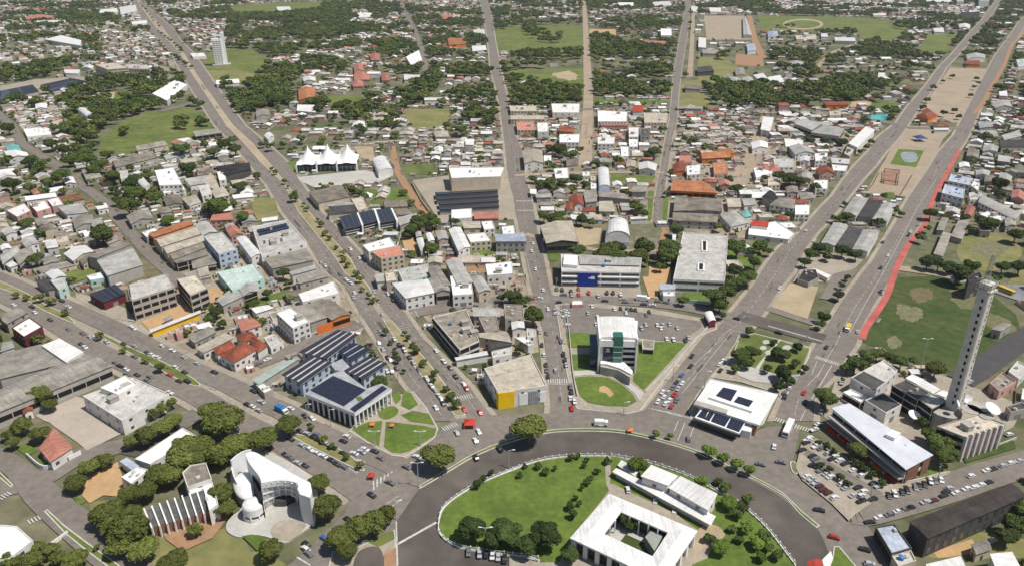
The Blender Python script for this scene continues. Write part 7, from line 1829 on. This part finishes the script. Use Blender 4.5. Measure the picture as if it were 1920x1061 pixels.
zn('1262,205 1640,210 1470,440 1245,420', .80, .10, None, (12, 13), 'near'); zn('1355,215 1445,215 1385,320 1320,310', .9, .0, None, (8, 9), 'rough')
zn('1300,25 1440,25 1500,110 1440,190 1290,200', .25, .2, None, (18, 20)); zn('1290,150 1660,150 1690,190 1600,205 1275,200', .15, .8); zn('1440,60 1700,60 1740,150 1660,200 1440,190', .22, .6)
zn('1280,-80 1880,-80 1840,30 1285,28', .62, .28, None, (14, 15)); zn('1850,20 1925,-20 1800,180 1750,160 1790,110', .2, .75, XV)
zn('1930,30 2400,0 2400,560 1930,560 1700,460 1800,280 1850,180', .60, .3, XV, (13, 14), 'near')
zn('1690,450 1930,430 1930,520 1690,505', .05, .6, XV); zn('1700,640 2200,560 2200,800 1900,800', .4, .45, XV)
zn('1740,300 1800,290 1930,300 1930,420 1740,420', .62, .22, XV, (12, 13), 'near')
zn('-300,560 200,680 420,780 560,850 300,1100 -300,1100', .12, .35, DV); zn('200,860 640,700 700,800 640,900 540,1080 200,1080', .0, .12); zn('640,800 1700,770 1660,1100 500,1100', 0, 0)
zn('1530,760 1930,640 1930,1100 1640,1100', .10, .25, XV)
zn('690,590 800,590 860,780 720,760', .0, .02); zn('1040,560 1420,560 1300,800 1060,790', 0, 0); zn('1300,540 1560,540 1500,820 1260,800', 0, .0); zn('780,580 1030,560 1040,790 870,760', .35, .10, None, (12, 14), 'near')
zn('1450,440 1700,440 1590,640 1440,600', 0, .05); zn('1600,500 1930,500 1930,720 1620,650', 0, .05)
rs = random.Random(11); HS = []; TS = []
PAL = {'city': 'WWWWWLLLLLBBBGGGKKPTD', 'near': 'WWWWWLLLLBBBGGGKKPTN', 'rough': 'KKBBGL'}
rot = {}
_g = np.random.RandomState(21).rand(80, 80)
def vnoise(x, y, s=95.0):
    u, v = x / s + 40.3, y / s + 3.7; i, j = int(u), int(v); fu, fv = u - i, v - j; fu = fu * fu * (3 - 2 * fu); fv = fv * fv * (3 - 2 * fv)
    a = _g[i % 80, j % 80] * (1 - fu) + _g[(i + 1) % 80, j % 80] * fu; b_ = _g[i % 80, (j + 1) % 80] * (1 - fu) + _g[(i + 1) % 80, (j + 1) % 80] * fu; return a * (1 - fv) + b_ * fv
for zi, (hp, tp, ang, cell, pal) in enumerate(ZN, 1):
    hp = min(.95, hp * 1.12)
    ys, xs = np.nonzero(zone == zi)
    if not len(ys): continue
    ca, sa = math.cos(ang), math.sin(ang); wx = X0 + (xs + .5) * CS; wy = Y0 + (ys + .5) * CS
    u = wx * ca + wy * sa; v = -wx * sa + wy * ca; cu, cv = cell
    blockv = cv * 2 + 9; blocku = cu * 7 + 9
    u0, u1, v0, v1 = u.min(), u.max(), v.min(), v.max()
    for bi in range(int(u0 // blocku), int(u1 // blocku) + 1):
        for bj in range(int(v0 // blockv), int(v1 // blockv) + 1):
            for i in range(7):
                for j in range(2):
                    U = bi * blocku + i * cu + cu / 2 + rs.uniform(-1, 1) * 1.0; V = bj * blockv + j * cv + cv / 2 + rs.uniform(-1, 1) * 1.0
                    x = U * ca - V * sa; y = U * sa + V * ca
                    if y < 60 or y > 3300 or abs(x) > y * .78 + 120: continue
                    ii, jj = int((x - X0) / CS), int((y - Y0) / CS)
                    if not (0 <= ii < NX and 0 <= jj < NY) or zone[jj, ii] != zi: continue
                    nz = vnoise(x, y) * .65 + vnoise(x + 999, y, 38) * .35; clump = tp > .25 and nz > (.44 if tp >= .8 else .60); h0, t0 = hp, tp
                    if tp > .25: hp_, tp_ = (hp * .30, min(1, tp * 2.2)) if clump else (hp * 1.15, tp * .38)
                    else: hp_, tp_ = hp, tp
                    t = rs.random(); w = rs.uniform(.66, 1.0) * cu; d = rs.uniform(.6, .95) * cv
                    if t < hp_:
                        if free(x, y, max(w, d) * .36, 2):
                            big = rs.random() < .05 and cu > 10
                            if big: w *= 1.7; d *= 1.3
                            HS.append((x, y, w, d, rs.uniform(2.5, 3.7) if rs.random() < .86 else rs.uniform(4.5, 7), ang + (0 if rs.random() < .7 else math.pi / 2), rs.choice(PAL[pal]), rs.random())); take(x, y, max(w, d) * .36, 5)
                        if rs.random() < .4:
                            a = rs.uniform(0, 6.28); TS.append((x + math.cos(a) * cu * .6, y + math.sin(a) * cv * .6, rs.uniform(3, 8)))
                    if t > hp_ and t < hp_ + tp_ or clump:
                        for _ in range(2 if clump else 1): TS.append((x + rs.uniform(-.5, .5) * cu, y + rs.uniform(-.5, .5) * cv, rs.uniform(9, 17) if clump else rs.uniform(5, 11) if tp > .3 else rs.uniform(4, 9)))
def cluster(poly, n, a, b_):
    p = [G(*k) for k in q('x', poly)]; xs = [k[0] for k in p]; ys = [k[1] for k in p]; tmp = 0
    for _ in range(n * 6):
        x = rs.uniform(min(xs), max(xs)); y = rs.uniform(min(ys), max(ys)); c = False
        for (x1, y1), (x2, y2) in zip(p, p[1:] + p[:1]):
            if (y1 > y) != (y2 > y) and x < (x2 - x1) * (y - y1) / (y2 - y1) + x1: c = not c
        if c and free(x, y, 2, 3): FORCE.append((x, y, rs.uniform(a, b_))); tmp += 1
        if tmp >= n: break
FORCE = []
cluster('978,52 1000,48 1020,62 1052,66 1050,84 1010,82 985,62', 60, 10, 17); cluster('925,48 965,50 960,58 925,56', 16, 10, 15); cluster('1035,36 1095,38 1092,50 1030,50', 22, 9, 15)
cluster('945,142 990,152 1060,168 1095,172 1095,190 1000,185 950,165', 60, 8, 14); cluster('480,158 545,160 545,200 480,205', 70, 10, 17); cluster('398,180 450,176 470,200 410,212', 34, 9, 15)
cluster('190,185 330,175 385,190 300,205 230,225 180,230', 60, 8, 14); cluster('330,225 350,222 352,245 332,245', 6, 9, 13); cluster('368,222 385,222 388,242 370,240', 5, 9, 12); cluster('215,250 240,250 240,262 216,262', 5, 8, 12)
cluster('1670,42 1770,38 1765,62 1680,58', 60, 10, 17); cluster('1500,50 1480,56 1440,56 1470,50', 10, 7, 12); cluster('1490,128 1530,128 1530,146 1488,148', 26, 10, 16); cluster('1580,98 1606,98 1600,118 1580,118', 14, 11, 16)
cluster('1615,78 1658,78 1656,102 1618,102', 24, 10, 16); cluster('1615,150 1660,150 1660,172 1615,172', 22, 10, 16); cluster('1345,98 1365,98 1362,115 1342,112', 10, 9, 14); cluster('1345,160 1430,162 1430,185 1345,186', 50, 9, 15); cluster('1540,150 1600,155 1602,188 1545,190', 50, 9, 15)
cluster('1160,45 1180,48 1178,72 1158,70', 18, 10, 15); cluster('640,200 690,200 700,260 640,262', 40, 8, 13); cluster('705,205 755,208 750,250 712,250', 24, 9, 14); cluster('850,205 935,200 940,235 880,240 850,225', 40, 7, 12); cluster('560,180 615,185 610,215 560,215', 18, 8, 13)
cluster('1035,5 1180,-5 1180,22 1040,28', 120, 12, 20); cluster('100,25 215,25 225,52 130,55', 90, 10, 17); cluster('1780,60 1850,30 1840,70 1780,110', 40, 8, 14)
for _ in range(75000):   # sheds, extensions and bushes that fill the gaps between the plots
    y = rs.uniform(240, 1050); x = rs.uniform(-.72, .72) * y; ii, jj = int((x - X0) / CS), int((y - Y0) / CS); z_ = ZN[zone[jj, ii] - 1]
    if z_[0] < .3 or z_[0] + z_[1] < .4: continue
    r_ = rs.uniform(1.8, 4.6)
    if free(x, y, r_, 0):
        if rs.random() < .7: HS.append((x, y, r_ * rs.uniform(1.2, 2.3), r_ * rs.uniform(1.0, 1.7), rs.uniform(2.2, 3.2), z_[2], rs.choice(PAL['near']), rs.uniform(0, .44))); take(x, y, r_ * .8, 5)
        else: TS.append((x, y, r_ * rs.uniform(1.0, 2.0))); take(x, y, r_ * .5, 2)
TS = [t for t in TS if free(t[0], t[1], t[2] * (.12 if t[1] > 900 else .2), 2)] + FORCE
vis = lambda x, y: (lambda p: -20 < p[0] < 1940 and p[1] < 1080)(P(x, y, 2))
HS.sort(key=lambda h: h[0] ** 2 + h[1] ** 2); TS.sort(key=lambda h: h[0] ** 2 + h[1] ** 2)
nh = sum(1 for o in C.objects if o.get('category') == 'house'); print('hero houses', nh, 'trees', NT[0], 'fill houses', len(HS), 'fill trees', len(TS))
kh = 0; restH = []
for h in HS:
    x, y, w, d, ht, ang, rc, r_ = h
    if kh < 300 - nh and vis(x, y):
        kh += 1; ca, sa = math.cos(ang), math.sin(ang); pw = [(x + a * ca - b_ * sa, y + a * sa + b_ * ca) for a, b_ in ((-w / 2, -d / 2), (w / 2, -d / 2), (w / 2, d / 2), (-w / 2, d / 2))]
        kind = 'hip' if rc in 'TPO' else 'flat' if ht > 4.6 or r_ < .2 else 'mono' if r_ < .45 else 'gable'
        hr = bld(kind, ht, rc, rs.choice('wwbbgglp'), pw, name='house', cat='house', win='few', over=.35, block=False, maxn=6, stuffs=1)
        if r_ * 31 % 1 < .6:
            a, b_ = max(w, d) * .5 + 1.5, min(w, d) * .5 + 2.0; bb = MB()
            for cx0, cy0, lx, ly in ((0, -b_, 2 * a, .2), (-a, 0, .2, 2 * b_), (a, 0, .2, 2 * b_)): bb.box((cx0, cy0, .95), (lx, ly, 1.9))
            bb.build('yard_wall', wallm(rs.choice('wbgc')), hr)
    else: restH.append(h)
kt = 0; restT = []
for t in TS:
    TREES.append((t[0], t[1], t[2], rs.choice(('dark green', 'mid green', 'mid green', 'olive green')), None))
KI = {'dark green': 0, 'olive green': 1, 'mid green': 2, 'bright green': 3}
TREES.sort(key=lambda t: (0 if vis(t[0], t[1]) else 1, -t[2] / math.hypot(t[0], t[1])))
for t in TREES[:300]: build_tree(*t)
restT = [(t[0], t[1], t[2], KI[t[3]]) for t in TREES[300:]]
# merged far houses
V = []; F = []; MI = []; keys = 'WLBGKPTODN'; wkeys = 'wbgp'
for x, y, w, d, ht, ang, rc, r_ in restH:
    if y < 1300 and r_ * 31 % 1 < .55:
        ca, sa = math.cos(ang), math.sin(ang); a, b_ = w * .5 + 1.6, d * .5 + 2.2; cs = [(x + u * ca - v * sa, y + u * sa + v * ca) for u, v in ((-a, -b_), (a, -b_), (a, b_), (-a, b_))]
        for i in range(4 if r_ > .5 else 3):
            p_, q_ = cs[i], cs[(i + 1) % 4]; o = len(V); V += [(*p_, 0), (*q_, 0), (*q_, 1.9), (*p_, 1.9)]; F.append((o, o + 1, o + 2, o + 3)); MI.append(len(keys) + int(r_ * 53) % 3)
    if w < d: w, d = d, w; ang += math.pi / 2
    ca, sa = math.cos(ang), math.sin(ang); o = len(V); rise = min(2, d * .18) if r_ > .35 else .5; e = .3
    f = lambda a, b_, z: (x + a * ca - b_ * sa, y + a * sa + b_ * ca, z)
    W2, D2 = w / 2, d / 2
    V += [f(-W2, -D2, 0), f(W2, -D2, 0), f(W2, D2, 0), f(-W2, D2, 0), f(-W2, -D2, ht), f(W2, -D2, ht), f(W2, D2, ht), f(-W2, D2, ht), f(-W2, 0, ht + rise), f(W2, 0, ht + rise)]
    V += [f(-W2 - e, -D2 - e, ht - .05), f(W2 + e, -D2 - e, ht - .05), f(W2 + e, D2 + e, ht - .05), f(-W2 - e, D2 + e, ht - .05), f(-W2 - e, 0, ht + rise + .15), f(W2 + e, 0, ht + rise + .15)]
    F += [(o, o + 1, o + 5, o + 4), (o + 1, o + 2, o + 6, o + 9, o + 5), (o + 2, o + 3, o + 7, o + 6), (o + 3, o, o + 4, o + 8, o + 7), (o + 10, o + 11, o + 15, o + 14), (o + 12, o + 13, o + 14, o + 15)]
    wi = len(keys) + int(r_ * 97) % len(wkeys); k = keys.index(rc) if rc in keys else 0; MI += [wi] * 4 + [k, k]
    if r_ > .7:   # dark window strip on the long side
        o = len(V); V += [f(-W2 * .7, -D2 - .05, ht * .4), f(W2 * .7, -D2 - .05, ht * .4), f(W2 * .7, -D2 - .05, ht * .75), f(-W2 * .7, -D2 - .05, ht * .75)]; F.append((o, o + 1, o + 2, o + 3)); MI.append(len(keys) + len(wkeys))
me = bpy.data.meshes.new('distant_houses'); me.from_pydata(V, [], F)
for k in keys: 
    nm, c, a_ = RC[k]; me.materials.append(mat('distant_' + nm, tuple(v * .97 for v in c), .85, a_ + .1, .09, fine=.4))
for k in wkeys: me.materials.append(wallm(k))
me.materials.append(M_DARK); me.polygons.foreach_set('material_index', MI)
o = ob('distant_houses', me); tag(o, 'low houses of the far suburbs, too small and many to count', None, kind='stuff')
# merged far trees
protos = [crown_arrays(7 + k, 105, .16, .9, True, 50 + k) for k in range(5)]
lm = list(LEAF.values()); arr = np.array(restT) if restT else np.zeros((0, 4)); vv = []; loops = []; ltot = []; mi = []; base = 0; nrs = np.random.RandomState(3)
for k, (v, fq, ft) in enumerate(protos):
    sel = arr[k::5]; n = len(sel)
    if not n: continue
    a = nrs.uniform(0, 6.28, n); ca, sa = np.cos(a)[:, None], np.sin(a)[:, None]; d = sel[:, 2][:, None] / 2; h = (.78 * sel[:, 2] + 1.5)[:, None]
    x = sel[:, 0][:, None] + (v[None, :, 0] * ca - v[None, :, 1] * sa) * d * 1.1; y = sel[:, 1][:, None] + (v[None, :, 0] * sa + v[None, :, 1] * ca) * d * 1.1; z = h * .58 + v[None, :, 2] * h * .52
    vv.append(np.stack([x, y, z], 2).reshape(-1, 3)); nv = len(v)
    offs = base + np.arange(n)[:, None, None] * nv; fqa = (fq[None] + offs).reshape(-1); fta = (np.array(ft)[None] + offs).reshape(-1)
    loops += [fqa, fta]; ltot += [np.full(len(fq) * n, 4), np.full(len(ft) * n, 3)]
    mt = sel[:, 3].astype(int); mi += [np.repeat(mt, len(fq)), np.repeat(mt, len(ft))]; base += n * nv
if vv:
    vv = np.concatenate(vv); loops = np.concatenate(loops); ltot = np.concatenate(ltot); mi = np.concatenate(mi)
    me = bpy.data.meshes.new('distant_trees'); me.vertices.add(len(vv)); me.vertices.foreach_set('co', vv.astype(np.float32).ravel()); me.loops.add(len(loops)); me.loops.foreach_set('vertex_index', loops.astype(np.int32))
    me.polygons.add(len(ltot)); st = np.concatenate([[0], np.cumsum(ltot)[:-1]]); me.polygons.foreach_set('loop_start', st.astype(np.int32)); me.polygons.foreach_set('loop_total', ltot.astype(np.int32)) if 0 else None
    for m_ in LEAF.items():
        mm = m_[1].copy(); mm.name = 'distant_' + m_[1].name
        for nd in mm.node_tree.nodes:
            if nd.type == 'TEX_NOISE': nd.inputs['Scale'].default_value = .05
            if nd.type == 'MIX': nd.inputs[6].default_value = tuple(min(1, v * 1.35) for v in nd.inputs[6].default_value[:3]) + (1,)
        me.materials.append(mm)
    me.polygons.foreach_set('material_index', mi.astype(np.int32)); me.update(calc_edges=True); me.validate()
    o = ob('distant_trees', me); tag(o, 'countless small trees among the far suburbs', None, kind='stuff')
print('rest', len(restH), len(restT))

# ---------------------------------------------------------------- air
hz = MB(); hz.box((0, 3000, 104), (12000, 10000, 210)); hm = bpy.data.materials.new('pale_air'); hm.use_nodes = True; hn = hm.node_tree.nodes; hn.remove(hn['Principled BSDF'])
pv = hn.new('ShaderNodeVolumePrincipled'); pv.inputs['Color'].default_value = (.93, .96, 1, 1); pv.inputs['Density'].default_value = .000045; pv.inputs['Anisotropy'].default_value = .2
hm.node_tree.links.new(pv.outputs[0], hn['Material Output'].inputs['Volume'])
tag(hz.build('haze', hm), 'thin pale haze over the city', None, kind='stuff')
bpy.context.scene.cycles.volume_bounces = 0
# ---------------------------------------------------------------- labels that single each thing out
LM = [('the curved white church', 515, 915), ('the white courtyard building', 1190, 1000), ('the tall slim tower', 1790, 740), ('the solar roofed complex', 630, 720), ('the yellow front wall', 955, 715), ('the green glass office block', 1155, 650),
 ('the blue front panel', 1105, 510), ('the flat roof with two openings', 1315, 490), ('the barrel-vaulted hangar', 1157, 440), ('the cream gabled shed', 1047, 440), ('the three-peaked tent hall', 612, 300), ('the solar carports', 880, 378),
 ('the slender tower block', 412, 95), ('the hall with solar squares', 1378, 760), ('the long red-panelled office', 1640, 820), ('the unfinished concrete building', 285, 560), ('the orange-red tiled house', 445, 650), ('the salmon tiled house', 103, 835),
 ('the half round lawn', 1135, 735), ('the leaf shaped garden', 760, 815), ('the running track', 1506, 46), ('the striped sports pitch', 800, 224), ('the turquoise pool', 1649, 221), ('the dark playing field', 1730, 600), ('the far olive meadow', 290, 235),
 ('the huge dark brown hall', 1815, 960), ('the far solar rows', 80, 165), ('the petrol station', 1448, 433), ('the long orange-roofed shed', 1300, 352), ('the pale gravel yard', 160, 785), ('the orange sandy lot', 195, 905), ('the ribbed dark glass hall', 345, 955),
 ('the blackish avenue warehouse', 438, 318), ('the pale blue three-storey building', 420, 470), ('the rusty brown roof', 131, 375), ('the white tent-like pavilion', 785, 540), ('the pink flat roof', 727, 475), ('the four pale sheet roofs', 1610, 425),
 ('the sandy esplanade', 1780, 180), ('the bright meadow', 1010, 70), ('the sandy meadow patch', 1058, 142), ('the white square roof', 1018, 240), ('the orange tile cluster', 1340, 300), ('the grey corner warehouse', 60, 680), ('the beige finned block', 225, 128),
 ('the glazed-flank stained roof', 855, 620), ('the small garden plaza', 1450, 660), ('the white three-storey block', 548, 600), ('the maroon-walled shop', 200, 550), ('the pale blue flat roofs', 1795, 365)]
ORD = ['', 'second ', 'third ', 'fourth ', 'fifth ', 'sixth ', 'seventh ', 'eighth ', 'ninth ', 'tenth ', 'eleventh ', 'twelfth ']
def ordw(i): return ORD[i] if i < 12 else f"{i + 1}{ {1: 'st', 2: 'nd', 3: 'rd'}.get((i + 1) % 10, 'th') if (i + 1) % 100 not in (11, 12, 13) else 'th'} "
bk = {}
for o, desc, x, y in AUTO:
    px, py = P(x, y, 1.0); best = min(LM, key=lambda l: (l[1] - px) ** 2 + ((l[2] - py) * 1.6) ** 2); dx, dy = px - best[1], (py - best[2]) * 1.6
    rel = ('right of' if dx > 0 else 'left of') if abs(dx) > abs(dy) else ('in front of' if dy > 0 else 'behind')
    bk.setdefault((desc, rel, best[0]), []).append((dx * dx + dy * dy, o))
for (desc, rel, lm_), l in bk.items():
    l.sort(key=lambda t: t[0])
    for i, (d, o) in enumerate(l): o['label'] = f"{desc} {rel} {lm_}" if len(l) == 1 else f"{desc}, {ordw(i)}nearest {rel} {lm_}"
GRP = {'tree': 'trees of the city blocks', 'house': 'houses of the city blocks', 'car': 'cars on the streets', 'building': 'flat and gabled town buildings', 'warehouse': 'long sheds and warehouses'}
for o in C.objects:
    c_ = o.get('category')
    if c_ in GRP and 'group' not in o: o['group'] = GRP[c_]
